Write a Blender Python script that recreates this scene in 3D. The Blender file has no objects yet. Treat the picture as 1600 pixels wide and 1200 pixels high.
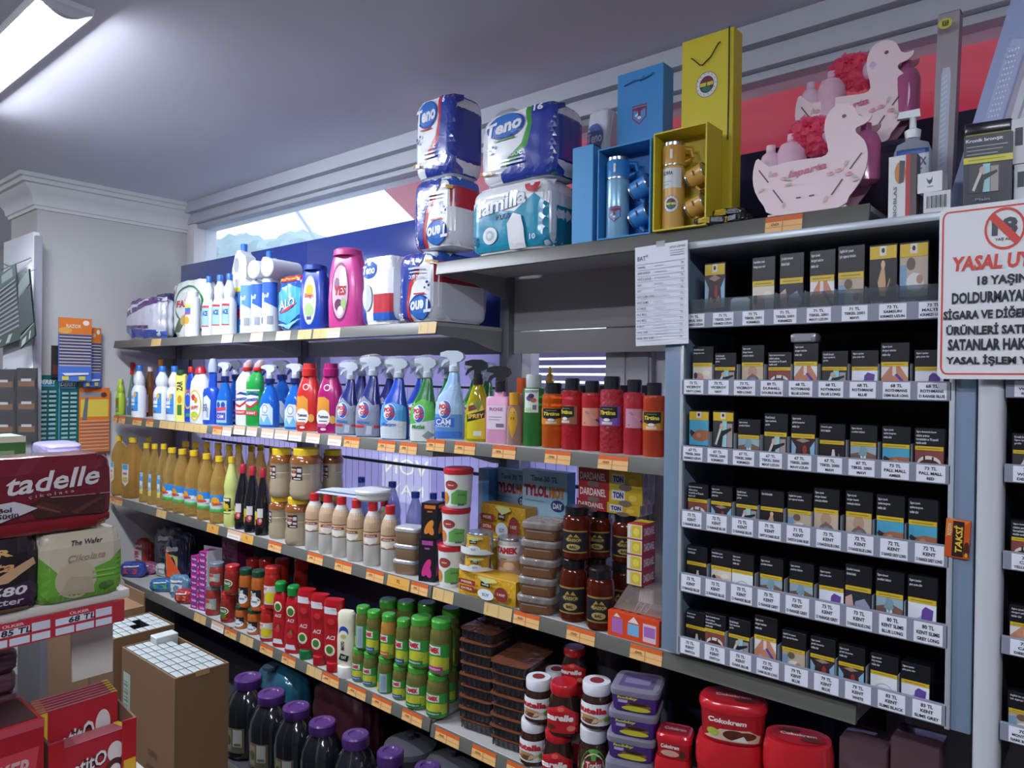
import bpy, bmesh, math, random
from mathutils import Vector, Matrix
from mathutils.geometry import tessellate_polygon
sc = bpy.context.scene
COL = sc.collection
random.seed(11)
R = math.radians

# ---------------------------------------------------------------- camera
YAW, PITCH, ROLL, FPX = R(40.37), R(-0.3324), R(0.7368), 1130.0
CF = Vector((-math.sin(YAW)*math.cos(PITCH), math.cos(YAW)*math.cos(PITCH), math.sin(PITCH)))
_r = Vector((math.cos(YAW), math.sin(YAW), 0)); _u = _r.cross(CF)
CR = math.cos(ROLL)*_r + math.sin(ROLL)*_u
CU = -math.sin(ROLL)*_r + math.cos(ROLL)*_u
CP = Vector((0, -1.7, 1.65))
cd = bpy.data.cameras.new('camera'); cam = bpy.data.objects.new('camera', cd); COL.objects.link(cam)
cd.sensor_width = 36; cd.lens = FPX/1600*36; cd.clip_start = .02
cam.matrix_world = Matrix(((CR.x, CU.x, -CF.x, CP.x), (CR.y, CU.y, -CF.y, CP.y), (CR.z, CU.z, -CF.z, CP.z), (0, 0, 0, 1)))
sc.camera = cam
# ---------------------------------------------------------------- world, lamps, exposure
w = bpy.data.worlds.new('sky'); sc.world = w; w.use_nodes = True
bg = w.node_tree.nodes['Background']; bg.inputs[0].default_value = (.80, .88, 1, 1); bg.inputs[1].default_value = 2.2
sc.view_settings.view_transform = 'Standard'; sc.view_settings.look = 'None'
sc.view_settings.gamma = 1; sc.view_settings.use_curve_mapping = False
sc.view_settings.exposure = 0.48
sc.cycles.transparent_max_bounces = 32
sc.cycles.max_bounces = 8
LAMP_POWER = 105.0         # emission strength of the ceiling batten diffusers

# ---------------------------------------------------------------- pixel <-> place helpers (photo frame 1600x1200)
def ray(px, py): return ((px-800)/FPX*CR + (600-py)/FPX*CU + CF)
def onY(px, py, Y): v = ray(px, py); return CP + v*((Y-CP.y)/v.y)
def onZ(px, py, Z): v = ray(px, py); return CP + v*((Z-CP.z)/v.z)
def onX(px, py, X): v = ray(px, py); return CP + v*((X-CP.x)/v.x)
def proj(p):
    d = Vector(p)-CP; z = d.dot(CF)
    return 800+FPX*d.dot(CR)/z, 600-FPX*d.dot(CU)/z, z
def xat(px, Y, Z):
    y = 600.
    for _ in range(6):
        X = onY(px, y, Y).x; y = proj((X, Y, Z))[1]
    return X, y

# ---------------------------------------------------------------- materials
def lin(h):
    c = [int(h[i:i+2], 16)/255 for i in (0, 2, 4)]
    return tuple((x/12.92 if x <= .04045 else ((x+.055)/1.055)**2.4) for x in c)+(1,)
_m = {}
def mt(h, rough=.45, metal=0, coat=0, noise=0, nscale=30, bump=0, emit=0):
    k = ('p', h, rough, metal, coat, noise, nscale, bump, emit)
    if k in _m: return _m[k]
    m = bpy.data.materials.new('m_'+h); m.use_nodes = True; n = m.node_tree.nodes; l = m.node_tree.links
    b = n['Principled BSDF']; b.inputs['Base Color'].default_value = lin(h)
    b.inputs['Roughness'].default_value = rough; b.inputs['Metallic'].default_value = metal
    b.inputs['Coat Weight'].default_value = coat; b.inputs['Coat Roughness'].default_value = .12
    if emit: b.inputs['Emission Color'].default_value = lin(h); b.inputs['Emission Strength'].default_value = emit
    if noise or bump:
        tc = n.new('ShaderNodeTexCoord'); nz = n.new('ShaderNodeTexNoise'); nz.inputs['Scale'].default_value = nscale; nz.inputs['Detail'].default_value = 4
        l.new(tc.outputs['Object'], nz.inputs['Vector'])
        if noise:
            hv = n.new('ShaderNodeHueSaturation'); hv.inputs['Color'].default_value = lin(h)
            mr = n.new('ShaderNodeMapRange'); mr.inputs['To Min'].default_value = 1-noise; mr.inputs['To Max'].default_value = 1+noise
            l.new(nz.outputs['Fac'], mr.inputs['Value']); l.new(mr.outputs['Result'], hv.inputs['Value']); l.new(hv.outputs['Color'], b.inputs['Base Color'])
        if bump:
            bp = n.new('ShaderNodeBump'); bp.inputs['Strength'].default_value = bump; bp.inputs['Distance'].default_value = .01
            l.new(nz.outputs['Fac'], bp.inputs['Height']); l.new(bp.outputs['Normal'], b.inputs['Normal'])
    _m[k] = m; return m
def tint(h, a=.5, rough=.06, tr=None, bump=0, nscale=40):
    """clear tinted plastic, film or glass: a = share that passes straight through"""
    k = ('t', h, a, rough, tr, bump)
    if k in _m: return _m[k]
    m = bpy.data.materials.new('clear_'+h); m.use_nodes = True; n = m.node_tree.nodes; l = m.node_tree.links
    b = n['Principled BSDF']; b.inputs['Base Color'].default_value = lin(h); b.inputs['Roughness'].default_value = rough
    t = n.new('ShaderNodeBsdfTransparent'); t.inputs[0].default_value = lin(tr or h)
    x = n.new('ShaderNodeMixShader'); fr = n.new('ShaderNodeLayerWeight'); fr.inputs[0].default_value = .35
    mr = n.new('ShaderNodeMapRange'); mr.inputs['To Min'].default_value = 1-a; mr.inputs['To Max'].default_value = min(1, 1-a+.35)
    l.new(fr.outputs['Facing'], mr.inputs['Value']); l.new(mr.outputs['Result'], x.inputs[0])
    l.new(t.outputs[0], x.inputs[1]); l.new(b.outputs[0], x.inputs[2]); l.new(x.outputs[0], n['Material Output'].inputs[0])
    if bump:
        tc = n.new('ShaderNodeTexCoord'); nz = n.new('ShaderNodeTexNoise'); nz.inputs['Scale'].default_value = nscale
        bp = n.new('ShaderNodeBump'); bp.inputs['Strength'].default_value = bump; bp.inputs['Distance'].default_value = .01
        l.new(tc.outputs['Object'], nz.inputs['Vector']); l.new(nz.outputs['Fac'], bp.inputs['Height']); l.new(bp.outputs['Normal'], b.inputs['Normal'])
    _m[k] = m; return m
def oily(h, base):
    """clear plastic full of oil: part refraction, part see-through tint"""
    k = ('o', h)
    if k in _m: return _m[k]
    m = tint(base, .6, .03, h, .5, 45).copy(); n = m.node_tree.nodes; l = m.node_tree.links
    g = n.new('ShaderNodeBsdfGlass'); g.inputs['Color'].default_value = lin(h); g.inputs['IOR'].default_value = 1.3; g.inputs['Roughness'].default_value = .03
    o = n['Material Output']; s0 = o.inputs[0].links[0].from_socket; x = n.new('ShaderNodeMixShader'); x.inputs[0].default_value = .5
    l.new(s0, x.inputs[1]); l.new(g.outputs[0], x.inputs[2]); l.new(x.outputs[0], o.inputs[0])
    for q in n:
        if q.type == 'BUMP': l.new(q.outputs[0], g.inputs['Normal'])
    _m[k] = m; return m
def backlit(h, t=.6, alpha=0):
    """translucent film or cloth: lets daylight glow through, alpha = see-through share"""
    k = ('b', h, t, alpha)
    if k in _m: return _m[k]
    m = bpy.data.materials.new('film_'+h); m.use_nodes = True; n = m.node_tree.nodes; l = m.node_tree.links
    b = n['Principled BSDF']; b.inputs['Base Color'].default_value = lin(h); b.inputs['Roughness'].default_value = .4
    tl = n.new('ShaderNodeBsdfTranslucent'); tl.inputs[0].default_value = lin(h)
    x = n.new('ShaderNodeMixShader'); x.inputs[0].default_value = t
    l.new(b.outputs[0], x.inputs[1]); l.new(tl.outputs[0], x.inputs[2]); out = x
    if alpha:
        tp = n.new('ShaderNodeBsdfTransparent'); tp.inputs[0].default_value = lin(h); y = n.new('ShaderNodeMixShader'); y.inputs[0].default_value = alpha
        l.new(x.outputs[0], y.inputs[1]); l.new(tp.outputs[0], y.inputs[2]); out = y
    l.new(out.outputs[0], n['Material Output'].inputs[0])
    _m[k] = m; return m

# ---------------------------------------------------------------- objects
def tag(o, label=None, cat=None, group=None, kind=None):
    if label: o['label'] = label
    if cat: o['category'] = cat
    if group: o['group'] = group
    if kind: o['kind'] = kind
    return o
def E(name, label, cat, group=None, loc=(0, 0, 0), rz=0):
    o = bpy.data.objects.new(name, None); COL.objects.link(o); o.empty_display_size = .02
    o.location = loc; o.rotation_euler = (0, 0, rz)
    return tag(o, label, cat, group)
def dup(o, label=None, parent=None):
    c = o.copy(); COL.objects.link(c)
    if parent: c.parent = parent
    if label: c['label'] = label
    for ch in list(o.children): dup(ch, None, c)
    if o in DIM: DIM[c] = DIM[o]
    return c
DIM = {}          # nominal (width, height) of each prototype
def soft(w, d, h, p, wr, seed):
    rnd = random.Random(seed); ph = [rnd.uniform(0, 6) for _ in range(3)]
    def g(q):
        f = 1+wr*(math.sin(9*q.x+ph[0]+4*q.z)*math.sin(8*q.z+ph[1])+.6*math.sin(17*q.x+13*q.y+ph[2]))
        return Vector((q.x*w/2*f, q.y*d/2*f, max(0, h/2+q.z*h/2*f)))
    return g
class MB:
    def __init__(s): s.v = []; s.f = []; s.mi = []; s.mats = []; s.cur = 0
    def mat(s, m):
        if m not in s.mats: s.mats.append(m)
        s.cur = s.mats.index(m); return s
    def add(s, vs, fs):
        n = len(s.v); s.v += [tuple(v) for v in vs]
        for f in fs: s.f.append([i+n for i in f]); s.mi.append(s.cur)
        return s
    def box(s, x0, x1, y0, y1, z0, z1, b=0, seg=2):
        if b:
            bm = bmesh.new(); bmesh.ops.create_cube(bm, size=1)
            for v in bm.verts: v.co = Vector(((x0+x1)/2+v.co.x*(x1-x0), (y0+y1)/2+v.co.y*(y1-y0), (z0+z1)/2+v.co.z*(z1-z0)))
            bmesh.ops.bevel(bm, geom=bm.edges[:], offset=b, segments=seg, affect='EDGES', profile=.5)
            bm.verts.index_update(); s.add([v.co for v in bm.verts], [[v.index for v in f.verts] for f in bm.faces]); bm.free(); return s
        vs = [(x, y, z) for z in (z0, z1) for y in (y0, y1) for x in (x0, x1)]
        return s.add(vs, [(0, 2, 3, 1), (4, 5, 7, 6), (0, 1, 5, 4), (2, 6, 7, 3), (0, 4, 6, 2), (1, 3, 7, 5)])
    def lathe(s, prof, sx=1, sy=1, e=2, n=28):
        """prof rows (r, z[, x offset[, ry factor]]) with a superellipse section"""
        vs = []; fs = []
        for p in prof:
            r, z = p[0], p[1]; ox = p[2] if len(p) > 2 else 0; ry = p[3] if len(p) > 3 else 1
            for i in range(n):
                a = 2*math.pi*i/n; c, q = math.cos(a), math.sin(a)
                vs.append((ox+sx*r*math.copysign(abs(c)**(2/e), c), ry*sy*r*math.copysign(abs(q)**(2/e), q), z))
        for k in range(len(prof)-1):
            for i in range(n):
                j = (i+1) % n; fs.append((k*n+i, k*n+j, (k+1)*n+j, (k+1)*n+i))
        fs.append(tuple(range(n-1, -1, -1))); fs.append(tuple((len(prof)-1)*n+i for i in range(n)))
        return s.add(vs, fs)
    def prism(s, pts, y0, y1, axis='y'):
        """outline in x,z extruded along y (or outline x,y along z / y,z along x)"""
        n = len(pts); T = {'y': lambda a, b, c: (a, c, b), 'z': lambda a, b, c: (a, b, c), 'x': lambda a, b, c: (c, a, b)}[axis]
        vs = [T(a, b, y0) for a, b in pts]+[T(a, b, y1) for a, b in pts]
        fs = [(i, (i+1) % n, n+(i+1) % n, n+i) for i in range(n)]
        tri = tessellate_polygon([[Vector((a, b, 0)) for a, b in pts]])
        fs += [tuple(t) for t in tri]+[tuple(n+i for i in reversed(t)) for t in tri]
        return s.add(vs, fs)
    def tube(s, pts, r, n=8, closed=False):
        pts = [Vector(p) for p in pts]; vs = []; fs = []; m = len(pts)
        for i, p in enumerate(pts):
            a = pts[(i-1) % m] if (closed or i > 0) else p; b = pts[(i+1) % m] if (closed or i < m-1) else p
            t = (b-a).normalized(); up = Vector((0, 0, 1)) if abs(t.z) < .9 else Vector((1, 0, 0))
            x = t.cross(up).normalized(); y = t.cross(x)
            vs += [p+r*(math.cos(2*math.pi*k/n)*x+math.sin(2*math.pi*k/n)*y) for k in range(n)]
        for i in range(m if closed else m-1):
            j = (i+1) % m
            for k in range(n): fs.append((i*n+k, i*n+(k+1) % n, j*n+(k+1) % n, j*n+k))
        if not closed: fs += [tuple(range(n-1, -1, -1)), tuple((m-1)*n+k for k in range(n))]
        return s.add(vs, fs)
    def pillow(s, w, d, h, p=5, n=12, wr=0, seed=0):
        """soft pack: superellipsoid standing on z=0, centred in x,y"""
        g = soft(w, d, h, p, wr, seed)
        bm = bmesh.new(); bmesh.ops.create_cube(bm, size=2); bmesh.ops.subdivide_edges(bm, edges=bm.edges[:], cuts=n, use_grid_fill=True)
        for v in bm.verts:
            c = v.co; v.co = g(c*(abs(c.x)**p+abs(c.y)**p+abs(c.z)**p)**(-1/p))
        bm.verts.index_update(); s.add([v.co for v in bm.verts], [[v.index for v in f.verts] for f in bm.faces]); bm.free(); return s
    def mesh(s, name, sharp=35):
        me = bpy.data.meshes.new(name); me.from_pydata(s.v, [], s.f)
        for m in s.mats: me.materials.append(m)
        me.polygons.foreach_set('material_index', s.mi)
        if sharp:
            me.polygons.foreach_set('use_smooth', [True]*len(s.f)); me.update(); me.set_sharp_from_angle(angle=R(sharp))
        bm = bmesh.new(); bm.from_mesh(me); bmesh.ops.recalc_face_normals(bm, faces=bm.faces[:]); bm.to_mesh(me); bm.free()
        me.update(); return me
    def obj(s, name, parent=None, m=None, sharp=35):
        if m: s.mats = s.mats or [m]
        o = bpy.data.objects.new(name, s.mesh(name, sharp)); COL.objects.link(o)
        if parent: o.parent = parent
        return o
def S(name, mb, m=None):
    return tag(mb.obj(name, None, m), kind='structure')

# ---------------------------------------------------------------- printed labels: flat art that follows a surface
_g = {}
def glyphs(t, bold=0, shear=0):
    k = (t, bold, shear)
    if k not in _g:
        cu = bpy.data.curves.new('lettering', 'FONT'); cu.body = t; cu.size = 1; cu.offset = bold; cu.shear = shear; cu.resolution_u = 2
        cu.fill_mode = 'FRONT'
        o = bpy.data.objects.new('lettering', cu); me = bpy.data.meshes.new_from_object(o)
        vs = [(v.co.x, v.co.y) for v in me.vertices]; fs = [tuple(p.vertices) for p in me.polygons]
        bpy.data.objects.remove(o); bpy.data.curves.remove(cu); bpy.data.meshes.remove(me)
        x0 = min(v[0] for v in vs); x1 = max(v[0] for v in vs); y0 = min(v[1] for v in vs); y1 = max(v[1] for v in vs)
        _g[k] = ([((x-x0)/(x1-x0)-.5, (y-y0)/(y1-y0)-.5) for x, y in vs], fs)
    return _g[k]
def fine(pts, fs, W, H, m=.011):
    """cut long triangles so a print can follow a curved surface"""
    pts = list(pts); out = []; mid = {}
    m = max(m, max(W, H)/14)
    def md(a, b):
        k = (min(a, b), max(a, b))
        if k not in mid: mid[k] = len(pts); pts.append(((pts[a][0]+pts[b][0])/2, (pts[a][1]+pts[b][1])/2))
        return mid[k]
    L = lambda a, b: math.hypot((pts[a][0]-pts[b][0])*W, (pts[a][1]-pts[b][1])*H)
    st = list(fs)
    while st:
        f = st.pop()
        if len(f) != 3: out.append(f); continue
        a, b, c = f; e = sorted([(L(a, b), a, b, c), (L(b, c), b, c, a), (L(c, a), c, a, b)], reverse=True)[0]
        if e[0] <= m: out.append(f); continue
        q = md(e[1], e[2]); st += [(e[1], q, e[3]), (q, e[2], e[3])]
    return pts, out
class D:
    """art in a W x H rectangle, all coordinates 0..1, later strokes lie on top"""
    def __init__(s, W, H): s.W = W; s.H = H; s.it = []
    def _a(s, pts, fs, c, extra=0): s.it.append((pts, fs, c, len(s.it), extra)); return s
    def rect(s, x0, y0, x1, y1, c, nu=10, nv=5):
        pts = [(x0+(x1-x0)*i/nu, y0+(y1-y0)*j/nv) for j in range(nv+1) for i in range(nu+1)]
        return s._a(pts, [(j*(nu+1)+i, j*(nu+1)+i+1, (j+1)*(nu+1)+i+1, (j+1)*(nu+1)+i) for j in range(nv) for i in range(nu)], c)
    def ell(s, cx, cy, rx, ry, c, n=24, rot=0):
        pts = [(cx, cy)]; fs = []
        k = math.cos(rot), math.sin(rot)
        for q in (.5, 1):
            for i in range(n):
                a = 2*math.pi*i/n; x, y = q*rx*math.cos(a), q*ry*math.sin(a); pts.append((cx+x*k[0]-y*k[1], cy+x*k[1]+y*k[0]))
        for i in range(n):
            j = (i+1) % n; fs += [(0, 1+i, 1+j), (1+i, 1+n+i, 1+n+j, 1+j)]
        return s._a(pts, fs, c)
    def ring(s, cx, cy, rx, ry, q, c, n=28, a0=0, a1=2*math.pi):
        pts = []; fs = []
        for i in range(n+1):
            a = a0+(a1-a0)*i/n; pts += [(cx+rx*math.cos(a), cy+ry*math.sin(a)), (cx+q*rx*math.cos(a), cy+q*ry*math.sin(a))]
        return s._a(pts, [(2*i, 2*i+1, 2*i+3, 2*i+2) for i in range(n)], c)
    def poly(s, pts, c):
        return s._a(list(pts), [tuple(t) for t in tessellate_polygon([[Vector((x, y, 0)) for x, y in pts]])], c)
    def line(s, pts, wd, c):
        q = []; fs = []
        for i, (x, y) in enumerate(pts):
            a = pts[max(0, i-1)]; b = pts[min(len(pts)-1, i+1)]; dx, dy = (b[0]-a[0])*s.W, (b[1]-a[1])*s.H; L = math.hypot(dx, dy) or 1
            q += [(x-dy/L*wd/s.W, y+dx/L*wd/s.H), (x+dy/L*wd/s.W, y-dx/L*wd/s.H)]
        return s._a(q, [(2*i, 2*i+1, 2*i+3, 2*i+2) for i in range(len(pts)-1)], c)
    def txt(s, t, cx, cy, w, h, c, bold=.02, shear=0, rot=0):
        g, fs = glyphs(t, bold, shear); k = math.cos(rot), math.sin(rot)
        pts = []
        for x, y in g:
            X, Y = x*w*s.W, y*h*s.H; pts.append((cx+(X*k[0]-Y*k[1])/s.W, cy+(X*k[1]+Y*k[0])/s.H))
        return s._a(pts, fs, c, .0004)
    def emit(s, name, parent, fn, step=.00022, rough=.4, coat=0):
        mb = MB()
        for pts, fs, c, k, ex in s.it:
            if not getattr(fn, 'plane', 0): pts, fs = fine(pts, fs, s.W, s.H)
            mb.mat(c if not isinstance(c, str) else mt(c, rough, coat=coat)); mb.add([fn((x-.5)*s.W, (y-.5)*s.H, k*step+ex) for x, y in pts], fs)
        me = bpy.data.meshes.new(name); me.from_pydata(mb.v, [], mb.f)
        for m in mb.mats: me.materials.append(m)
        me.polygons.foreach_set('material_index', mb.mi); me.update()
        o = bpy.data.objects.new(name, me); COL.objects.link(o); o.parent = parent; return o
def flat(origin, ux, uz):
    o, a, b = Vector(origin), Vector(ux), Vector(uz); nrm = a.cross(b)
    f = lambda u, v, l: o+a*u+b*v+nrm*(.0005+l)
    f.plane = 1; return f
def front(y, cx, cz): return flat((cx, y, cz), (1, 0, 0), (0, 0, 1))
def right(x, cy, cz): return flat((x, cy, cz), (0, 1, 0), (0, 0, 1))
def left(x, cy, cz): return flat((x, cy, cz), (0, -1, 0), (0, 0, 1))
def top(z, cx, cy): return flat((cx, cy, z), (1, 0, 0), (0, 1, 0))
def around(prof, sx=1, sy=1, e=2, cz=0, rot=0):
    """map onto a lathe body; rot turns the print round the axis"""
    P = sorted([tuple(p)+(0,)*(3-len(p)) if len(p) < 3 else tuple(p[:3]) for p in prof], key=lambda p: p[1])
    def f(u, v, l):
        z = cz+v; r, ox = P[-1][0], P[-1][2]
        for a, b in zip(P, P[1:]):
            if a[1] <= z <= b[1] and b[1] > a[1]:
                t = (z-a[1])/(b[1]-a[1]); r = a[0]+(b[0]-a[0])*t; ox = a[2]+(b[2]-a[2])*t; break
        k = 1+(.0007+l)/max(r*min(sx, sy), .004)
        if e == 2:
            th = u/(r*sx)+rot; return Vector((ox+sx*r*math.sin(th)*k, -sy*r*math.cos(th)*k, z))
        a = max(-.93, min(.93, u/(sx*r))); return Vector((ox+sx*r*a*k, -sy*r*(1-abs(a)**e)**(1/e)*k, z))
    return f
def cushion(w, d, h, p, side='front', wr=0, seed=0):
    g = soft(w, d, h, p, wr, seed)
    def f(u, v, l):
        a = max(-.985, min(.985, u/((w if side == 'front' else d)/2))); b = max(-.985, min(.985, v/(h/2))); q = max(.001, 1-abs(a)**p-abs(b)**p)**(1/p)
        c = Vector((a, -q, b)) if side == 'front' else Vector((q, a, b))
        k = lambda t, s: math.copysign(abs(t)**(p-1), t)/s
        r = g(c)+Vector((k(c.x, w), k(c.y, d), k(c.z, h))).normalized()*(.0025+l*1.6); r.z = max(.0006, r.z); return r
    return f

# ---------------------------------------------------------------- generic goods
def bottle(name, label, cat, prof, m, cap=None, cm=None, lab=None, sx=1, sy=1, e=2, group=None, n=26, parts=()):
    """lab rows: (width, z0, z1, art function[, turn]); parts: (name, MB, material)"""
    o = E(name, label, cat, group); MB().lathe(prof, sx, sy, e, n).obj('body', o, m)
    if cap: MB().lathe(cap, n=20).obj('cap', o, cm)
    for L in (lab or ()):
        d = D(L[0], L[2]-L[1]); L[3](d); d.emit('label_print', o, around(prof, sx, sy, e, (L[1]+L[2])/2, L[4] if len(L) > 4 else 0))
    for nm, mb, pm in parts: mb.obj(nm, o, pm)
    DIM[o] = (2*max(p[0] for p in prof)*sx, max([p[1] for p in prof]+[p[1] for p in (cap or [])]+[v[2] for _, b_, _m2 in parts for v in b_.v]), sy/sx)
    return o
def carton(name, label, cat, wdh, m, fr=None, sd=None, tp=None, group=None, b=.0015, lf=None):
    """box with its bottom centre at the origin"""
    W, d, h = wdh; o = E(name, label, cat, group); MB().box(-W/2, W/2, -d/2, d/2, 0, h, b, 1).obj('carton_body', o, m)
    if fr: q = D(W, h); fr(q); q.emit('front_print', o, front(-d/2, 0, h/2))
    if sd: q = D(d, h); sd(q); q.emit('side_print', o, right(W/2, 0, h/2))
    if lf: q = D(d, h); lf(q); q.emit('side_print', o, left(-W/2, 0, h/2))
    if tp: q = D(W, d); tp(q); q.emit('top_print', o, top(h, 0, 0))
    DIM[o] = (W, h); return o
def place(o, px, yt, wpx, Y, Z, rz=0, hs=1):
    """stand o on height Z at depth Y where the photo shows it, sized to the photo"""
    X, yb = xat(px, Y, Z); s3 = Vector((X, Y, Z)); dep = proj(s3)[2]; W, H = DIM[o][:2]; q = DIM[o][2] if len(DIM[o]) > 2 else 1
    ph = math.atan2(CP.x-X, Y-CP.y)-R(rz); W *= math.hypot(math.cos(ph), q*math.sin(ph))
    sw = sh = None
    if wpx: sw = wpx*dep/FPX/math.sqrt(1+((px-800)/FPX)**2)/W
    if yt is not None: sh = (onY(px, yt, Y).z-Z)/H*hs
    sw = sw or sh or 1; sh = sh or sw
    o.location = s3; o.rotation_euler = (0, 0, R(rz)); o.scale = (sw, sw, sh); return o
def span(px0, px1, yb, yt, Y):
    a, b = onY(px0, (yb+yt)/2, Y), onY(px1, (yb+yt)/2, Y); m = (px0+px1)/2
    return a.x, b.x, onY(m, yb, Y).z, onY(m, yt, Y).z
N = ['zeroth', 'first', 'second', 'third', 'fourth', 'fifth', 'sixth', 'seventh', 'eighth', 'ninth', 'tenth', 'eleventh', 'twelfth']
# ================================================================ the setting
WALL = mt('c0beba', .8, noise=.03, nscale=3, bump=.05)
CEIL = mt('dcdde6', .85, noise=.02, nscale=2, bump=.03)
TRIM = mt('d6d6d4', .6)
XL, YW, YC = -4.55, .5, -.373           # side wall, window wall, free end of the side wall
CZ = 2.72
S('floor', MB().box(-8, 2.4, -6, .62, -.06, 0), mt('4c4844', .5, noise=.08, nscale=6))
S('ceiling', MB().box(-8, 2.4, -6, .62, CZ, CZ+.08), CEIL)
S('wall_side', MB().box(XL-.45, XL, YC, .62, 0, CZ), WALL)
S('wall_recess', MB().box(-8, XL-.45, .2, .3, 0, CZ), mt('a8a6a8', .8, noise=.03, nscale=3))
S('wall_rear', MB().box(-8, 2.4, -6.1, -6, 0, CZ), mt('8f8b86', .8))
S('wall_counter', MB().box(2.4, 2.5, -6, .62, 0, CZ), mt('8f8b86', .8))
S('wall_far', MB().box(-8.1, -8, -6, .62, 0, CZ), WALL)
S('wall_parapet', MB().box(XL, 2.4, YW, .62, 0, .86), mt('8c8a8c', .8))
# cornice round the pier: stepped profile swept along the side wall and its free end
cp = [(0, -.17), (.012, -.17), (.016, -.155), (.024, -.15), (.03, -.12), (.05, -.085), (.075, -.062), (.08, -.05), (.095, -.045), (.1, -.025), (.112, -.02), (.115, 0), (0, 0)]
def cornice(name, path):
    mb = MB(); n = len(cp)
    vs = []
    for (x, y, dx, dy) in path: vs += [(x+dx*a, y+dy*a, CZ+b) for a, b in cp]
    fs = [(i*n+k, i*n+(k+1) % n, (i+1)*n+(k+1) % n, (i+1)*n+k) for i in range(len(path)-1) for k in range(n)]
    mb.add(vs, fs); return S(name, mb, TRIM)
cornice('trim_1', [(XL, YW, 1, 0), (XL, YC, 1, -1), (XL-.45, YC, -1, -1), (XL-.45, .2, -1, 0)])
# window wall: head frame, top light, mullions
S('trim_2', MB().box(XL, 2.4, .40, .44, 2.66, CZ).box(XL, 2.4, .44, .6, 2.60, CZ, .004).box(XL, 2.4, .47, .6, 2.575, 2.6, .003), mt('b9bcc4', .5, noise=.05, nscale=9))
wf = mt('d5d2d2', .45)
mb = MB().box(XL, XL+.1, .45, .6, .86, 2.6, .003)
for x in (-3.16, -1.83, -1.19): mb.box(x-.035, x+.035, .47, .58, .92, 2.02, .003)
mb.box(XL, 2.4, .47, .58, 2.02, 2.08, .003).box(XL, 2.4, .46, .6, .86, .92, .003)
S('window_frame', mb, wf)
S('window_1', MB().box(XL+.1, 2.3, .520, .526, 2.08, 2.58), tint('dfe8f0', .9, .02, 'f4f8fc'))
S('window_2', MB().box(XL+.1, 2.3, .520, .526, .92, 2.02), tint('e6e6f6', .9, .02, 'f8f8fc'))
# lilac sun film stuck inside the lower panes
LILAC = backlit('d4cfea', .72, .16)
lx, lz, lw, lh = onY(634, 740, .531).x, 1.185, .34, .22
S('trim_3', MB().box(XL+.1, lx-lw/2, .530, .532, .92, 2.02).box(lx+lw/2, -1.83, .530, .532, .92, 2.02).box(-1.83, -1.39, .530, .532, .92, 1.45).box(-1.18, 2.3, .530, .532, .92, 2.02).box(lx-lw/2, lx+lw/2, .530, .532, .92, lz-lh/2).box(lx-lw/2, lx+lw/2, .530, .532, lz+lh/2, 2.02), LILAC)
# painted plank lining right of the mullion over the red bottles
S('wall_panel', MB().box(-1.39, -1.21, .44, .47, .92, 2.02).box(-1.38, -1.31, .435, .44, .94, 2.0).box(-1.295, -1.22, .435, .44, .94, 2.0), mt('a9a6a8', .6))
# outside: red fascia sheet hanging in front of the top light, shutter, mesh, street
S('exterior_fascia', MB().prism([(-3.05, 2.72), (-2.62, 2.38), (-2.4, 2.2), (2.3, 2.2), (2.3, 2.72)], .70, .704), backlit('dc4460', .6))
S('exterior_ground', MB().box(-30, 25, .7, 60, -.2, -.15), mt('8d9096', .9))
o = E('roller_shutter', 'pale lilac slatted shutter outside the window behind the red bottles', 'shutter', None, (-1.66, .62, 1.4))
for k in range(14): MB().box(-.34, .26, -.004, .004, .0+k*.031, .022+k*.031, .002, 1).obj('slat', o, backlit('a49cc4', .35))
for x in (-.35, .27): MB().box(x-.01, x+.01, -.012, .012, -.5, .46).obj('side_rail', o, mt('8f8ca0', .5))
o = E('wire_grille', 'black welded wire grille in front of the lilac window panes', 'grille', None, (0, .505, 0))
mb = MB()
for k in range(66): mb.tube([(-4.4+k*.05, 0, .9), (-4.4+k*.05, 0, 1.62)], .0010, 4)
mb.obj('wire_mesh', o, mt('2a2733', .5))
MB().box(-4.42, -1.06, -.008, .008, .9, .915).box(-4.42, -1.06, -.008, .008, 1.25, 1.262).box(-4.42, -1.06, -.008, .008, 1.61, 1.62).obj('grille_frame', o, mt('4b4858', .5))
# reversed window lettering seen from inside
def loops(t, cx, cz, W, h):
    """outlines of a word, mirrored, fitted to W x h about cx, cz"""
    cu = bpy.data.curves.new('lettering', 'FONT'); cu.body = t; cu.size = 1; cu.offset = .03; cu.resolution_u = 3; cu.fill_mode = 'NONE'
    ob = bpy.data.objects.new('lettering', cu); me = bpy.data.meshes.new_from_object(ob); nb = {}
    for e in me.edges:
        a, b = e.vertices; nb.setdefault(a, []).append(b); nb.setdefault(b, []).append(a)
    vs = [(v.co.x, v.co.y) for v in me.vertices]; out = []; seen = set()
    for a in nb:
        if a in seen: continue
        lp = [a]; seen.add(a)
        while True:
            n = [b for b in nb[lp[-1]] if b not in seen]
            if not n: break
            lp.append(n[0]); seen.add(n[0])
        if len(lp) > 2: out.append([vs[i] for i in lp])
    bpy.data.objects.remove(ob); bpy.data.curves.remove(cu); bpy.data.meshes.remove(me)
    X0 = min(p[0] for l in out for p in l); X1 = max(p[0] for l in out for p in l); Y0 = min(p[1] for l in out for p in l); Y1 = max(p[1] for l in out for p in l)
    return [[(cx-((x-X0)/(X1-X0)-.5)*W, cz+((y-Y0)/(Y1-Y0)-.5)*h) for x, y in l] for l in out]
LP = loops('VON', 0, .055, .30, .075)+loops('NAY', .01, -.05, .22, .05)
o = E('window_lettering', 'pale yellow lettering stuck in the lilac film of the window pane', 'sign', None, (lx, .531, lz))
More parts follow.
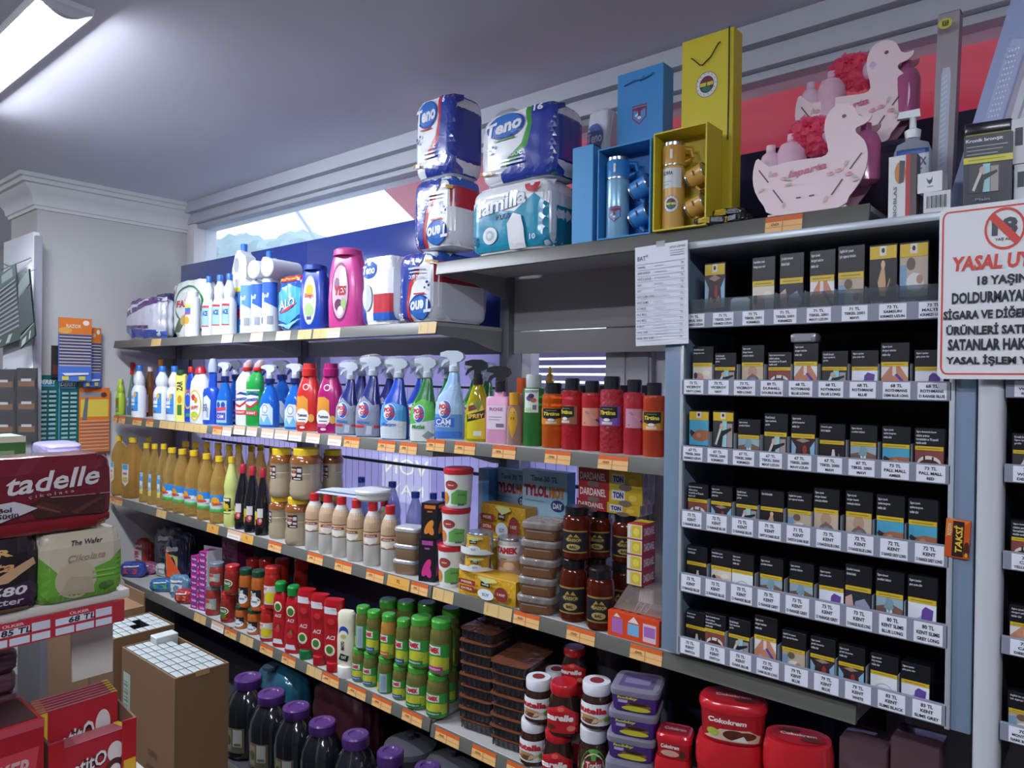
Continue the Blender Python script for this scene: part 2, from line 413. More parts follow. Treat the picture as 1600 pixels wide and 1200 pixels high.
fr_ = [(-lw/2, -lh/2), (lw/2, -lh/2), (lw/2, lh/2), (-lw/2, lh/2)]
bm = bmesh.new()
for q in [fr_]+LP:
    vs = [bm.verts.new((x, 0, y)) for x, y in q]
    for a, b in zip(vs, vs[1:]+vs[:1]): bm.edges.new((a, b))
bmesh.ops.triangle_fill(bm, use_beauty=False, use_dissolve=False, edges=bm.edges[:], normal=(0, 1, 0)); bm.verts.index_update()
MB().add([v.co for v in bm.verts], [[v.index for v in f.verts] for f in bm.faces]).obj('film_print', o, LILAC, 0); bm.free()
for t, a, b, W, h in (('VON', 0, .055, .30, .075), ('NAY', .01, -.05, .22, .05)):
    g, fs = glyphs(t, .03); MB().add([(a-x*W, .0015, b+y*h) for x, y in g], fs).obj('lettering', o, backlit('fffae0', .9, .1), 0)
# far street seen through the top light
def bld(name, label, x, y, wd, dp, h, c, rh, rc):
    o = E(name, label, 'building', None, (x, y, -.15)); MB().box(-wd/2, wd/2, -dp/2, dp/2, 0, h).obj('walls', o, mt(c, .8))
    MB().prism([(-wd/2-.3, h), (wd/2+.3, h), (wd/2, h+rh), (-wd/2, h+rh)], -dp/2-.3, dp/2+.3).obj('roof', o, mt(rc, .8)); return o
bld('house', 'pale house with a low roof across the street', -21, 11.5, 11, 4, 4.9, 'dfe6ee', .4, '9aa9bb')
rt = random.Random(3)
for i, (x, y, s_) in enumerate([(-15.6, 7.0, .9), (-13.2, 7.0, .7), (-18.2, 7.2, .8)]):
    o = E('street_tree', ['rounded leafy tree across the street in front of the pale house', 'smaller leafy tree across the street near the pole', 'leafy tree across the street beside the pier'][i], 'tree', None, (x, y, -.15))
    mb = MB(); bm = bmesh.new(); bmesh.ops.create_icosphere(bm, subdivisions=4, radius=1)
    for v in bm.verts:
        f = 1+.18*math.sin(6*v.co.x+i)*math.sin(5*v.co.z+2)+rt.uniform(-.07, .07); v.co = Vector((v.co.x*1.3*s_*f, v.co.y*1.2*s_*f, 4.1+v.co.z*1.0*s_*f))
    bm.verts.index_update(); mb.add([v.co for v in bm.verts], [[v.index for v in f.verts] for f in bm.faces]); bm.free()
    mb.obj('foliage', o, mt('8fa8a8', .9, noise=.3, nscale=3)); MB().tube([(0, 0, 0), (0, 0, 3.6)], .12).obj('trunk', o, mt('5b4c42', .9))  # foliage paled: outdoor haze and glare put into its colour
a, b = onY(452, 312, 2.2), onY(492, 372, 2.2)
o = E('awning_strut', 'slanting grey metal strut of the awning outside the top window', 'strut', None, (0, 0, 0))
MB().tube([a+(a-b)*.5, b+(b-a)*((b.z+.16)/(a.z-b.z))], .016).obj('strut_bar', o, mt('8b98ab', .4, .5))
q_ = b+(b-a)*((b.z+.15)/(a.z-b.z)); MB().box(q_.x-.1, q_.x+.1, q_.y-.1, q_.y+.1, -.15, -.12, .004).obj('end_plate', o, mt('8b98ab', .4, .5))

# ---------------------------------------------------------------- ceiling battens
def batten(label, x0, x1, y, power=1.0, group=None):
    o = E('ceiling_batten_lamp', label, 'lamp', group, ((x0+x1)/2, y, CZ)); L = x1-x0; h = L/2
    MB().prism([(-.075, 0), (.075, 0), (.07, -.022), (-.07, -.022)], -h, h, 'y').obj('housing', o, mt('e4e6ea', .4)).rotation_euler = (0, 0, math.pi/2)
    q = [(-.06+.12*i/10, -.022-.026*math.sin(math.pi*i/10)) for i in range(11)]
    MB().prism(q, -h+.02, h-.02).obj('diffuser', o, mt('eaf1ff', .4, emit=LAMP_POWER*power)).rotation_euler = (0, 0, math.pi/2)
    for s_ in (-1, 1):
        e = [(-.066+.132*i/10, -.020-.032*math.sin(math.pi*i/10)) for i in range(11)]
        c = MB().prism(e, s_*h-.012, s_*h+.012).obj('end_cap', o, mt('cfd3da', .4)); c.rotation_euler = (0, 0, math.pi/2)
    return o
batten('lit white ceiling batten lamp over the aisle by the pier', -3.55, -2.32, -.955, 1.0)
batten('ceiling batten lamp behind the counter, out of view', -2.1, -.9, -2.6, .8)
batten('ceiling batten lamp beyond the pier, out of view', -7.0, -5.7, -1.9, 1.0)
batten('ceiling batten lamp over the counter, out of view', .0, 1.2, -1.9, .65)  # unseen lamp, added for steep light on the cabinet and top shelf
# ================================================================ wall shelving along the window
BX = [-4.48, -3.13, -1.79, -.44]
GREY = mt('8f9089', .45, noise=.04, nscale=8); STRIP = mt('62635b', .35, noise=.05, nscale=20); DECK = mt('b0aeaa', .5); UP = mt('6d6c72', .45)
PANEL = mt('a7a4a3', .5, noise=.03, nscale=5); BLUE = mt('2b3f8c', .22, coat=.4); NAVY = mt('1b2140', .5)
DEP = .37
o = E('gondola_shelving', 'grey steel wall shelving frame with blue header boards below the window', 'shelving', None, (0, 0, 0))
for x in BX: MB().box(x-.022, x+.022, .355, .43, .02, 2.06 if x != BX[0] else 2.0, .002).obj('upright', o, UP)
for i in range(3):
    a, b = BX[i]+.024, BX[i+1]-.024
    z0 = 1.748
    MB().box(a, b, .385, .395, z0, 1.83, .001).obj('back_panel', o, PANEL)
    MB().box(a, b, .385, .395, 1.833, 2.05, .001).obj('back_panel', o, PANEL if i == 2 else BLUE)
    MB().box(a-.022, BX[i+1] if i < 2 else .6, .385, .395, 2.053, 2.33, .001).obj('header_board', o, BLUE if i < 2 else NAVY)
    MB().box(a, b, .385, .395, .10, .90, .001).obj('back_panel', o, NAVY)
# every shelf: deck, front strip that holds the prices, brackets, end caps, price tickets
def ticket(d, k):
    H = {'o': ('e8b878', 'd8642c'), 't': ('d9b87c', 'd4ac68'), 'w': ('efe6da', 'e3b99a'), 'y': ('e0a850', 'd8973c')}[k]
    d.rect(0, 0, 1, 1, H[0], 1, 1); 
    if k == 'o': d.rect(0, .68, 1, 1, H[1], 1, 1).rect(0, .32, 1, .36, 'c98a50', 1, 1).rect(.46, 0, .49, .68, 'c98a50', 1, 1).txt('.00', .25, .5, .25, .18, '8a5a30')
    elif k == 't': d.rect(.5, 0, .56, 1, 'c9a463', 1, 1).rect(.1, .2, .16, .8, 'c9a463', 1, 1)
    elif k == 'w': d.rect(0, .6, 1, 1, H[1], 1, 1).rect(.1, .25, .8, .32, 'b7a795', 1, 1)
    else: d.rect(.08, .2, .92, .3, H[1], 1, 1).txt('TL', .5, .6, .2, .3, '8a5a20')
def shelf(label, i, z, pics=(), x0=None, x1=None, dep=DEP, y0=0, deck=DECK, ends=(0, 1), rail_h=.042):
    """z = underside of the front strip; pics rows (px0, px1, kind) measured on the strip"""
    x0 = BX[i]+.003 if x0 is None else x0; x1 = BX[i+1]-.003 if x1 is None else x1
    o = E('steel_shelf', label, 'shelf', None, ((x0+x1)/2, y0, z)); hw = (x1-x0)/2; cx = (x0+x1)/2
    MB().box(-hw+.001, hw-.001, .012, dep-.02, rail_h-.014, rail_h, .001, 1).obj('deck', o, deck)
    MB().prism([(-.004, .001), (.010, 0), (.012, rail_h-.002), (.004, rail_h+.001), (.002, rail_h-.003)], -hw, hw, 'x').obj('front_strip', o, STRIP)
    for s_ in ends:
        x = -hw+.006 if s_ == 0 else hw-.006
        MB().prism([(.012, .0), (.012, rail_h-.004), (dep-.02, rail_h-.004), (dep-.02, -.05), (dep-.06, -.045), (dep*.5, -.012)], x-.003, x+.003, 'x').obj('bracket', o, GREY)
    sn = math.hypot(.006, rail_h); uz = Vector((0, .006, rail_h-.004)).normalized()
    for (a, b, k) in pics:
        X0, X1 = xat(a, y0, z+.02)[0], xat(b, y0, z+.02)[0]
        d = D(X1-X0, rail_h*.93); ticket(d, k)
        d.emit('price_tag_print', o, flat(((X0+X1)/2-cx, -.0015, rail_h*.5), (1, 0, 0), uz))
    return o
Zu, Zt, Zo, Zb, Zr = 1.803, (1.372, 1.384, 1.404), .903, (.449, .447, .434), 2.002
H_ = .042
shelf('upper grey shelf nearest the side wall holding a white pouch and bleach jugs', 0, Zu, [(237, 252, 't'), (347, 364, 'w')])
shelf('upper grey shelf holding the pink fabric softener and kitchen rolls', 1, Zu, [(392, 411, 'w'), (432, 454, 'w'), (466, 487, 't'), (490, 512, 't'), (512, 532, 'w'), (655, 682, 't')])
shelf('cleaner shelf by the side wall holding small bleach bottles', 0, Zt[0], [(178, 184, 'o'), (186, 196, 'o'), (208, 222, 'o'), (229, 240, 'o'), (250, 274, 't'), (275, 300, 't'), (300, 324, 't'), (333, 347, 'o'), (348, 362, 'w')])
shelf('middle cleaner shelf holding red and magenta softeners and trigger sprays', 1, Zt[1], [(366, 383, 'w'), (386, 402, 'w'), (409, 428, 'w'), (430, 450, 'w'), (452, 472, 'w'), (479, 500, 'w'), (513, 534, 'w'), (538, 562, 'o'), (591, 618, 'o'), (625, 652, 'o')])
shelf('cleaner shelf holding red cologne bottles beside the tobacco cabinet', 2, Zt[2], [(667, 695, 'o'), (711, 743, 'o'), (770, 806, 'o'), (852, 892, 'o'), (935, 982, 'o')], x1=-.912)
shelf('oil shelf by the side wall holding sunflower oil bottles', 0, Zo, [(172, 192, 'o'), (245, 260, 't'), (324, 342, 'y')])
shelf('oil shelf holding red-capped vinegar bottles and tahini jars', 1, Zo, [(356, 378, 'w'), (376, 396, 'y'), (420, 440, 'o'), (481, 505, 'o'), (524, 550, 'o'), (573, 600, 'o'), (606, 640, 'y'), (643, 669, 'o')])
shelf('long oil shelf running below the tobacco cabinet with honey jars on it', 2, Zo, [(677, 709, 't'), (757, 800, 't'), (803, 843, 'o'), (886, 930, 'o'), (985, 1035, 'o')])
shelf('lower dark shelf by the side wall holding snack bags and gum boxes', 0, Zb[0], [(304, 322, 't'), (331, 350, 'w')])
shelf('lower dark shelf holding ketchup bottles and stacked pickle jars', 1, Zb[1], [(352, 370, 'o'), (376, 396, 't'), (407, 427, 'o'), (441, 462, 'o'), (480, 503, 't'), (504, 530, 'o'), (544, 572, 'o'), (582, 612, 'o'), (629, 660, 'o')])
shelf('lower dark shelf holding hazelnut spread jars and film-covered trays', 2, Zb[2], [(681, 718, 'o'), (738, 775, 'o'), (792, 835, 'o')])
for i in range(3):
    shelf(['floor-level shelf by the side wall in deep shade', 'floor-level shelf carrying purple-lidded pickle jars', 'floor-level shelf below the chocolate spread tubs'][i], i, .085, (), dep=.62, y0=-.25, deck=mt('3a3a40', .6))  # deck coloured dark: the shade near the floor is put into it
shelf('top grey shelf holding tissue packs and mug gift boxes', 2, Zr, [(1196, 1254, 'o')], x1=-.432, ends=(0,))
Zu += H_; Zo += H_; Zr += H_
Zt = tuple(z+H_ for z in Zt); Zb = tuple(z+H_ for z in Zb); Z0 = .085+H_
def bay(px, Y, z): X = xat(px, Y, z)[0]; return 0 if X < BX[1] else 1 if X < BX[2] else 2
def zt(px): return Zt[0] if px < 362 else Zt[1] if px < 674 else Zt[2]
def zb(px): return Zb[0] if px < 345 else Zb[1] if px < 668 else Zb[2]
# ================================================================ tobacco cabinet with packs, cards and the warning sign
AL = mt('c3cad2', .35, .3); PNL = mt('7c90a6', .35, noise=.04, nscale=5); DARK = mt('151a29', .5); RAIL = mt('8b8f9e', .35); CARD = 'e9ebf4'
cab = E('tobacco_cabinet', 'grey-blue metal tobacco cabinet with six tiers of black cigarette packs', 'cabinet', None, (0, 0, 0))
CX0, CX1, CYF = -.905, -.225, -.03
MB().box(CX0+.01, CX1-.005, .30, .31, .965, 2.0).obj('back_board', cab, DARK)
for a, b, nm in ((CX0, CX0+.045, 'side_panel'), (CX1-.035, CX1, 'side_panel')): MB().box(a, b, CYF, .32, .962, 2.0, .003).obj(nm, cab, PNL)
for a in (CX0+.045, CX1-.045): MB().box(a, a+.010, CYF-.004, CYF+.01, .962, 1.99, .002).obj('side_trim', cab, AL)
MB().box(CX0+.045, CX1-.035, CYF-.006, .32, 1.982, 2.0, .003).obj('top_frame', cab, AL)
MB().box(CX0+.045, CX0+.062, CYF-.008, CYF+.008, 1.80, 1.99, .002).obj('front_frame', cab, AL)
rails = [(1.784, 1.822), (1.618, 1.658), (1.451, 1.491), (1.284, 1.330), (1.122, 1.171), (.966, 1.010)]
T1 = ['TEKEL 2001|KIRMIZI UZUN', 'TEKEL 2001|KIRMIZI UZUN', 'TEKEL 2001|KIRMIZI', 'TEKEL 2001|KIRMIZI', 'TEKEL 2001|MAVI UZUN', 'TEKEL 2001|MAVI', 'SAMSUN|KIRMIZI UZUN', 'MALTEPE|KIRMIZI UZUN']
cards = [list(zip(['71']*6+['73']*2, T1)),
 list(zip('73 73 73 89 68 68 68 68 68'.split(), ['VICEROY|NAVY LONG', 'VICEROY|NAVY', 'VICEROY|RED LONG', 'DUNHILL|DOUBLE BLUE', 'ROTHMANS|BLUE LONG', 'ROTHMANS|BLUE LONG', 'ROTHMANS|BLUE', 'ROTHMANS|DEMI BLUE LONG', 'ROTHMANS|D RANGE BLUE'])),
 list(zip('67 67 67 67 67 67 67 73 73'.split(), ['TEKEL 2000|KIRMIZI UZUN', 'TEKEL 2000|KIRMIZI', 'TEKEL 2000|KIRMIZI', 'TEKEL 2000|MAVI UZUN', 'TEKEL 2000|MAVI UZUN', 'TEKEL 2000|MAVI', 'TEKEL 2000|MAVI', 'PALL MALL|AMBER', 'PALL MALL|RED'])),
 list(zip('73 72 72 71 71 73 72 72 72'.split(), ['KENT|D RANGE BLUE', 'KENT|D RANGE BLUE', 'KENT|D RANGE BLUE', 'KENT|SWITCH DARK BLUE', 'KENT|SWITCH DARK BLUE', 'KENT|D RANGE BLUE LONG', 'KENT|D RANGE BLUE LONG', 'KENT|D RANGE GREY LONG', 'KENT|D RANGE GREY LONG'])),
 list(zip('73 73 73 73 73 73 73 80 80'.split(), ['KENT|D RANGE BLUE', 'KENT|D RANGE BLUE', 'KENT|D RANGE BLUE', 'KENT|D RANGE GREY', 'KENT|D RANGE GREY', 'KENT|D RANGE GREY', 'KENT|D RANGE BLUE LONG', 'KENT SLIMS|BLUE LONG', 'KENT SLIMS|GREY LONG'])),
 list(zip('73 73 73 73 79 79 79 83 83'.split(), ['KENT|SWITCH', 'KENT|SWITCH', 'KENT|DARK BLUE', 'KENT|DARK BLUE LONG', 'KENT|BLUE', 'KENT|BLUE', 'KENT|WHITE', 'KENT|SLIMS BLACK', 'KENT|SLIMS GREY']))]
def cardart(d, p, t):
    a, b = t.split('|'); d.rect(0, 0, 1, 1, CARD, 1, 1).txt(p+' TL', .5, .79, .42, .2, '23252e', .03).txt(a, .5, .5, min(.8, .11*len(a)), .18, '23252e', .03).txt(b, .5, .2, min(.88, .085*len(b)), .17, '23252e', .03)
for ri, (z0, z1) in enumerate(rails):
    rl = MB().box(CX0+.05, CX1-.04, CYF-.004, CYF+.004, z0, z1, .0015, 1).obj('price_rail', cab, RAIL)
    MB().box(CX0+.046, CX1-.036, CYF+.004, .30, z0, z0+.006).obj('tier_deck', cab, DARK)
    n = len(cards[ri]); xs = [(-.822+i*(.0745 if n == 8 else .0652)) for i in range(n)]
    for x, (p, t) in zip(xs, cards[ri]):
        d = D(.052, (z1-z0)*.86); cardart(d, p, t)
        c = d.emit('price_card_print', cab, front(CYF-.004, x, (z0+z1)/2)); c.parent = rl
# clear lip in front of the top tier
MB().box(CX0+.063, CX1-.045, CYF+.000, CYF+.002, 1.822, 1.856).obj('clear_lip', cab, tint('c8ced2', .9))
# --- health pictures on the packs
def pic(d, t, x0, y0, x1, y1):
    X = lambda u: x0+(x1-x0)*u; Y = lambda v: y0+(y1-y0)*v
    r = lambda a, b, c, e, h: d.rect(X(a), Y(b), X(c), Y(e), h, 1, 1)
    p = lambda pts, h: d.poly([(X(a), Y(b)) for a, b in pts], h)
    l = lambda cx, cy, rx, ry, h: d.ell(X(cx), Y(cy), rx*(x1-x0), ry*(y1-y0), h, 14)
    if t == 'teeth': r(0, 0, 1, 1, '8a4a44'); l(.5, .42, .42, .34, 'e2ddd4'); l(.5, .3, .4, .3, '5a2a2c'); r(.3, .55, .36, .75, '2a1a1a'); r(.6, .5, .66, .72, '3a2420')
    elif t == 'throat': r(0, 0, 1, 1, 'c98a6c'); p([(0, .5), (0, 1), (.35, 1)], 'e8e4e2'); p([(1, .5), (1, 1), (.7, 1)], 'e8e4e2'); r(.42, .6, .56, 1, 'e6d6cf'); p([(.5, .65), (.6, .7), (1, .2), (1, .05)], '5a4a9a'); l(.3, .3, .1, .1, 'd9a58c')
    elif t == 'hand': r(0, 0, 1, 1, '4fa8c8'); p([(1, .6), (.55, .62), (.15, .5), (.1, .35), (.3, .2), (.7, .15), (1, .25)], 'a5694c'); p([(.3, .5), (.08, .62), (.02, .5), (.12, .32)], '3a2a2a'); l(.5, .4, .12, .1, 'c08a68')
    elif t == 'window': r(0, 0, 1, 1, '3b3f3f'); r(.45, 0, .68, 1, '9fd0d4'); r(.7, 0, .95, .9, 'a79a95'); p([(.1, .1), (.4, .9), (.5, .85), (.18, .05)], 'd5d2cc'); p([(.25, .2), (.4, .6), (.9, .75), (.92, .66), (.5, .42), (.45, .05), (.3, .05)], '20262a'); l(.42, .78, .09, .13, 'cfae98')
    elif t == 'lung': r(0, 0, 1, 1, 'cdb59c'); l(.5, .75, .22, .3, 'b8977c'); l(.52, .25, .33, .36, '6f6a6e'); l(.52, .25, .2, .24, '8d888c'); l(.5, .6, .06, .06, 'b4474a')
    elif t == 'baby': r(0, 0, 1, 1, 'ddd3c0'); l(.3, .45, .26, .24, 'd59a88'); l(.14, .55, .1, .16, '3c3444'); r(.55, .1, .58, .4, '6b5b52'); l(.7, .7, .2, .12, 'e9e2d2')
    elif t == 'bed': r(0, 0, 1, 1, 'bfae97'); r(0, 0, .25, .8, '7fa0bf'); l(.55, .35, .32, .24, 'dcd8d4'); l(.72, .42, .12, .12, 'b58878'); l(.4, .82, .16, .16, '6f5a4a')
    elif t == 'bag': r(0, 0, 1, 1, 'e9ecf2'); p([(.05, .0), (.15, .3), (.5, .55), (.6, .3), (.4, 0)], 'a9bfe0'); p([(.45, .2), (.5, .75), (.62, .9), (.9, .8), (.85, .2), (.6, .05)], '6a4a9c'); p([(.35, 0), (.6, .35), (.8, 0)], '3d4fae')
    elif t == 'couple': r(0, 0, 1, 1, '9db5c0'); p([(0, 0), (0, .6), (.35, .7), (.45, .2), (.42, 0)], '7d5f50'); p([(1, 0), (1, .6), (.62, .75), (.55, .3), (.55, 0)], '80604f'); p([(.42, .0), (.4, .7), (.5, .35), (.6, .8), (.62, .1)], 'dfe6ea'); p([(.3, .6), (.4, 1), (.6, .95), (.66, .6), (.5, .5)], '7f9fa8')
    elif t == 'chest': r(0, 0, 1, 1, '3a2a2e'); p([(0, 0), (0, .9), (.2, .6), (.15, 0)], '8fb8d4'); p([(1, 0), (1, .9), (.8, .6), (.85, 0)], '8fb8d4'); p([(.1, 0), (.3, .35), (.5, .12), (.7, .38), (.9, 0)], 'c9855c'); l(.58, .5, .09, .2, '9b3a34'); p([(.2, .9), (.5, 1), (.8, .9), (.5, .8)], 'a5887a')
    elif t == 'ring': r(0, 0, 1, 1, 'e6e9ea'); d.ring(X(.5), Y(.05), .42*(x1-x0), .6*(y1-y0), .93, 'a9b0b2', 16, 0, math.pi)
    elif t == 'dark': r(0, 0, 1, 1, '241d1e'); p([(.45, .2), (.52, .75), (.6, .75), (.66, .3), (.55, .15)], 'd9cfc6'); p([(.75, .2), (.78, .6), (.86, .2)], 'b5a89e'); l(.2, .1, .08, .06, 'cfc6be')
    elif t == 'figure': r(0, 0, 1, 1, '2a2326'); p([(.4, .05), (.3, .4), (.45, .8), (.55, .8), (.6, .45), (.62, .05)], 'c9a27c'); l(.5, .85, .08, .11, 'd8b497'); p([(.62, .2), (.75, .5), (.78, .45), (.66, .15)], 'a88a70')
    elif t == 'smoke': r(0, 0, 1, 1, '2a2d36'); p([(0, 0), (0, .7), (.25, .85), (.35, .3), (.25, 0)], 'c9a497'); p([(.3, .1), (.4, .6), (.75, .75), (.98, .45), (.7, .1)], '9a9ab0')
WT = {'teeth': 'Sigara dumaninda kanser|riskini artiran|formaldehit ve 70 zararli|madde vardir', 'throat': 'Sigara içmek|akcigeri zehirler|neden olur', 'hand': 'Sigara içmek|ayakta kangrene|neden olur', 'window': 'Kronik bronsit|Sigara içenlerde|görülür', 'lung': 'Sigara içmek|akciger kanseri|nedeniyle öldürür', 'baby': 'Hamilelikte içmek|bebege zarar verir', 'bed': 'Saglikli bir yasam|için sigarayi birakin', 'bag': 'Sigara içenler|genç yasta ölür', 'couple': 'Sigara dumani|çocuklari öldürür', 'chest': 'Sigara içmek|girtlak kanserine|neden olur', 'ring': 'Sigara içmek|kalp krizine|neden olur', 'dark': 'Günde bir paket|ömrü kisaltir', 'figure': 'Sizi öldürebilir', 'smoke': 'Çocuklari korumak|dumani kesin'}
ADJ = {'teeth': 'stained teeth', 'throat': 'open throat', 'hand': 'dark arm on blue', 'window': 'man at a window', 'lung': 'grey lung', 'baby': 'baby', 'bed': 'bedridden patient', 'bag': 'purple and white', 'couple': 'two arms', 'chest': 'opened chest', 'ring': 'white ring', 'dark': 'dark figure', 'figure': 'standing figure', 'smoke': 'smoking face'}
PK = mt('15161c', .32, coat=.2)
def packart(t, flip):
    def f(d):
        d.rect(.01, .01, .99, .99, '13141a', 1, 1)
        if flip: pic(d, t, .03, .28, .97, .80); d.rect(.03, .80, .97, .97, 'd8b52c', 1, 1).rect(.38, .84, .62, .97, 'e6d8cc', 1, 1).ell(.5, .91, .06, .035, '3a2a2a', 10)
        else: pic(d, t, .03, .12, .97, .56); d.rect(.03, .56, .97, .64, 'd8b52c', 1, 1).rect(.12, .59, .85, .605, '9a8324', 1, 1)
        L = WT[t].split('|'); 
        for i, s_ in enumerate(L): d.txt(s_, .06+.029*len(s_)*.5+.01, (.22-.065*i) if flip else (.92-.072*i), .029*len(s_), .05, 'd9dbe0', .02)
        if not flip: d.txt('Plain blue', .5, .06, .3, .035, '9a9ca6')
    return f
_pk = {}
def pack(t, flip=False):
    k = (t, flip)
    if k in _pk: return dup(_pk[k])
    o = carton('cigarette_pack', 'x', 'cigarette pack', (.055, .023, .088), PK, packart(t, flip), group=None, b=.0015)
    MB().box(-.0277, .0277, -.0117, .0117, .0655, .066).obj('lid_seam', o, mt('101218', .5)); _pk[k] = o; return o
rows = [
 [(1117, 410, 'chest', 1), (1193, 401, 'baby', 0), (1237, 395, 'smoke', 0), (1285, 390, 'throat', 0), (1330, 383, 'bed', 0), (1380, 381, 'figure', 1), (1428, 377, 'bed', 1)],
 [(1098, 541, 'baby', 0), (1133, 551, 'window', 0), (1176, 539, 'lung', 0), (1218, 550, 'teeth', 0), (1259, 536, 'throat', 0), (1304, 548, 'window', 0), (1351, 547, 'bag', 0), (1398, 535, 'throat', 0), (1452, 546, 'bag', 0)],
 [(1092, 641, 'hand', 1), (1130, 642, 'window', 1), (1170, 655, 'couple', 0), (1212, 646, 'window', 0), (1255, 648, 'chest', 0), (1300, 662, 'dark', 0), (1349, 664, 'couple', 0), (1400, 666, 'hand', 0), (1452, 669, 'teeth', 0)],
 [(1088, 756, 'teeth', 0), (1127, 760, 'chest', 0), (1167, 764, 'window', 0), (1206, 767, 'figure', 0), (1249, 770, 'bed', 0), (1291, 764, 'lung', 0), (1342, 768, 'lung', 0), (1391, 774, 'hand', 0), (1442, 780, 'hand', 0)],
 [(1084, 853, 'dark', 0), (1127, 860, 'baby', 0), (1160, 866, 'ring', 0), (1205, 872, 'couple', 0), (1252, 880, 'couple', 0), (1299, 889, 'bag', 0), (1341, 884, 'smoke', 0), (1390, 893, 'couple', 0), (1441, 901, 'bag', 0)],
 [(1077, 953, 'dark', 0), (1117, 960, 'teeth', 0), (1155, 968, 'window', 0), (1196, 964, 'throat', 0), (1240, 987, 'bed', 0), (1285, 997, 'chest', 0), (1330, 1010, 'chest', 0), (1381, 1024, 'ring', 0), (1430, 1038, 'bag', 0)]]
TN = ['top tier', 'second tier', 'third tier', 'fourth tier', 'fifth tier', 'bottom tier']
for ri, row in enumerate(rows):
    z = rails[ri][0]+.0065
    for a, b in zip(row, row[1:]):
        xa, xb = max(-.818, onY(a[0], a[1]+30, -.012).x), onY(b[0], b[1]+30, -.012).x
        if .09 > xb-xa > .058: MB().box((xa+xb)/2-.0006, (xa+xb)/2+.0006, CYF+.008, .12, z, z+.07).obj('pack_divider', cab, tint('dfe6ee', .7))
    for i, (px, yt, t, fl) in enumerate(row):
        o = pack(t, bool(fl)); X = max(-.818, onY(px, yt+30, -.012).x); hgt = onY(px, yt, -.012).z-z
        o.location = (X, .0, z); o.scale = (1, 1, hgt/.088)
        o['label'] = f'black cigarette pack with {ADJ[t]} picture, {N[i+1]} from the price list, {TN[ri]}'; o['group'] = f'cigarette packs in the {TN[ri]}'
        if ri > 2 or i % 2:
            q = dup(o, f'dark cigarette pack standing behind the {N[i+1]} pack of the {TN[ri]}'); q.location.y += .0255; q.location.z += 0
            q.scale.z = .9 if hgt > .1 else hgt/.088*.97
o = E('spare_pack', 'silver-wrapped cigarette pack lying flat on top of the second-tier packs', 'cigarette pack', None); MB().box(-.029, .029, -.02, .02, 0, .022, .006).obj('foil_wrap', o, mt('b9bcc4', .22, .6, bump=.3)); MB().box(-.018, .018, -.0215, -.0205, .004, .018).obj('tax_stamp', o, mt('8d9098', .4))
X = onY(1258, 528, .0).x; o.location = (X, .004, onY(1258, 536, -.012).z+.001)
o = E('pusher_plate', 'small white plastic pusher plate standing in the empty slot of the top tier', 'plate', None)
MB().prism([(-.024, 0), (.024, 0), (.024, .06), (.018, .066), (-.018, .066), (-.024, .06)], -.002, .002).obj('plate_body', o, mt('e8ebf0', .4)); MB().box(-.024, .024, .002, .03, 0, .004).obj('plate_foot', o, mt('dfe2e8', .4))
X = onY(1157, 470, -.005).x; o.location = (X, -.005, 1.7905)
# thin paper price list taped beside the cabinet
o = E('price_list', 'white paper price list taped over the upper corner of the tobacco cabinet', 'paper', None)
d = D(.150, .258); d.rect(0, 0, 1, 1, 'e6e9f2', 1, 1).txt('BAT', .13, .88, .16, .045, '50525c', .01).ring(.235, .9, .02, .012, .5, '6a6d78').txt('FİYAT LİSTESİ', .82, .955, .28, .022, '3a3c46', .02)
for k in range(3): d.rect(.68, .915-.022*k, .94, .921-.022*k, '8f929c', 1, 1)
for k, t in enumerate('DUNHILL|KENT SWITCH|KENT D RANGE|KENT|KENT|KENT SLIMS LONG|KENT SLIMS|ROTHMANS|PALL MALL|PALL MALL|VICEROY|TEKEL 2000|TEKEL 2001 SLIM'.split('|')):
    y = .79-.06*k; d.rect(.04, y+.028, .96, y+.032, '9a9ea8', 1, 1).txt(t, .06+.011*len(t), y, .022*len(t), .02, '3c3f4a', .02).rect(.38, y-.004, .38+.06*(3+k % 3), y+.004, 'b9bcc6', 1, 1).txt('7%d' % (k % 4), .91, y, .05, .022, '4c4f5a')
MB().box(-.075, .075, .0002, .0012, -.129, .129).obj('sheet', o, mt('e6e9f2', .6)); d.emit('lettering', o, front(0, 0, 0)); MB().box(-.012, .012, -.0015, .003, .123, .137).obj('tape', o, tint('e8e8e8', .6))
p0 = onY(1033, 460, -.045); o.location = p0; o.rotation_euler = (0, R(-1.5), 0)
# chocolate sticker hanging on the far side panel
o = E('chocolate_bar', 'orange chocolate wafer bar wrapper stuck on the side panel of the tobacco cabinet', 'wrapper', None)
MB().box(-.0215, .0215, -.006, 0, -.039, .039, .0025).obj('wrapper', o, mt('b5481c', .3)); d = D(.043, .078); d.rect(.02, .02, .98, .98, 'c8551e', 1, 1).poly([(.02, .98), (.02, .5), (.98, .98)], 'e07a2c').poly([(.3, .05), (.3, .95), (.75, .95), (.75, .05)], '2b1a18').txt('TAKSİ', .52, .5, 1.25, .2, 'e8c23c', .03, .15, math.pi/2).txt('BOZON', .17, .72, .55, .09, 'e9d3b0', .02, 0, math.pi/2).ell(.88, .25, .12, .2, '4a2414').ell(.88, .12, .06, .06, 'd9a02c')
d.emit('label_print', o, front(-.006, 0, 0)); p0 = onY(1496, 842, -.036); o.location = (p0.x, -.0305, p0.z); o.rotation_euler = (0, R(2), 0)
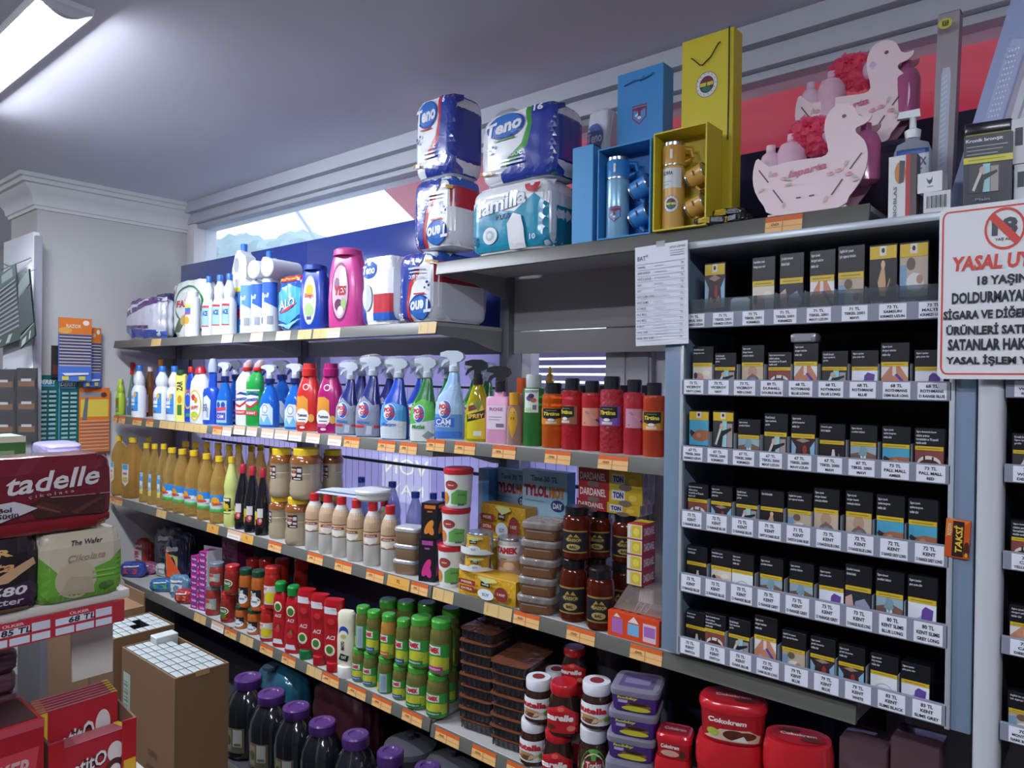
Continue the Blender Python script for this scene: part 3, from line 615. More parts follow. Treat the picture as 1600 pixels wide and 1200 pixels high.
# neighbouring cabinet at the frame edge
nb = E('tobacco_cabinet', 'second tobacco cabinet with a white rounded post, cut by the photo edge', 'cabinet', None, (0, 0, 0))
px0 = onY(1524, 700, -.05).x
MB().lathe([(.5, .05), (.5, 2.0)], .045, .06, 4, 24).obj('post', nb, mt('c9cbd0', .4)).location = (px0+.0235, -.02, 0)
MB().box(px0+.04, .45, .22, .23, .9, 2.0).obj('back_board', nb, DARK); MB().box(px0+.040, px0+.046, -.015, .22, .9, 1.98).obj('side_panel', nb, DARK)
MB().box(px0+.045, .45, -.05, .23, 1.98, 1.9995, .002).obj('top_frame', nb, AL)
for k, (z, t, p) in enumerate([(1.628, 'WINSTON|RED BOX', '80'), (1.468, 'WINSTON|DEEP BLUE', '78'), (1.303, 'CAMEL|YELLOW LONG', '75'), (1.142, 'CAMEL|DEEP BLUE', '75'), (.978, 'MONTE CARLO|DARK BLUE LONG', '70')]):
    rl = MB().box(px0+.047, .45, -.05, -.042, z, z+.035, .0015, 1).obj('price_rail', nb, RAIL); MB().box(px0+.047, .45, -.042, .22, z, z+.005).obj('tier_deck', nb, DARK)
    d = D(.055, .03); cardart(d, p, t); c = d.emit('price_card_print', nb, front(-.05, onY(1583, 700, -.05).x+.028, z+.0175)); c.parent = rl
    o = pack(['window', 'window', 'teeth', 'throat', 'bed'][k], False); o.location = (onY(1582, 700, -.03).x+.0275, -.025, z+.0055); o.scale = (1, 1, 1.0)
    o['label'] = f'black cigarette pack in the second cabinet beside the white post, {N[k+1]} tier below the sign'; o['group'] = 'cigarette packs in the second cabinet'
# warning sign
W_, H2 = 2*(onY(1567, 460, -.075).x-onY(1465, 460, -.075).x), .334
o = E('warning_sign', 'white legal warning sign with a red border and barred 18 symbol, above the cabinets', 'sign', None)
MB().prism([(-W_/2+.008, 0), (W_/2-.008, 0), (W_/2, .008), (W_/2, H2-.008), (W_/2-.008, H2), (-W_/2+.008, H2), (-W_/2, H2-.008), (-W_/2, .008)], 0, .004).obj('plate', o, mt('e9e9ea', .35))
d = D(W_, H2); RED = 'd84a40'; K = '2a2a30'
def rr(x0, y0, x1, y1, r, n=6):
    q = []
    for cx, cy, a in ((x1-r, y1-r, 0), (x0+r, y1-r, 90), (x0+r, y0+r, 180), (x1-r, y0+r, 270)):
        for i in range(n+1): t = R(a+90*i/n); q.append((cx+r*math.cos(t), cy+r*math.sin(t)))
    return q
q = rr(.03, .03, .97, .97, .045); d.line(q+[q[0]], .0016, RED)
d.txt('18', .5, .857, .19, .10, '4c4c54', .05).txt('YAŞ ALTI', .5, .785, .14, .02, K, .02).ring(.5, .845, .15, .118, .88, RED).line([(.40, .925), (.60, .765)], .0065, RED)
d.txt('YASAL UYARI', .5, .665, .78, .085, RED, .04, .12)
for k, t in enumerate(['18 YAŞINI', 'DOLDURMAYANLARA', 'SİGARA VE DİĞER TÜTÜN', 'ÜRÜNLERİ SATILAMAZ', 'SATANLAR HAKKINDA', 'YASAL İŞLEM YAPILIR']):
    d.txt(t, .5, .556-.0895*k, [.39, .78, .91, .86, .83, .86][k], .066, K, .04)
d.emit('lettering', o, front(0, 0, H2/2)); p0 = onY(1464, 592, -.075); p1 = onY(1478, 330, -.075)
o.location = (p0.x+W_/2, -.075, p0.z)
for x in (-W_/2+.05, W_/2-.05): MB().tube([(x, .004, H2*.5), (x, .036, H2*.5)], .006, 10).obj('stand_off', o, mt('9aa0a8', .3, .7))
# ================================================================ cleaners on the middle shelf
WH = mt('e9ecef', .35, coat=.3); CAPB = mt('2f74c8', .35); CAPR = mt('c5262c', .35, coat=.3); BLK = mt('1b1d24', .35, coat=.2); NAV = mt('1d2a6c', .3, coat=.5)
FILM = tint('eef2f6', .9, .1, bump=.6, nscale=50)
PB = [(0, 0), (.040, 0), (.042, .006), (.042, .128), (.036, .142), (.027, .156), (.030, .168), (.033, .178), (.030, .196), (.018, .218), (.015, .226), (.015, .234)]
CB = [(.0175, .228), (.018, .252), (.016, .255), (0, .255)]
def ace(d): d.rect(0, 0, 1, 1, '3f8fd8').rect(.35, .3, .75, 1, 'e7eef6').rect(.3, .42, .95, .46, '2a5fb0').ell(.78, .86, .1, .12, 'e8b23a').txt('ACE', .55, .72, .3, .16, '2a4fb0').rect(.42, .06, .66, .12, 'c63a3a')
def bleach(label, cm=CAPB, art=ace): return bottle('bleach_bottle', label, 'bottle', PB, WH, CB, cm, [(.078, .03, .125, art)])
def goods(px, yt, w, Y, rz, o, hs=1): return place(o, px, yt, w, Y, (Zt[bay(px, Y, 1.43)] if px < 700 else Zt[2]), rz, hs)
# trigger sprayer head in outline: nozzle towards -x
def trigger(m, lm, s=1, film=None, z=0, ox=0):
    hd = [(-.044, .030), (-.044, .043), (-.02, .050), (.012, .050), (.030, .040), (.034, .026), (.024, .014), (.012, .010), (.012, -.004), (-.012, -.004), (-.012, .014), (-.02, .026)]
    a = MB().prism([(ox+x*s, z+y*s) for x, y in hd], -.0105*s, .0105*s)
    tr = [(-.020, .024), (-.036, .016), (-.044, -.004), (-.041, -.006), (-.030, .008), (-.016, .014)]
    b = MB().prism([(ox+x*s, z+y*s) for x, y in tr], -.006*s, .006*s)
    c = MB().lathe([(.0135*s, z-.024*s, ox), (.0165*s, z-.022*s, ox), (.0165*s, z-.004*s, ox), (.012*s, z, ox)], n=18)
    P = [('sprayer_head', a, m), ('trigger_lever', b, lm), ('collar', c, m)]
    if film: P.append(('shrink_wrap', MB().lathe([(.017*s, z-.026*s, ox), (.026*s, z, ox-.003), (.042*s, z+.022*s, ox-.006, .55), (.046*s, z+.040*s, ox-.006, .5), (.036*s, z+.054*s, ox-.004, .5), (.012*s, z+.060*s, ox, .6)], n=22), film))
    return P
PS = [(0, 0), (.044, 0), (.047, .006), (.048, .06), (.046, .11), (.038, .145), (.028, .175, .006), (.021, .2, .010), (.017, .222, .012), (.014, .232, .012)]
def por(d, bl='3a6ad8', word='Banyo', wc='2f5fc8', bg=None, extra=None):
    if bg: bg(d)
    d.ell(.42, .50, .23, .17, 'e9ecf2').ell(.42, .50, .21, .155, '2f62b8').ell(.33, .52, .13, .13, 'e9ecf2').txt('POR', .38, .555, .34, .09, 'd2302e', .05, .2, .1).txt('ÇÖZ', .46, .455, .34, .10, 'd2302e', .05, .2, .1)
    if word: d.txt(word, .42, .27, .5, .075, wc, .03, .2)
    if extra: extra(d)
def porbottle(label, m, bg, word, wc, extra=None, film=FILM, head=WH):
    return bottle('spray_bottle', label, 'spray bottle', PS, m, None, None, [(.092, .004, .20, lambda d: por(d, word=word, wc=wc, bg=bg, extra=extra))], sy=.6, e=2.4, parts=trigger(head, head, 1, film, .256, .012))
def bggrey(d): d.poly([(.0, .0), (1, 0), (1, .62), (.75, .6), (.35, .78), (.1, .6), (0, .55)], '8d97a6').rect(0, .16, .45, .21, 'c03a40').rect(.8, .16, 1, .21, 'c03a40').poly([(.5, .03), (.55, .2), (.75, .2), (.72, .03)], 'b9c2cc')
def bgblue(d): d.poly([(0, 0), (1, 0), (1, .33), (.5, .36), (0, .2)], 'd3dbe2').poly([(0, .2), (.5, .36), (1, .33), (1, .62), (.5, .7), (0, .62)], '4aa0dc')
def bggreen(d): d.poly([(0, 0), (1, 0), (1, .4), (0, .3)], 'd8dedb').poly([(0, .3), (1, .4), (1, .7), (.5, .78), (0, .6)], '5aba4a').poly([(.55, .1), (.78, .2), (.98, .12), (.75, .03)], '8d949a')
def bgcam(d): d.rect(0, 0, 1, .12, '3f74d0').rect(0, .12, 1, .42, '5f97dc').poly([(0, .42), (1, .42), (1, .9), (.7, .98), (0, .7)], 'a9cdf0').rect(0, .2, .75, .36, '3b6fd2')
def clearspray(label, liq, cap, art, film=None, h=.19):
    P = [(0, 0), (.038, 0), (.041, .006), (.041, .10), (.036, .13), (.024, .165), (.015, .185), (.015, .2)]
    return bottle('spray_bottle', label, 'spray bottle', P, liq, [(.019, .192), (.020, .212), (.012, .216)], cap, [(.066, .012, .108, art)], sy=.72, e=2.3, parts=trigger(tint('e8edf4', .4), cap, .85, film, .232))
def glasslab(d): d.poly([(.02, .0), (.98, 0), (.98, .75), (.8, .95), (.4, .98), (.05, .7)], 'cfdcec').ell(.5, .72, .2, .2, '7f9cc8').ell(.5, .72, .15, .15, 'e3ebf5').poly([(.05, .0), (.2, .4), (.45, .1), (.7, .45), (.95, 0)], '6fb0d8').rect(.3, .42, .7, .47, '8d9ab8')
def mrlab(d): d.rect(.05, 0, .95, 1, '9fc4ee').ell(.3, .8, .16, .14, '2a4fae').ell(.7, .8, .16, .14, '2a4fae').poly([(.1, .5), (.9, .56), (.9, .72), (.1, .66)], 'd04858').rect(.12, .12, .88, .45, '5a4ab8').txt('CAM', .5, .28, .5, .16, 'e9eef8')
LB = tint('2f7fe0', .45, .08, '5fa4f0')
# the items, side wall first
goods(188, 592, 15, .06, 0, bottle('cleaner_bottle', 'lime green bottle with an olive label, next to the side wall', 'bottle', PB, mt('a9c832', .35), CB, mt('c7d63a'), [(.07, .02, .12, lambda d: d.rect(0, 0, 1, 1, '6d7a2a').rect(0, .55, 1, .7, 'a85a2a').rect(.1, .1, .9, .3, '9a9a7a'))]))
o = bottle('spray_bottle', 'grey-green spray bottle with a red trigger near the side wall', 'spray bottle', PS, tint('7f9a8a', .4), None, None, [(.085, .01, .10, lambda d: d.rect(0, 0, 1, 1, '4a74b8').rect(.3, .45, .9, .95, 'b9cfe8').ell(.6, .7, .1, .12, '2f4a9a').ell(.75, .7, .1, .12, 'c03a3a'))], sy=.6, parts=trigger(CAPR, mt('e9e9e9'), 1, None, .256, .012))
goods(203, 566, 20, .13, 0, o)
goods(217, 571, 24, .045, 6, bleach('white bleach bottle with blue cap standing before the red trigger spray'))
goods(234, 573, 16, .12, 0, bottle('cleaner_bottle', 'slim clear bottle with brown liquid and a pale cap', 'bottle', [(0, 0), (.03, 0), (.03, .17), (.014, .22), (.014, .23)], tint('8a5a30', .45), [(.016, .226), (.016, .25), (0, .25)], mt('d9c9c9'), [(.05, .02, .11, lambda d: d.rect(0, 0, 1, 1, 'e6e6e2').rect(.55, .4, .8, .9, '3a7a3a').ell(.4, .3, .2, .15, '8a6aa8'))]))
goods(250, 562, 20, .14, 0, bottle('cleaner_bottle', 'purple bottle with an orange cap behind the bleach bottles', 'bottle', PB, mt('4a3a9a', .3, coat=.4), CB, mt('eb9a22'), [(.07, .02, .13, lambda d: d.rect(0, 0, 1, 1, '7a3a8a').ell(.5, .5, .4, .4, 'd8a8c8'))]))
goods(253, 572, 28, .045, 8, bleach('white bleach bottle with blue cap, label half hidden by its twin'))
goods(272, 572, 26, .05, 8, bleach('white bleach bottle with blue cap touching the yellow powder flask'))
goods(283, 578, 17, .035, 30, bottle('scouring_flask', 'narrow pale yellow flask with dark green cap', 'bottle', [(0, 0), (.036, 0), (.037, .21), (.03, .218)], mt('e6df6e', .4), [(.03, .216), (.03, .236), (0, .236)], mt('23502f'), [(.05, .01, .2, lambda d: d.rect(0, 0, 1, 1, 'e9e27a').txt('ZAR', .5, .8, .9, .2, '33352a', .03, 0, 1.57).rect(.2, .1, .8, .35, '4a7a3a').ell(.5, .48, .3, .1, 'd89a2a'))], sy=.5, e=4))
goods(298, 573, 20, .05, 20, bottle('cleaner_bottle', 'royal blue bottle with red cap beside the yellow flask', 'bottle', PB, mt('2346b8', .3, coat=.4), CB, CAPR, [(.066, .02, .18, lambda d: d.rect(0, 0, 1, 1, '2a4fc0').ell(.5, .55, .42, .3, 'e0b43a').ell(.5, .55, .35, .24, '2f5ad0').txt('Cif', .5, .8, .5, .14, 'd23a3a').rect(.3, .04, .9, .12, '4a9a4a'))], sy=.6))
goods(313, 573, 31, .045, 15, bottle('cleaner_bottle', 'big white bottle with red cap and an oval fruit label', 'bottle', [(0, 0), (.040, 0), (.044, .01), (.044, .15), (.040, .185), (.026, .21), (.018, .225)], WH, [(.022, .222), (.019, .24), (.012, .252), (0, .252)], CAPR, [(.066, .012, .15, lambda d: d.ell(.5, .5, .46, .5, 'd8c83a').ell(.5, .5, .40, .44, 'eef0ea').txt('HAPPY', .5, .42, .6, .14, 'c2402e', .04, .2).ell(.4, .75, .16, .1, 'c8422e').ell(.6, .66, .12, .1, 'd88a2a').ell(.5, .2, .25, .1, 'b8c83a'))], sy=.65, e=2.5))
goods(330, 560, 27, .045, 15, bottle('toilet_cleaner_bottle', 'royal blue bottle with long neck and grey tip, white side label', 'bottle', [(0, 0), (.036, 0), (.038, .01), (.038, .14), (.034, .158), (.02, .166, .006), (.018, .2, .008), (.018, .235, .008)], mt('2450c0', .3, coat=.4), [(.019, .232, .008), (.019, .262, .008), (.012, .292, .008), (0, .294, .008)], mt('aab8cc'), [(.042, .02, .13, lambda d: d.poly([(0, 0), (.9, 0), (1, .8), (.6, 1), (.1, .9)], 'd9dce4').txt('SES', .35, .5, .8, .2, '3c4a6a', .03, 0, 1.57).rect(.55, .1, .8, .5, '9aa8c0'))], sy=.7))
c1 = clearspray('clear blue window spray with twin red-striped label, beside the long-necked blue bottle', LB, NAV, mrlab)
goods(351, 566, 25, .06, 20, c1)
goods(368, 563, 27, .14, 20, dup(c1, 'clear blue window spray behind the white duck-neck bottle'))
def duck(label, m, nc, art):
    P = [(0, 0), (.034, 0), (.037, .006), (.038, .09), (.036, .15), (.036, .16), (.037, .165), (.037, .2), (.031, .222, .004), (.02, .245, .010), (.016, .255, .014)]
    return bottle('toilet_cleaner_bottle', label, 'bottle', P, m, [(.019, .252, .014), (.021, .262, .016), (.014, .285, .022), (.008, .29, .024), (0, .291, .024)], CAPR, [(.064, .012, .158, art), (.072, .16, .168, lambda d: d.rect(0, 0, 1, 1, 'e2e6ea'))], sy=.66, parts=[('nozzle_hood', MB().lathe([(.019, .268, .018), (.020, .285, .022), (.012, .300, .026), (.002, .304, .027)], n=18), tint('f3e6e6', .6))])
def dom(bg):
    def f(d): d.poly([(.02, .60), (.5, .52), (.98, .72), (.98, .92), (.5, .98), (.02, .84)], 'dfe6ee').poly([(.02, .63), (.5, .55), (.98, .74), (.9, .62), (.5, .48), (.1, .52)], 'c0323a').poly([(.02, .86), (.5, .98), (.98, .93), (.98, .86), (.5, .9)], '2b3f8c').txt('Domestos', .5, .76, .9, .13, '2b3f9c', .03, .2, .12).rect(.1, .26, .9, .40, 'd04a4a').txt('24 SAAT', .5, .33, .6, .07, 'f2f2f2')
    return f
goods(381, 562, 27, .045, 22, duck('white duck-neck toilet cleaner with red cap', WH, 0, dom('e9')))
goods(398, 562, 29, .045, 22, duck('bright green duck-neck toilet cleaner with red cap', mt('22a045', .3, coat=.4), 0, dom('2a')))
c2 = clearspray('clear blue window spray with white drop label beside the green duck-neck bottle', LB, NAV, glasslab)
goods(421, 570, 30, .05, 20, c2)
goods(440, 563, 32, .165, 20, dup(c2, 'tallest clear blue window spray, wrapped head, in the middle of three'))
goods(461, 568, 32, .06, 20, dup(c2, 'clear blue window spray with white drop label beside the red softener'))
def softener(label, c, c2, ring):
    P = [(0, 0), (.042, 0), (.046, .008), (.047, .10), (.044, .15), (.036, .185), (.030, .2), (.028, .21), (.022, .222)]
    def art(d): d.poly([(.08, .55), (.1, .98), (.4, 1), (.6, .9), (.62, .5)], 'e0983a').ell(.35, .38, .3, .24, 'f1eee9').txt('Yumos', .35, .43, .44, .1, '26304f', .03).rect(.18, .28, .52, .31, '5a6a8a').rect(.12, .12, .5, .22, c2).ell(.74, .34, .12, .12, 'dca24a').ell(.38, .06, .12, .04, 'e8c8c8')
    return bottle('softener_bottle', label, 'bottle', P, mt(c, .28, coat=.5), [(.026, .218), (.027, .245), (.023, .25), (.022, .268), (0, .268)], mt(c, .35), [(.086, .008, .14, art), (.03, .162, .188, lambda d: d.ring(.45, .5, .4, .5, .7, 'dcd6e0'))], sy=.62, e=2.5)
goods(483, 568, 40, .05, 28, softener('red fabric softener bottle with a white oval label', 'd2302c', 'd46a4a', 0))
goods(516, 568, 42, .05, 28, softener('magenta fabric softener bottle with a white oval label', 'b0186e', 'c85a8a', 0))
NV = mt('22307c', .25, coat=.6)
p1 = porbottle('navy and grey limescale trigger spray next to the magenta softener', NV, bggrey, 'Kireç', '3f6ad0')
goods(543, 562, 37, .055, 25, p1)
goods(577, 553, 42, .05, 25, dup(p1, 'navy and grey limescale trigger spray, front one beside the blue bath spray'))
goods(560, 556, 36, .17, 25, dup(p1, 'navy trigger spray standing behind the pair of grey-labelled ones'))
goods(604, 560, 34, .17, 25, dup(p1, 'navy trigger spray in the second row behind the blue bath spray'))
p2 = porbottle('royal blue bath trigger spray with white base', mt('2350c8', .25, coat=.6), bgblue, 'Banyo', '2f5fc8')
goods(617, 556, 44, .05, 25, p2)
goods(652, 558, 38, .16, 25, dup(p2, 'royal blue trigger spray in the second row behind the green kitchen spray'))
p3 = porbottle('green kitchen trigger spray with a white base', mt('1f7a34', .25, coat=.6), bggreen, 'Mutfak', '2f8a34')
goods(662, 554, 42, .05, 25, p3)
goods(694, 557, 36, .16, 25, dup(p3, 'dark green trigger spray in the second row behind the pale blue glass spray'))
goods(737, 563, 34, .2, 25, dup(p3, 'dark green wrapped trigger spray behind the yellow one, nearer the blue glass spray'))
goods(757, 566, 36, .28, 25, dup(p3, 'dark green wrapped trigger spray behind the yellow one, nearer the pink bottle'))
p4 = porbottle('pale blue glass-cleaner trigger spray, tallest beside the yellow spray', mt('8fc0ea', .25, coat=.6), bgcam, '', 'e9f1fb', lambda d: d.txt('CAM', .38, .285, .5, .1, 'e9f1fb', .03).txt('PARLAK', .38, .21, .5, .04, 'd9e6f5'), film=None, head=mt('d6e4f0', .35))
goods(703, 548, 46, .045, 25, p4)
def sprey(d): d.poly([(.05, 0), (.95, 0), (.95, .6), (.7, .95), (.2, .9), (.05, .6)], 'd8c826').poly([(.05, .42), (.9, .54), (.9, .74), (.05, .6)], '24221f').txt('SPREY', .48, .575, .76, .11, 'e0b83a', .04, .15, .1).poly([(.12, .68), (.6, .76), (.6, .9), (.12, .82)], '6a2f22').rect(.4, .08, .75, .2, 'e9ead8').poly([(.3, .95), (.6, .7), (.8, .95)], '7a8a2a')
yel = [(0, 0), (.042, 0), (.045, .008), (.044, .09), (.036, .14), (.024, .18), (.016, .2), (.015, .21)]
goods(746, 562, 41, .045, 30, bottle('spray_bottle', 'yellow clear spray bottle with black trigger head', 'spray bottle', yel, tint('d2c21e', .45), [(.019, .202), (.019, .222), (.012, .226)], BLK, [(.076, .01, .15, sprey)], sy=.65, parts=trigger(BLK, BLK, 1.0, None, .24)))
pk = [(0, 0), (.036, 0), (.038, .004), (.038, .142), (.034, .148), (.016, .15), (.015, .165)]
goods(781, 572, 38, .05, 15, bottle('spray_bottle', 'square pink bottle with a black trigger head', 'spray bottle', pk, mt('e2a3c4', .35), [(.016, .163), (.016, .18), (.01, .184)], BLK, [(.06, .045, .12, lambda d: d.rect(0, 0, 1, 1, 'ead7e4').txt('ROSE', .5, .85, .7, .14, 'b04a78').rect(.1, .5, .8, .54, 'b9a5b5').rect(.1, .4, .7, .43, 'b9a5b5').rect(.5, .1, .9, .25, '7a7080'))], e=6, sy=.7, parts=trigger(BLK, BLK, .95, None, .198)))
ly = [(0, 0), (.034, 0), (.036, .006), (.036, .10), (.03, .118), (.02, .124)]
lem = bottle('dish_soap_bottle', 'clear bottle with yellow cap and lemon-shaped label', 'bottle', ly, tint('d8b8a8', .6), [(.024, .122), (.025, .16), (0, .161)], mt('e0a023'), [(.056, .02, .115, lambda d: d.ell(.5, .6, .42, .4, 'd8a428').poly([(.2, .3), (.5, .0), (.8, .3)], 'd89a20').ell(.4, .65, .05, .05, '7a5a2a').ell(.6, .65, .05, .05, '7a5a2a'))], sy=.7)
goods(803, 613, 23, .03, 20, lem)
goods(815, 590, 26, .13, 20, bottle('dish_soap_bottle', 'orange-capped bottle hidden behind the lemon-label bottle', 'bottle', ly, tint('e0a0a0', .6), [(.024, .122), (.025, .16), (0, .161)], mt('e2591c')))
cyl = [(0, 0), (.029, 0), (.031, .004), (.031, .165), (.029, .172), (.02, .174)]
goods(833, 585, 34, .065, 25, bottle('cologne_bottle', 'green clear cologne bottle with frosted cap and white floral label', 'bottle', cyl, tint('4a9a4e', .55, .06, '7ac07a'), [(.022, .172), (.023, .21), (.021, .213), (0, .213)], tint('c9d2cc', .3, .3), [(.042, .10, .17, lambda d: d.rect(0, 0, 1, 1, 'e2ebdc').txt('KOLONYA', .5, .88, .85, .1, '5a4a8a').ell(.4, .6, .25, .12, '6a4aa0').ell(.65, .52, .2, .1, 'c86a5a').ell(.5, .7, .2, .1, '3a3a5a').rect(.6, .12, .85, .32, '6a7a9a').rect(.1, .05, .5, .2, 'b9d29a'))]))
goods(858, 572, 16, .30, 0, bottle('gilded_cone', 'small gilded pine cone ornament behind the cologne bottles', 'ornament', [(0, 0), (.01, .0), (.008, .15), (.03, .16), (.032, .175), (.022, .18), (.028, .195), (.018, .2), (.022, .215), (.010, .22), (.012, .235), (.001, .245)], mt('c9a04a', .3, .7)))
def tir(bgc, w=1):
    def f(d): d.rect(0, 0, 1, 1, bgc).poly([(.12, .42), (.12, .98), (.88, .98), (.88, .42), (.5, .3)], '1c1b1f').txt('Tirtina', .5, .66, .62, .22, 'e4d03a', .04, .15).rect(.3, .84, .7, .87, '8a9a3a').rect(.3, .06, .7, .2, 'dccab8').ell(.5, .3, .12, .08, 'e9e2da')
    return f
def col(label, px, yt, w, c, lc, rz, bump=0, dep=.06, art=None, tr='f0707a'):
    if 'orange' in label: tr = 'f2904a'
    o = bottle('cologne_bottle', label, 'bottle', cyl, tint(c, .55, .05, tr, bump, 90), [(.021, .173), (.022, .205), (.019, .209), (0, .209)], BLK, [(.074, .075, .128, art or tir(lc))])
    return goods(px, yt, w*1.05, dep, rz, o)
flow = lambda c: (lambda d: [d.rect(0, 0, 1, 1, c)]+[d.ell(.15+.7*((i*37) % 10)/10, .15+.7*((i*53) % 10)/10, .06, .06, ['b86a8a', '6a4a7a', 'd89aa8'][i % 3], 8) for i in range(9)])
col('orange cologne bottle with black label shield, next to the green bottle', 864, 598, 34, 'e2702c', 'd8842a', 25)
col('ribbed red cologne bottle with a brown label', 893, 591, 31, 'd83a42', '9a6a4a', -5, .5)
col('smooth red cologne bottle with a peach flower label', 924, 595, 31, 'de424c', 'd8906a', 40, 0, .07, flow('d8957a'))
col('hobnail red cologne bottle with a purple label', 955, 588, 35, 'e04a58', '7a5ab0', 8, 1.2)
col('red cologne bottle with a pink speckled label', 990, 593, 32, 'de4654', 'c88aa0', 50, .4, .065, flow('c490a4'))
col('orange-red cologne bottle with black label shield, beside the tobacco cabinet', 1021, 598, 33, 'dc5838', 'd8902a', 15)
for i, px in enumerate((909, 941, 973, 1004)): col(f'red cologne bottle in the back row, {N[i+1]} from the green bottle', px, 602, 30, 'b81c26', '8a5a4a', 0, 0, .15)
# ================================================================ tissue packs, washing goods on the upper shelf
def box_at(px0, px1, yb, yt, Yf, Z=None):
    x0, x1, z0, z1 = span(px0, px1, yb, yt, Yf)
    if Z is not None: z0 = Z
    return x0, x1, z0, z1
def rollpack(name, label, px0, px1, yb, yt, Yf, dep, fr, sd=None, Z=None, base='e9edf2', p=7, rz=0, cat='tissue pack', wr=.006, seed=1):
    x0, x1, z0, z1 = box_at(px0, px1, yb, yt, Yf, Z); W, h = x1-x0, z1-z0
    o = E(name, label, cat, None, ((x0+x1)/2, Yf+dep/2, z0), R(rz))
    MB().pillow(W, dep, h, p, n=20, wr=wr, seed=seed).obj('wrap', o, mt(base, .22, coat=.7, bump=.25, nscale=22), 60)
    d = D(W*.96, h*.94); fr(d); d.emit('front_print', o, cushion(W, dep, h, p, 'front', wr, seed), .0005, .25, .6)
    if sd: d = D(dep*.94, h*.94); sd(d); d.emit('side_print', o, cushion(W, dep, h, p, 'side', wr, seed), rough=.25, coat=.6)
    return o
WN = 'eef1f5'; TB = '2a3f9e'
def teno(d, n='6', acc='c8323c', word='Teno'):
    d.rect(0, 0, 1, 1, WN).poly([(.62, 1), (.66, .75), (.58, .5), (.38, .32), (.36, 0), (1, 0), (1, 1)], acc).poly([(.70, 1), (.72, .75), (.66, .45), (.5, .28), (.3, .12), (.3, 0), (1, 0), (1, 1)], TB)
    d.ell(.36, .80, .27, .18, TB).ell(.36, .81, .24, .16, '3a78cc').txt(word, .34, .80, .50, .19, 'f2f4f8', .04, .2, .08).rect(.2, .6, .5, .62, acc).ell(.12, .5, .02, .02, TB).ell(.2, .53, .02, .02, TB).ell(.15, .45, .03, .02, TB)
    d.txt('YENİ GÜÇ', .42, .36, .40, .08, 'dfe4f0', .03).rect(.25, .28, .6, .3, 'cfd6ea').rect(.25, .22, .62, .25, 'cfd6ea').poly([(.02, .2), (.2, .16), (.2, .12), (.02, .15)], 'd0a050').txt(n, .82, .92, .06*len(n), .08, 'e9eef5', .03)
def teno_side(d): d.rect(0, 0, 1, 1, TB)
def flip(fn):
    def f(d):
        e = D(d.W, d.H); fn(e)
        for pts, fs, c, k, ex in e.it: d.it.append(([(1-x, 1-y) for x, y in pts], fs, c, len(d.it), ex))
    return f
def flip_side(d): d.rect(0, 0, 1, 1, WN).rect(0, .55, 1, .86, 'c03440').rect(0, .86, 1, 1, '2f5fc0')
YR = -.02
o3 = rollpack('tissue_pack', 'bottom tissue pack of the stack of three, upside down with a blue oval', 620, 679, 509, 392, .0, .28, flip(lambda d: teno(d, '32')), flip_side, Zu, seed=2)
top3 = onY(680, 392, .0).z
o2 = rollpack('tissue_pack', 'middle tissue pack of the stack of three, upside down with red band', 646, 706, 388, 277, .0, .15, flip(teno), flip_side, top3+.009, seed=3)
top2 = onY(680, 277, .0).z
o1 = rollpack('tissue_pack', 'topmost blue tissue pack of the stack of three with number six', 647, 708, 274, 150, .0, .155, lambda d: teno(d, '6'), teno_side, top2+.002, seed=4)
rollpack('tissue_pack', 'pale tall tissue pack behind the stack of three, beside the sixteen-roll pack', 768, 800, 380, 168, .22, .10, lambda d: (d.rect(0, 0, 1, 1, 'dfe4ea'), d.ell(.7, .85, .25, .1, '5a74b8')), None, Zr, base='dfe3e9', seed=5)
def fam(d):
    d.rect(0, 0, 1, 1, 'f0f3f6').poly([(0, .03), (1, .03), (1, .62), (.85, .80), (.6, .58), (.3, .66), (.1, .82), (0, .70)], '2496b8').txt('familia', .42, .74, .68, .26, '35507c', .08, .15, .12).txt('familia', .42, .745, .66, .25, 'eef3f8', .03, .15, .12).txt('PLUS', .45, .53, .2, .08, '33507c', .04)
    d.ell(.28, .26, .10, .13, 'eef1f4').ell(.28, .26, .06, .08, 'b9cbd0').ell(.28, .26, .03, .04, 'e9eef0').txt('3', .08, .2, .05, .14, '2a3c5c', .04).poly([(.55, .03), (.52, .4), (.6, .55), (.7, .5), (.74, .3), (.76, .03)], 'eef1f3').txt('10', .85, .16, .07, .08, 'dfe8f0', .03)
    d.ring(.84, .93, .09, .12, .3, 'c03a48', 16, math.pi, 2*math.pi)
def famside(d): d.rect(0, 0, 1, 1, 'e9edf1').rect(.25, .04, 1, .62, '1f86a8')
f_ = rollpack('tissue_pack', 'turquoise and white tissue pack on the top shelf beneath the sixteen-roll pack', 735, 856, 401, 285, .0, .15, fam, famside, Zr, base='eef1f4', seed=6)
tf = onY(795, 290, .0).z
rollpack('tissue_pack', 'blue sixteen-roll tissue pack with green stripe, lying on the turquoise pack', 750, 868, 284, 168, .0, .155, lambda d: teno(d, '16', '3f9a3a'), teno_side, tf+.009, seed=7)
rollpack('tissue_pack', 'pale tissue pack standing behind the sixteen-roll pack, beside the blue gift lid', 915, 950, 372, 168, .26, .1, lambda d: (d.rect(0, 0, 1, 1, 'd9dee6'), d.ell(.4, .82, .4, .1, '5a74b8'), d.txt('Teno', .4, .82, .7, .07, 'e9edf2')), None, Zr, base='d9dee6', seed=8)
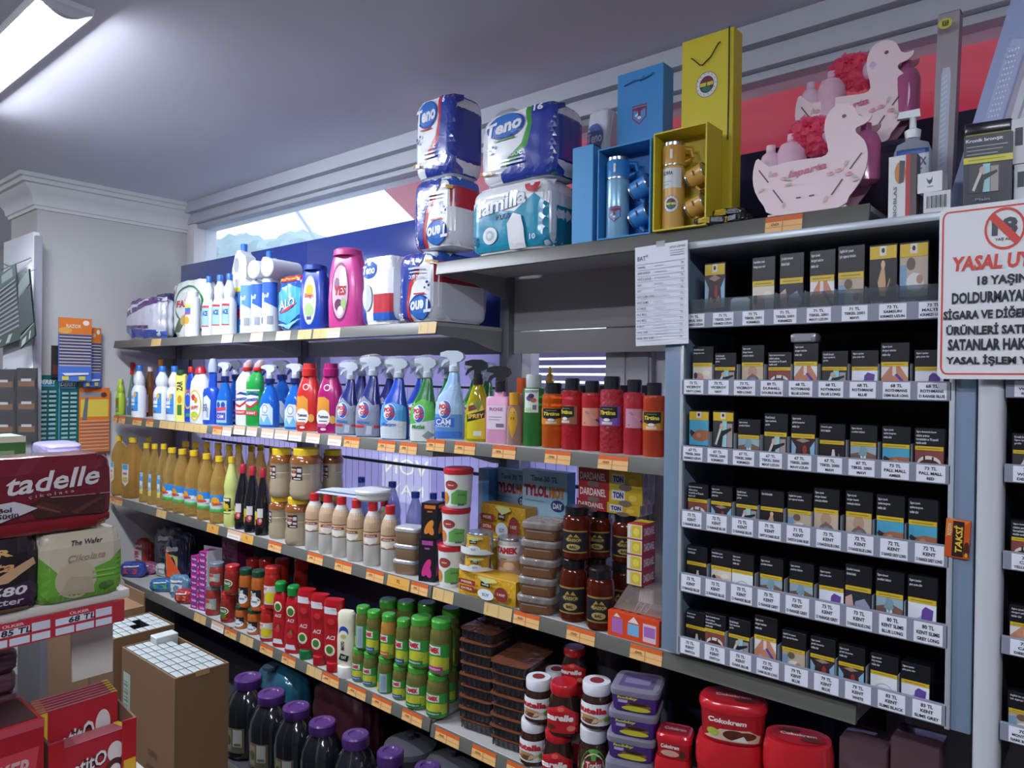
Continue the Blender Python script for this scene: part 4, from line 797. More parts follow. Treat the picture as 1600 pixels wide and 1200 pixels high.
# --- upper shelf, side wall first
def stripes(d): d.rect(0, 0, 1, 1, 'd2d2e0').poly([(0, .55), (1, .88), (1, 1), (.35, 1), (0, .86)], '5f2f78').poly([(0, .84), (.45, 1), (0, 1)], '2b3a7c').poly([(.1, .78), (.7, .97), (.75, .93), (.15, .70)], 'cfcfe0').poly([(0, .08), (1, .02), (1, .2), (0, .3)], '3b56a8').poly([(.1, .3), (.8, .26), (.8, .32), (.1, .36)], '5a3a78')
rollpack('diaper_pack', 'crumpled purple and white soft pack beside the side wall', 191, 243, 526, 464, .04, .15, stripes, None, Zu, base='cfd0da', p=3.4, cat='pack', wr=.03, seed=9)
rollpack('diaper_pack', 'navy soft pack with a red tag behind the purple one', 232, 262, 522, 458, .20, .12, lambda d: d.rect(0, 0, 1, 1, '262b5c').rect(.35, .75, .6, .88, 'e2e4ea').rect(.6, .75, .95, .88, 'c8443c').rect(.3, .55, .8, .6, 'c9cbd8').rect(.3, .42, .8, .47, 'c9cbd8').poly([(0, 0), (.3, .3), (.5, 0)], 'b9c4dc'), None, Zu, base='2d3068', p=4, cat='pack', wr=.02, seed=10)
rollpack('detergent_pouch', 'white detergent pouch with a green ring near the side wall', 266, 318, 522, 436, .10, .10, lambda d: (d.rect(0, 0, 1, 1, 'e2e6e4'), d.ring(.55, .58, .42, .34, .9, '2f7a44'), d.txt('FAİRY', .52, .62, .62, .17, 'b8302e', .04, .12), d.poly([(.1, .1), (.3, .35), (.5, .25), (.7, .38), (.95, .1)], '3a6a4a'), d.ell(.5, .3, .16, .1, 'd0a860'), d.poly([(.2, .0), (.45, .22), (.7, 0)], 'e9ebe8'), d.rect(.06, .84, .16, .94, 'e8e8e8'), d.poly([(.06, .8), (.1, .88), (.18, .8)], 'b83a34')), None, Zu, base='e2e5e4', p=4, cat='pouch', wr=.015, seed=11)
def U(px, yt, w, Y, rz, o): return place(o, px, yt, w, Y, Zu, rz)
U(301, 456, 24, .03, 10, bottle('cleaner_bottle', 'small white tub-shaped bottle with blue and yellow label before the pouch', 'bottle', [(0, 0), (.034, 0), (.034, .15), (.03, .16), (.022, .165)], WH, [(.024, .163), (.024, .185), (0, .186)], WH, [(.054, .045, .13, lambda d: d.rect(0, 0, 1, 1, 'e6ecf2').rect(.1, .55, .9, .85, '3f6ac8').txt('Domol', .5, .6, .75, .2, 'c8403a').rect(.1, .85, .9, 1, 'e0c83a').ell(.5, .25, .3, .2, 'd8a83a'))]))
def ace2(d): d.rect(0, 0, 1, 1, '5aa0e0').rect(.35, .05, 1, .95, '9fc4ea').txt('ACE', .66, .62, .5, .24, '27408e', .05).rect(.3, .88, 1, .98, 'c8343a').rect(.1, .0, 1, .05, 'c8343a')
b1 = bottle('bleach_bottle', 'white bleach bottle on the upper shelf, first beside the pouch', 'bottle', PB, WH, CB, CAPB, [(.075, .04, .13, ace2)])
U(326, 432, 22, .06, 10, b1); U(343, 430, 24, .04, 10, dup(b1, 'white bleach bottle on the upper shelf, red-edged label, middle of three'))
U(358, 428, 24, .05, 10, dup(b1, 'white bleach bottle on the upper shelf, touching the big handled jug'))
def jug(label, lab):
    o = E('bleach_jug', label, 'jug'); P = [(0, 0), (.055, 0), (.06, .008), (.06, .16), (.052, .20)]
    MB().lathe(P, 1, .7, 3.2).obj('body', o, WH)
    sh = MB().prism([(-.055, .19), (-.05, .225), (-.03, .268), (-.012, .285), (.012, .285), (.02, .275), (.05, .262), (.058, .24), (.056, .19)], -.03, .03)
    c = sh.obj('handle', o, WH)
    # finger hole of the handle: a solid grey plug, the hole's shade painted in
    MB().prism([(-.018+.020*math.cos(a), .236+.026*math.sin(a)) for a in [i*math.pi/8 for i in range(16)]], -.0306, .0306).obj('grip_hole_shade', o, mt('9aa0a8', .5))
    MB().lathe([(.016, .283), (.017, .305), (.015, .308), (0, .308)], n=20).obj('cap', o, CAPB)
    d = D(.09, .15); lab(d); d.emit('label_print', o, around(P, 1, .7, 3.2, .085)); DIM[o] = (.12, .308); return o
j = jug('big white bleach jug with blue cap and a carrying handle', lambda d: d.rect(0, .0, 1, .9, '4f94e0').rect(0, .9, 1, 1.0, 'e0cf3a').rect(0, .0, 1, .2, '3f9ad8').txt('ACE', .4, .5, .7, .22, '243f9c', .05).ell(.7, .42, .16, .12, 'c8343a').txt('Ultra', .35, .85, .5, .1, '2f4f9a'))
U(380, 382, 40, .13, 8, j)
U(420, 393, 40, .23, 8, dup(j, 'second bleach jug behind the kitchen rolls, only its blue cap showing'))
KR = mt('e9ebee', .6, bump=.2, nscale=60)
def kroll(label, c2):
    o = E('kitchen_roll', label, 'kitchen roll'); R_ = .055
    MB().lathe([(.02, .001), (.05, .0), (R_, .004), (R_, .225), (.05, .229), (.02, .228)]).obj('paper_roll', o, KR); MB().lathe([(.021, .228), (.021, .2295), (.0, .2295)], n=16).obj('core', o, mt('b9ad9c', .8))
    d = D(.15, .2); d.rect(0, 0, 1, 1, 'e6eaf0').poly([(0, .45), (.3, .6), (1, .45), (1, 1), (0, 1)], c2).ell(.3, .66, .1, .12, 'b9cfee').txt('Roll', .45, .72, .35, .1, 'dfe8f5', .02, .2).rect(.2, .12, .32, .25, '2a2d36').rect(.55, .1, .8, .28, '9aa0aa')
    d.emit('wrap_print', o, around([(R_, 0), (R_, .23)], 1, 1, 2, .114)); DIM[o] = (.11, .229); return o
k1 = kroll('standing kitchen roll in blue and white wrap, next to the bleach jug', '5f97d8'); U(388, 442, 26, .05, 20, k1)
k2 = kroll('standing kitchen roll in blue wrap, middle of the three', '2f62c8'); U(405, 440, 26, .05, 15, k2)
k3 = dup(k2, 'standing kitchen roll in blue wrap beside the blue detergent bag'); U(423, 437, 28, .05, 25, k3)
zk = Zu+max(q.scale.z for q in (k1, k2, k3))*.2305
for i, (px, py) in enumerate([(397, 424), (418, 423)]):
    o = E('toilet_roll', ['white toilet roll lying on the kitchen rolls, nearer the bleach jug', 'white toilet roll lying on the kitchen rolls, nearer the detergent bag'][i], 'toilet roll')
    MB().lathe([(.022, 0), (.045, 0), (.05, .004), (.05, .2), (.045, .204), (.022, .204)]).obj('paper_roll', o, KR); MB().lathe([(.0215, -.0006), (.0215, .001), (0, .001)], n=16).obj('core', o, mt('a9a29a', .8))
    MB().lathe([(.0225, -.001), (.044, -.001), (.044, -.0004), (.0225, -.0004)], n=24).obj('paper_end', o, mt('d9dce0', .7))
    X = onY(px, py, .0).x; sc_ = .82; o.scale = (sc_,)*3; o.rotation_euler = (R(-90), 0, R(8)); o.location = (X, -.005, zk+.05*sc_+.001)
rollpack('detergent_bag', 'deep blue powder detergent bag with a red top band', 433, 471, 512, 429, .03, .09, lambda d: (d.rect(0, 0, 1, 1, '2456a8'), d.rect(0, .9, 1, 1, 'b02e34'), d.txt('EKONOMİK', .5, .95, .8, .05, 'e8c84a', .03), d.poly([(0, .2), (.5, .1), (1, .3), (1, .75), (.5, .85), (0, .7)], '4aa8dc'), d.txt('ALO', .45, .47, .7, .2, '1a2a6c', .06, .2, .15), d.txt('ALO', .45, .48, .66, .18, 'eef2f8', .02, .2, .15), d.poly([(.1, .3), (.5, .35), (.9, .5), (.5, .42)], 'c8344a'), d.poly([(0, .12), (.5, .02), (1, .2), (.5, .1)], '8fd0f0')), None, Zu, base='2450a4', p=5, cat='detergent bag', wr=.015, seed=12)
def bigsoft(label, c, c2, art, h=.27):
    P = [(0, 0), (.058, 0), (.062, .008), (.064, .10), (.060, .19), (.052, .235), (.046, .25)]
    return bottle('softener_bottle', label, 'bottle', P, mt(c, .3, coat=.3), [(.046, .249), (.044, .268), (.036, .274), (0, .274)], mt(c2, .35), [(.072, .02, .225, art)], sy=.55, e=3)
U(492, 414, 44, .05, 15, bigsoft('royal blue softener bottle with a white oval label, beside the pink one', '2546b0', '22409e', lambda d: d.ell(.5, .5, .46, .5, 'b9c8a8').ell(.5, .5, .42, .46, 'e9ecea').ell(.5, .7, .25, .12, 'd8b83a').txt('Bingo', .5, .58, .6, .12, 'c83a3a').rect(.35, .1, .65, .2, '4a5aa0').ell(.5, .3, .3, .14, 'a8c88a')))
U(543, 390, 56, .05, 15, bigsoft('large pink softener bottle with dark oval label', 'd84a98', 'cf4590', lambda d: d.ell(.45, .5, .46, .5, '7a2a5a').ell(.45, .5, .41, .45, 'd9b8cc').ell(.6, .7, .18, .22, 'f0f0f0').ell(.3, .62, .14, .12, '9a6a8a').txt('YES', .48, .52, .6, .16, 'b8303a', .05, .15).ell(.4, .28, .2, .1, '6a3a5a').ell(.65, .3, .13, .1, 'a8c080').ell(.5, .18, .14, .08, 'eee6ea')))
rollpack('tissue_pack', 'clear-wrapped tissue pack with red and blue end between pink bottle and stack', 564, 612, 508, 399, .02, .12, lambda d: (d.rect(0, 0, 1, 1, WN), d.poly([(0, 0), (.18, 0), (.16, .4), (.06, .6), (0, 1)], TB), d.ell(.28, .82, .26, .13, '3a64b8'), d.txt('Teno', .28, .82, .42, .13, 'eef2f8', .04, .2), d.rect(.46, .16, 1, .44, 'c8404a'), d.rect(.46, .05, 1, .16, '2f62c0'), d.ell(.25, .4, .16, .2, 'c9d2e2')), None, Zu, seed=13)
# ================================================================ oil shelf
def topz(o): return o.location.z+DIM[o][1]*o.scale.z
def O(px, yt, w, Y, rz, o, Z=None): return place(o, px, yt, w, Y, Zo if Z is None else Z, rz)
YC_ = mt('e6c02a', .35); OIL = oily('f6e0a0', 'f0d080'); OIL2 = oily('f2d490', 'e8c070')
can = [(0, 0), (.052, 0), (.056, .008), (.056, .05), (.054, .06), (.056, .07), (.056, .2), (.05, .225), (.03, .26), (.018, .268), (.016, .28)]
def bigoil(label): return bottle('oil_jug', label, 'jug', can, OIL2, [(.02, .275), (.021, .3), (0, .301)], YC_, [(.06, .06, .17, lambda d: d.poly([(0, .2), (.5, 0), (1, .2), (1, 1), (0, 1)], 'cfd8d2').poly([(.1, .75), (.9, .75), (.9, .98), (.1, .98)], '4f9ad0').rect(.2, .52, .8, .62, 'c8504a').rect(.15, .2, .85, .42, 'd8b03a'))], e=4, sy=.8)
j1 = bigoil('large square oil jug with yellow cap in the corner by the side wall'); O(184, 681, 28, .06, 10, j1)
O(207, 683, 30, .06, 10, dup(j1, 'large square oil jug with yellow cap beside the slim-label bottles'))
ob = [(0, 0), (.034, 0), (.037, .006), (.037, .055), (.033, .062), (.037, .07), (.037, .11), (.034, .122), (.036, .135), (.037, .155), (.030, .185), (.020, .215), (.014, .235), (.013, .245)]
oc = [(.0165, .24), (.0165, .262), (0, .263)]
def slim(d): d.rect(0, 0, 1, 1, '9fc4dc').rect(0, .6, 1, 1, '4a94d4').rect(0, 0, 1, .25, 'd8c85a').ell(.5, .5, .3, .12, 'e9e6d8')
def sun(d): d.rect(0, 0, 1, 1, 'cfe2e6').rect(0, .55, 1, 1, '2f84d0').rect(0, 0, 1, .3, '4a9a48').ell(.4, .64, .22, .25, 'e0a02a').txt('Orkide', .5, .5, .5, .18, 'c83040', .05, .2).rect(.66, .3, .9, .6, 'dce6e8')
s1 = bottle('oil_bottle', 'sunflower oil bottle with slim blue side label, first beside the big jugs', 'bottle', ob, OIL, oc, YC_, [(.022, .04, .135, slim)])
O(228, 692, 22, .05, 20, s1); O(241, 693, 22, .05, 20, dup(s1, 'sunflower oil bottle with slim blue side label, middle of three')); O(255, 693, 22, .05, 20, dup(s1, 'sunflower oil bottle with slim blue side label, next to the picture-label bottles'))
s2 = bottle('oil_bottle', 'sunflower oil bottle with blue and green picture label, first of the five', 'bottle', ob, OIL, oc, YC_, [(.088, .045, .112, sun)])
for i, (px, yt) in enumerate([(268, 699), (284, 701), (302, 703), (322, 708), (342, 712)]):
    o = s2 if i == 0 else dup(s2, f'sunflower oil bottle with blue and green picture label, {N[i+1]} of the five' if i < 4 else 'sunflower oil bottle turned to its white label side, beside the lemon sauce')
    O(px, yt, 29, .042, [10, 14, 14, 30, 48][i], o)
for i, (px, yt) in enumerate([(289, 689), (305, 690), (322, 690), (340, 692), (357, 694), (372, 694)]):
    O(px, yt, 25, .15, 0, dup(s1, f'unlabelled-side oil bottle in the second row, {N[i+1]} from the side wall'))
for i, (px, yt) in enumerate([(196, 679), (212, 680), (232, 682)]):
    O(px, yt, 18, .2, 0, dup(s1, f'oil bottle in the back row by the corner, {N[i+1]} from the side wall'))
for i, (px, yt) in enumerate([(388, 696), (402, 694), (421, 698)]):
    O(px+4, yt, 24, .27, 0, dup(s1, f'oil bottle behind the black sauce bottles, {N[i+1]} from the side wall'))
O(361, 713, 24, .04, 10, bottle('lemon_sauce_bottle', 'yellow-green lemon sauce bottle with yellow cap and black label', 'bottle', ob, mt('c9d07a', .2, coat=.5), oc, YC_, [(.06, .05, .11, lambda d: d.rect(0, 0, 1, 1, '26281f').ell(.35, .5, .22, .28, 'd8c832').ell(.65, .4, .2, .25, 'd0bc28').rect(.1, .8, .9, .95, 'e0e0d0'))]))
ns = bottle('pomegranate_sauce_bottle', 'black pomegranate sauce bottle with red wrapped cap beside the lemon sauce', 'bottle', [(0, 0), (.034, 0), (.036, .008), (.036, .11), (.034, .13), (.022, .18), (.013, .215), (.012, .225)], mt('17161c', .15, coat=.6), [(.015, .215), (.016, .243), (.012, .25), (0, .25)], mt('b02338', .35), [(.07, .03, .105, lambda d: d.rect(0, 0, 1, 1, '201a18').ell(.3, .6, .22, .22, 'c8b24a').ell(.62, .35, .2, .2, 'b8404a').rect(.45, .5, .85, .95, 'cfcfcf').ell(.2, .25, .15, .15, '9a8a4a').ell(.68, .36, .1, .1, 'e0b0a0'))])
O(379, 725, 26, .05, 10, ns); O(394, 728, 26, .045, 22, dup(ns, 'black pomegranate sauce bottle, middle of three')); O(410, 731, 24, .042, 22, dup(ns, 'black pomegranate sauce bottle beside the tahini jars'))
th = [(0, 0), (.052, 0), (.058, .008), (.060, .02), (.058, .028), (.060, .038), (.055, .055), (.055, .060), (.056, .075), (.054, .078), (.056, .085), (.055, .095), (.060, .105), (.058, .118), (.050, .128), (.044, .132)]
TH = mt('a99a80', .25, coat=.6, noise=.06, nscale=8)
def tlab(d): d.rect(0, 0, 1, 1, '2a2322').rect(0, .3, .58, 1, '9a4a42').rect(.62, .25, .95, .9, 'c9c4c0').ell(.28, .42, .25, .2, 'd0b8a8').txt('TAHİN', .3, .78, .5, .16, 'd8c8b0', .03).rect(.3, .05, .9, .14, 'd8d8d0')
t1 = bottle('tahini_jar', 'large ribbed tahini jar at the bottom of the stack beside the black sauces', 'jar', th, TH, [(.047, .128), (.048, .148), (.045, .15), (0, .15)], YC_, [(.05, .058, .098, tlab)], parts=[('oil_layer', MB().lathe([(.0606, .1055), (.0588, .1182), (.0508, .1282), (.046, .131)]), mt('8a5228', .12, coat=.8))])
O(437, 774, 36, .065, -20, t1)
O(440, 700, 39, .065, 0, dup(t1, 'large ribbed tahini jar on top of the stack beside the black sauces'), topz(t1)+.0008)
t2 = dup(t1, 'large ribbed tahini jar beneath the widest one, beside the vinegar bottles'); O(466, 776, 43, .05, 25, t2)
O(478, 700, 52, .06, 15, dup(t1, 'widest tahini jar on top, its label facing the aisle'), topz(t2)+.0008)
O(514, 772, 36, .17, 0, dup(t1, 'tahini jar behind the vinegar bottles, lower one')); t3 = COL.objects[-1]
t3 = [o for o in COL.objects if o.get('label') == 'tahini jar behind the vinegar bottles, lower one'][0]
O(520, 702, 34, .18, 0, dup(t1, 'orange-tinted tahini jar behind, partly hidden by the widest jar'), topz(t3)+.0008)
vb = [(0, 0), (.034, 0), (.037, .005), (.037, .132), (.036, .145), (.029, .165), (.019, .182), (.017, .19)]
def vin(d): d.rect(0, .44, 1, 1, 'c2a483').rect(0, 0, 1, .46, 'd8b98c').rect(0, .0, 1, .03, '6a4a3a').rect(0, .44, 1, .47, '6a4a3a').ell(.45, .22, .3, .16, 'ece6da').ell(.28, .16, .1, .09, 'ece6da').ell(.62, .16, .1, .09, 'ece6da').ell(.45, .10, .12, .08, 'ece6da').poly([(.16, .28), (.74, .28), (.70, .38), (.2, .38)], '9a4044').txt('SİRKE', .45, .33, .36, .06, 'ead8c8', .03)
v1 = bottle('vinegar_bottle', 'red-capped vinegar bottle beside the tahini jars, first of six', 'bottle', vb, mt('cbc6be', .4, noise=.03), [(.0195, .184), (.0195, .211), (.017, .213), (0, .213)], CAPR, [(.104, .072, .168, vin)])
for i, (px, yt, rz) in enumerate([(491, 770, 35), (512, 772, 60), (533, 775, 32), (556, 780, 25), (582, 784, 42), (609, 789, 38)]):
    o = v1 if i == 0 else dup(v1, f'red-capped vinegar bottle, {N[i+1]} of six from the tahini jars')
    O(px, yt, 29, .045, rz, o)
O(600, 778, 24, .17, 40, dup(v1, 'red-capped vinegar bottle in the second row behind the white tub'))
zv = max(o.location.z+.213*o.scale.z for o in COL.objects if o.name.startswith('vinegar_bottle'))
pa = E('folded_papers', 'folded white and pale blue papers lying across the vinegar caps', 'paper', None, (onY(530, 768, .05).x, .085, zv+.0008), R(8))
for k in range(5): MB().box(-.125+.006*k, .115-.008*(k % 3), -.05+.004*k, .05, .0012*2*k, .0012*2*k+.002).obj('sheet', pa, mt(['c9d4e6', 'd9dee8', 'b3c4de'][k % 3], .6))
MB().prism([(-.11, .013), (-.02, .018), (.06, .030), (.11, .016), (.11, .013)], -.045, .03).obj('creased_sheet', pa, mt('cdd6e6', .6))
tb = E('plastic_tub', 'low white plastic tub resting on the vinegar bottle caps', 'tub', None, (onY(592, 775, .10).x, .075, zv+.0008))
MB().lathe([(0, 0), (.058, 0), (.066, .008), (.068, .03)], n=32).obj('tub_body', tb, mt('d6d6d2', .4, noise=.06, nscale=20)); MB().lathe([(.071, .028), (.072, .036), (.068, .042), (0, .044)], n=32).obj('lid', tb, mt('dcdde0', .4))
wb = bottle('water_bottle', 'clear bottle with dark blue cap behind the papers', 'bottle', ob, tint('c4cbe8', .65), oc, mt('233f9a'), [(.1, .06, .11, lambda d: d.rect(0, 0, 1, 1, '2a3f7a'))])
O(564, 745, 26, .28, 0, wb)
O(612, 752, 28, .26, 0, dup(wb, 'clear bottle with dark blue cap behind the white tub'))
O(648, 768, 30, .20, 0, dup(wb, 'clear bottle with dark blue cap beside the black juice cartons'))
O(676, 770, 26, .26, 0, dup(wb, 'clear blue-capped bottle behind the black juice cartons')); O(694, 768, 24, .26, 0, dup(wb, 'clear blue-capped bottle between the juice cartons and the red-lidded tubs'))
# halva tubs, juice cartons
def tub(name, label, cat, W, d_, h, body, lid, lab=None, tp=None, lidh=.012, e=6):
    o = E(name, label, cat); P = [(W/2*.9, 0), (W/2*.94, .003), (W/2, h-.008), (W/2, h)]
    MB().lathe(P, 1, d_/W, e, 40).obj('tub_body', o, body)
    MB().lathe([(W/2*1.04, h-.005), (W/2*1.06, h), (W/2*1.05, h+lidh*.6), (W/2*.97, h+lidh), (0, h+lidh)], 1, d_/W, e, 40).obj('lid', o, lid)
    if lab: q = D(W*.86, h*.86); lab(q); q.emit('label_print', o, around(P, 1, d_/W, e, h*.5))
    if tp: q = D(W*.9, d_*.9); tp(q); q.emit('top_print', o, top(h+lidh, 0, 0))
    DIM[o] = (W*1.06, h+lidh, d_/W); return o
def stack(protos, specs, Z):
    """specs rows (px, ytop, w, Y, rz, label): each one stands on the one before"""
    z = Z; out = []
    for i, (px, yt, w, Y, rz, lb) in enumerate(specs):
        o = protos(lb) if i == 0 and callable(protos) else dup(out[0], lb)
        place(o, px, yt, w, Y, z, rz); z = topz(o)+.0006; out.append(o)
    return out
HALV = mt('8a6f55', .3, coat=.4)
stack(lambda l: tub('halva_tub', l, 'tub', .095, .075, .05, HALV, tint('c9cdd2', .35, .15), None, None, .009), [(638, 872, 40, .06, 15, 'round-cornered brown halva tub at the bottom beside the vinegar'), (640, 848, 40, .06, 15, 'brown halva tub in the middle of the stack of three'), (642, 822, 42, .06, 15, 'brown halva tub on top of the stack of three')], Zo)
def jc(c, c2):
    def f(d): d.rect(0, 0, 1, 1, '1d1a1e').rect(.2, .84, .9, .94, c2).rect(.38, .74, .7, .78, c2).ell(.5, .32, .34, .14, c, 18, .5).ell(.6, .25, .25, .13, c, 18, -.4)
    return f
q1 = carton('juice_carton', 'black carton with a pink flower at the bottom of the pair', 'carton', (.062, .06, .15), mt('1b191d', .35), jc('d83a8a', 'b04aa0'), jc('d83a8a', 'b04aa0'))
q2 = carton('juice_carton', 'black carton with an orange fruit standing on the pink-flower one', 'carton', (.062, .06, .15), mt('1b191d', .35), jc('e08a3a', 'd8722a'), jc('e08a3a', 'd8722a'))
O(672, 838, 27, .05, 20, q1); O(676, 784, 27, .05, 20, q2, topz(q1)+.0006)
def yog(d): d.rect(0, 0, 1, 1, 'e2e6df').ell(.32, .68, .28, .15, '8a2f30').ell(.32, .68, .25, .12, 'a8423e').rect(.2, .66, .45, .70, 'd8b0a0').poly([(.35, .08), (.95, .05), (.98, .5), (.6, .55), (.35, .4)], '6fae5a').ell(.08, .25, .16, .2, 'd8843a').rect(.6, .03, .85, .1, '5a6a6a').rect(.6, .35, .9, .4, '4a8a4a')
def ytub(l):
    P = [(0, 0), (.042, 0), (.044, .003), (.05, .095)]
    return bottle('yoghurt_tub', l, 'tub', P, mt('e4e6e4', .35), [(.052, .092), (.053, .104), (.047, .108), (0, .107)], mt('c02a34', .35), [(.092, .006, .09, yog)], parts=[('dark_seam', MB().lathe([(.0446, .006), (.0502, .09)], n=26), mt('dfe2df', .4))])
ys = stack(ytub, [(705, 848, 42, .06, 30, 'red-lidded white tub at the bottom of the stack of three'), (712, 791, 44, .06, 30, 'red-lidded white tub in the middle of the stack of three'), (716, 730, 45, .06, 30, 'red-lidded white tub on top of the stack of three')], Zo)
# corn tins
def corn(d, big=1):
    d.rect(0, 0, 1, 1, 'd8a830')
    rr_ = random.Random(5)
    for k in range(70): d.ell(rr_.random()*.96+.02, rr_.random()*.94+.03, .012, .035, ['e8c040', 'c08a20', 'eacb5a'][k % 3], 6)
    if big: d.rect(.06, .52, .36, .72, '9a2f34').rect(.08, .25, .34, .45, '9a2f34').txt('MISIR', .21, .62, .2, .1, 'e9d8b0', .03).txt('EXTRA', .21, .35, .2, .1, 'e9d8b0', .03)
    d.rect(.46, .6, .62, .8, '23262a').txt('tukaş', .54, .7, .12, .1, 'e6e6e0', .02).ell(.55, .3, .14, .22, 'dfe6ea').txt('SÜT', .55, .3, .12, .14, '3a5a8a', .02)
    d.poly([(.4, .95), (.55, .75), (.75, .9), (.7, 1), (.45, 1)], 'cfd28a')
    if big: d.ell(.82, .45, .11, .30, '8a2f34', 18).txt('3 ADET', .82, .45, .14, .1, 'e9d8b0', .02)
def cornbox(l, px0, px1, yt, Yf, Z, d_=.08):
    x0, x1, z0, z1 = span(px0, px1, 930, yt, Yf); h = onY((px0+px1)/2, yt, Yf).z-Z
    o = carton('corn_multipack', l, 'carton', (x1-x0, d_, h), mt('c99a2a', .4), corn, lambda d: d.rect(0, 0, 1, 1, 'c8982a'))
    o.location = ((x0+x1)/2, Yf+d_/2, Z); return o
cb = cornbox('yellow corn multipack lying at the shelf edge below the tins', 717, 806, 900, .012, Zo)
def tin(l, art, c='b9bcc0', R_=.037, H=.055):
    P = [(R_*.97, 0), (R_, .002), (R_, H-.002), (R_*.97, H)]
    return bottle('food_tin', l, 'tin', P, mt(c, .25, .8), [(R_*.97, H-.001), (R_*.93, H-.0005), (R_*.9, H-.003), (0, H-.003)], mt('c9ccd0', .25, .8), [(R_*2.6, .005, H-.005, art)])
def ct(d): corn(d, 0); d.poly([(0, 0), (1, 0), (.8, .3), (.3, .4), (0, .3)], 'dfe4e0')
stack(lambda l: tin(l, ct), [(747, 863, 40, .058, 25, 'corn tin standing on the yellow multipack, lower one'), (750, 830, 41, .058, 15, 'corn tin standing on top of the other corn tin')], topz(cb)+.0006)
def tamek(d): d.rect(0, 0, 1, 1, 'c9946a').rect(0, .62, 1, 1, 'd0c4c0').poly([(.05, .72), (.72, .72), (.85, .92), (.05, .92)], 'eef0ee').txt('TAMEK', .42, .82, .66, .13, 'c0242c', .06).rect(.2, .03, .8, .28, 'c87a3a').rect(.25, .05, .6, .2, 'b9b4b0').ell(.3, .4, .15, .08, 'e0b890').ell(.6, .45, .15, .08, 'd8a878').ell(.5, .52, .15, .08, 'e6c8a4').ell(.75, .36, .12, .08, 'e0b890').rect(.25, .64, .45, .67, '6a9a4a')
tt = tin('tall chickpea tin with a red lettered label, beside the corn tins', tamek, 'b9bcc0', .036, .105); O(798, 838, 42, .142, 30, tt, Zo)
sup = tin('plain tin hidden behind, carrying the upper corn multipack', ct, 'b9bcc0', .037, .15); O(778, 838, 40, .215, 0, sup, Zo)
z_ = topz(sup)+.0006
cb2 = cornbox('yellow corn multipack standing higher, behind the tins', 752, 820, 790, .19, z_, .06)
# cold-remedy cartons at the back
def ty(d): d.rect(0, 0, 1, 1, '8fc0de').poly([(0, .4), (0, 0), (1, 0), (1, .55), (.3, 1), (0, 1)], 'a9cfe6').rect(.04, 0, .96, .36, 'c9b82a').ring(.5, .36, .46, .2, 0, 'c9b82a', 24, 0, math.pi).txt('TYLOL', .32, .82, .55, .10, 'b02a3c', .06).txt('HOT', .78, .82, .34, .10, 'd8762a', .06).ell(.80, .71, .15, .05, '2a3f7a').txt('DAY', .80, .71, .2, .05, 'e9eef5', .04).txt('Tane 30 TL', .5, .93, .6, .05, '2f5a8a').rect(.06, .73, .5, .735, '5a8ab0')
def tyside(d): d.rect(0, 0, 1, 1, '6aa8d0')
def rbox(name, l, cat, px0, px1, yt, Yf, d_, Z, m, fr, sd=None, tp=None, yb=None, rz=0, lf=None):
    x0, x1, _, _ = span(px0, px1, yt, yt, Yf); h = onY((px0+px1)/2, yt, Yf).z-Z
    o = carton(name, l, cat, (x1-x0, d_, h), m, fr, sd, tp, None, .0015, lf); o.location = ((x0+x1)/2, Yf+d_/2, Z); o.rotation_euler = (0, 0, R(rz)); return o
LBX = mt('7fb4d8', .4)
rbox('medicine_carton', 'pale blue cold-remedy carton with red lettering, in front of its twin', 'carton', 817, 887, 736, .258, .045, Zo, LBX, ty, tyside)
rbox('medicine_carton', 'pale blue cold-remedy carton partly hidden behind its twin', 'carton', 772, 832, 734, .308, .035, Zo, LBX, ty, tyside)
rbox('medicine_carton', 'blue carton edge-on with a side inscription behind the red-lidded tubs', 'carton', 748, 764, 732, .25, .05, Zo, mt('3f7ab8', .4), lambda d: d.rect(0, 0, 1, 1, '5a9ad0').rect(0, 0, .4, 1, '8a9ab0').txt('TYLOL HOT', .7, .5, .9, .16, 'c8404a', .03, 0, 1.57), None)
# dessert boxes
def dess(l): return tub('dessert_box', l, 'tub', .10, .085, .032, mt('6a4a34', .25, coat=.6, noise=.25, nscale=25), tint('bdb4ac', .55, .12, bump=.8), lambda d: d.rect(.05, .0, .95, .6, '7a5236').rect(.1, .62, .9, .72, '9a8a78'), None, .010, 5)
ds = stack(dess, [(844, 925, 64, .052, 15, 'brown dessert box at the bottom of the stack of five'), (846, 897, 64, .052, 15, 'brown dessert box, second from the bottom of the stack of five'), (848, 868, 64, .052, 15, 'brown dessert box in the middle of the stack of five'), (850, 840, 64, .052, 15, 'brown dessert box, second from the top of the stack of five'), (852, 812, 64, .052, 15, 'dark dessert box on top of the stack of five')], Zo)
# honey jars
hp = [(0, 0), (.036, 0), (.04, .005), (.0405, .085), (.038, .10), (.031, .108), (.031, .112)]
def hon(d): d.rect(0, 0, 1, 1, '1c2027').rect(0, .93, 1, 1, '9a7a3a').rect(0, 0, 1, .06, '9a7a3a').poly([(.2, .55), (.42, .85), (.5, .7), (.6, .85), (.8, .55)], 'b8923a').ell(.5, .58, .3, .14, '3a3a2f').txt('BASSO', .5, .58, .4, .13, 'b8a05a', .03).ell(.5, .27, .24, .14, 'b09a5a').txt('BAL', .5, .27, .24, .12, '2a2820', .03)
def hj(l): return bottle('honey_jar', l, 'jar', hp, tint('5a1f10', .25, .06, '8a3a18'), [(.034, .107), (.035, .124), (.031, .127), (0, .127)], mt('14151a', .3, coat=.4), [(.082, .018, .072, hon)])
h1 = stack(hj, [(896, 870, 45, .055, 20, 'dark honey jar with black and gold label, lower one beside the dessert boxes'), (901, 790, 45, .055, 20, 'dark honey jar with black and gold label, upper one beside the dessert boxes')], Zo)
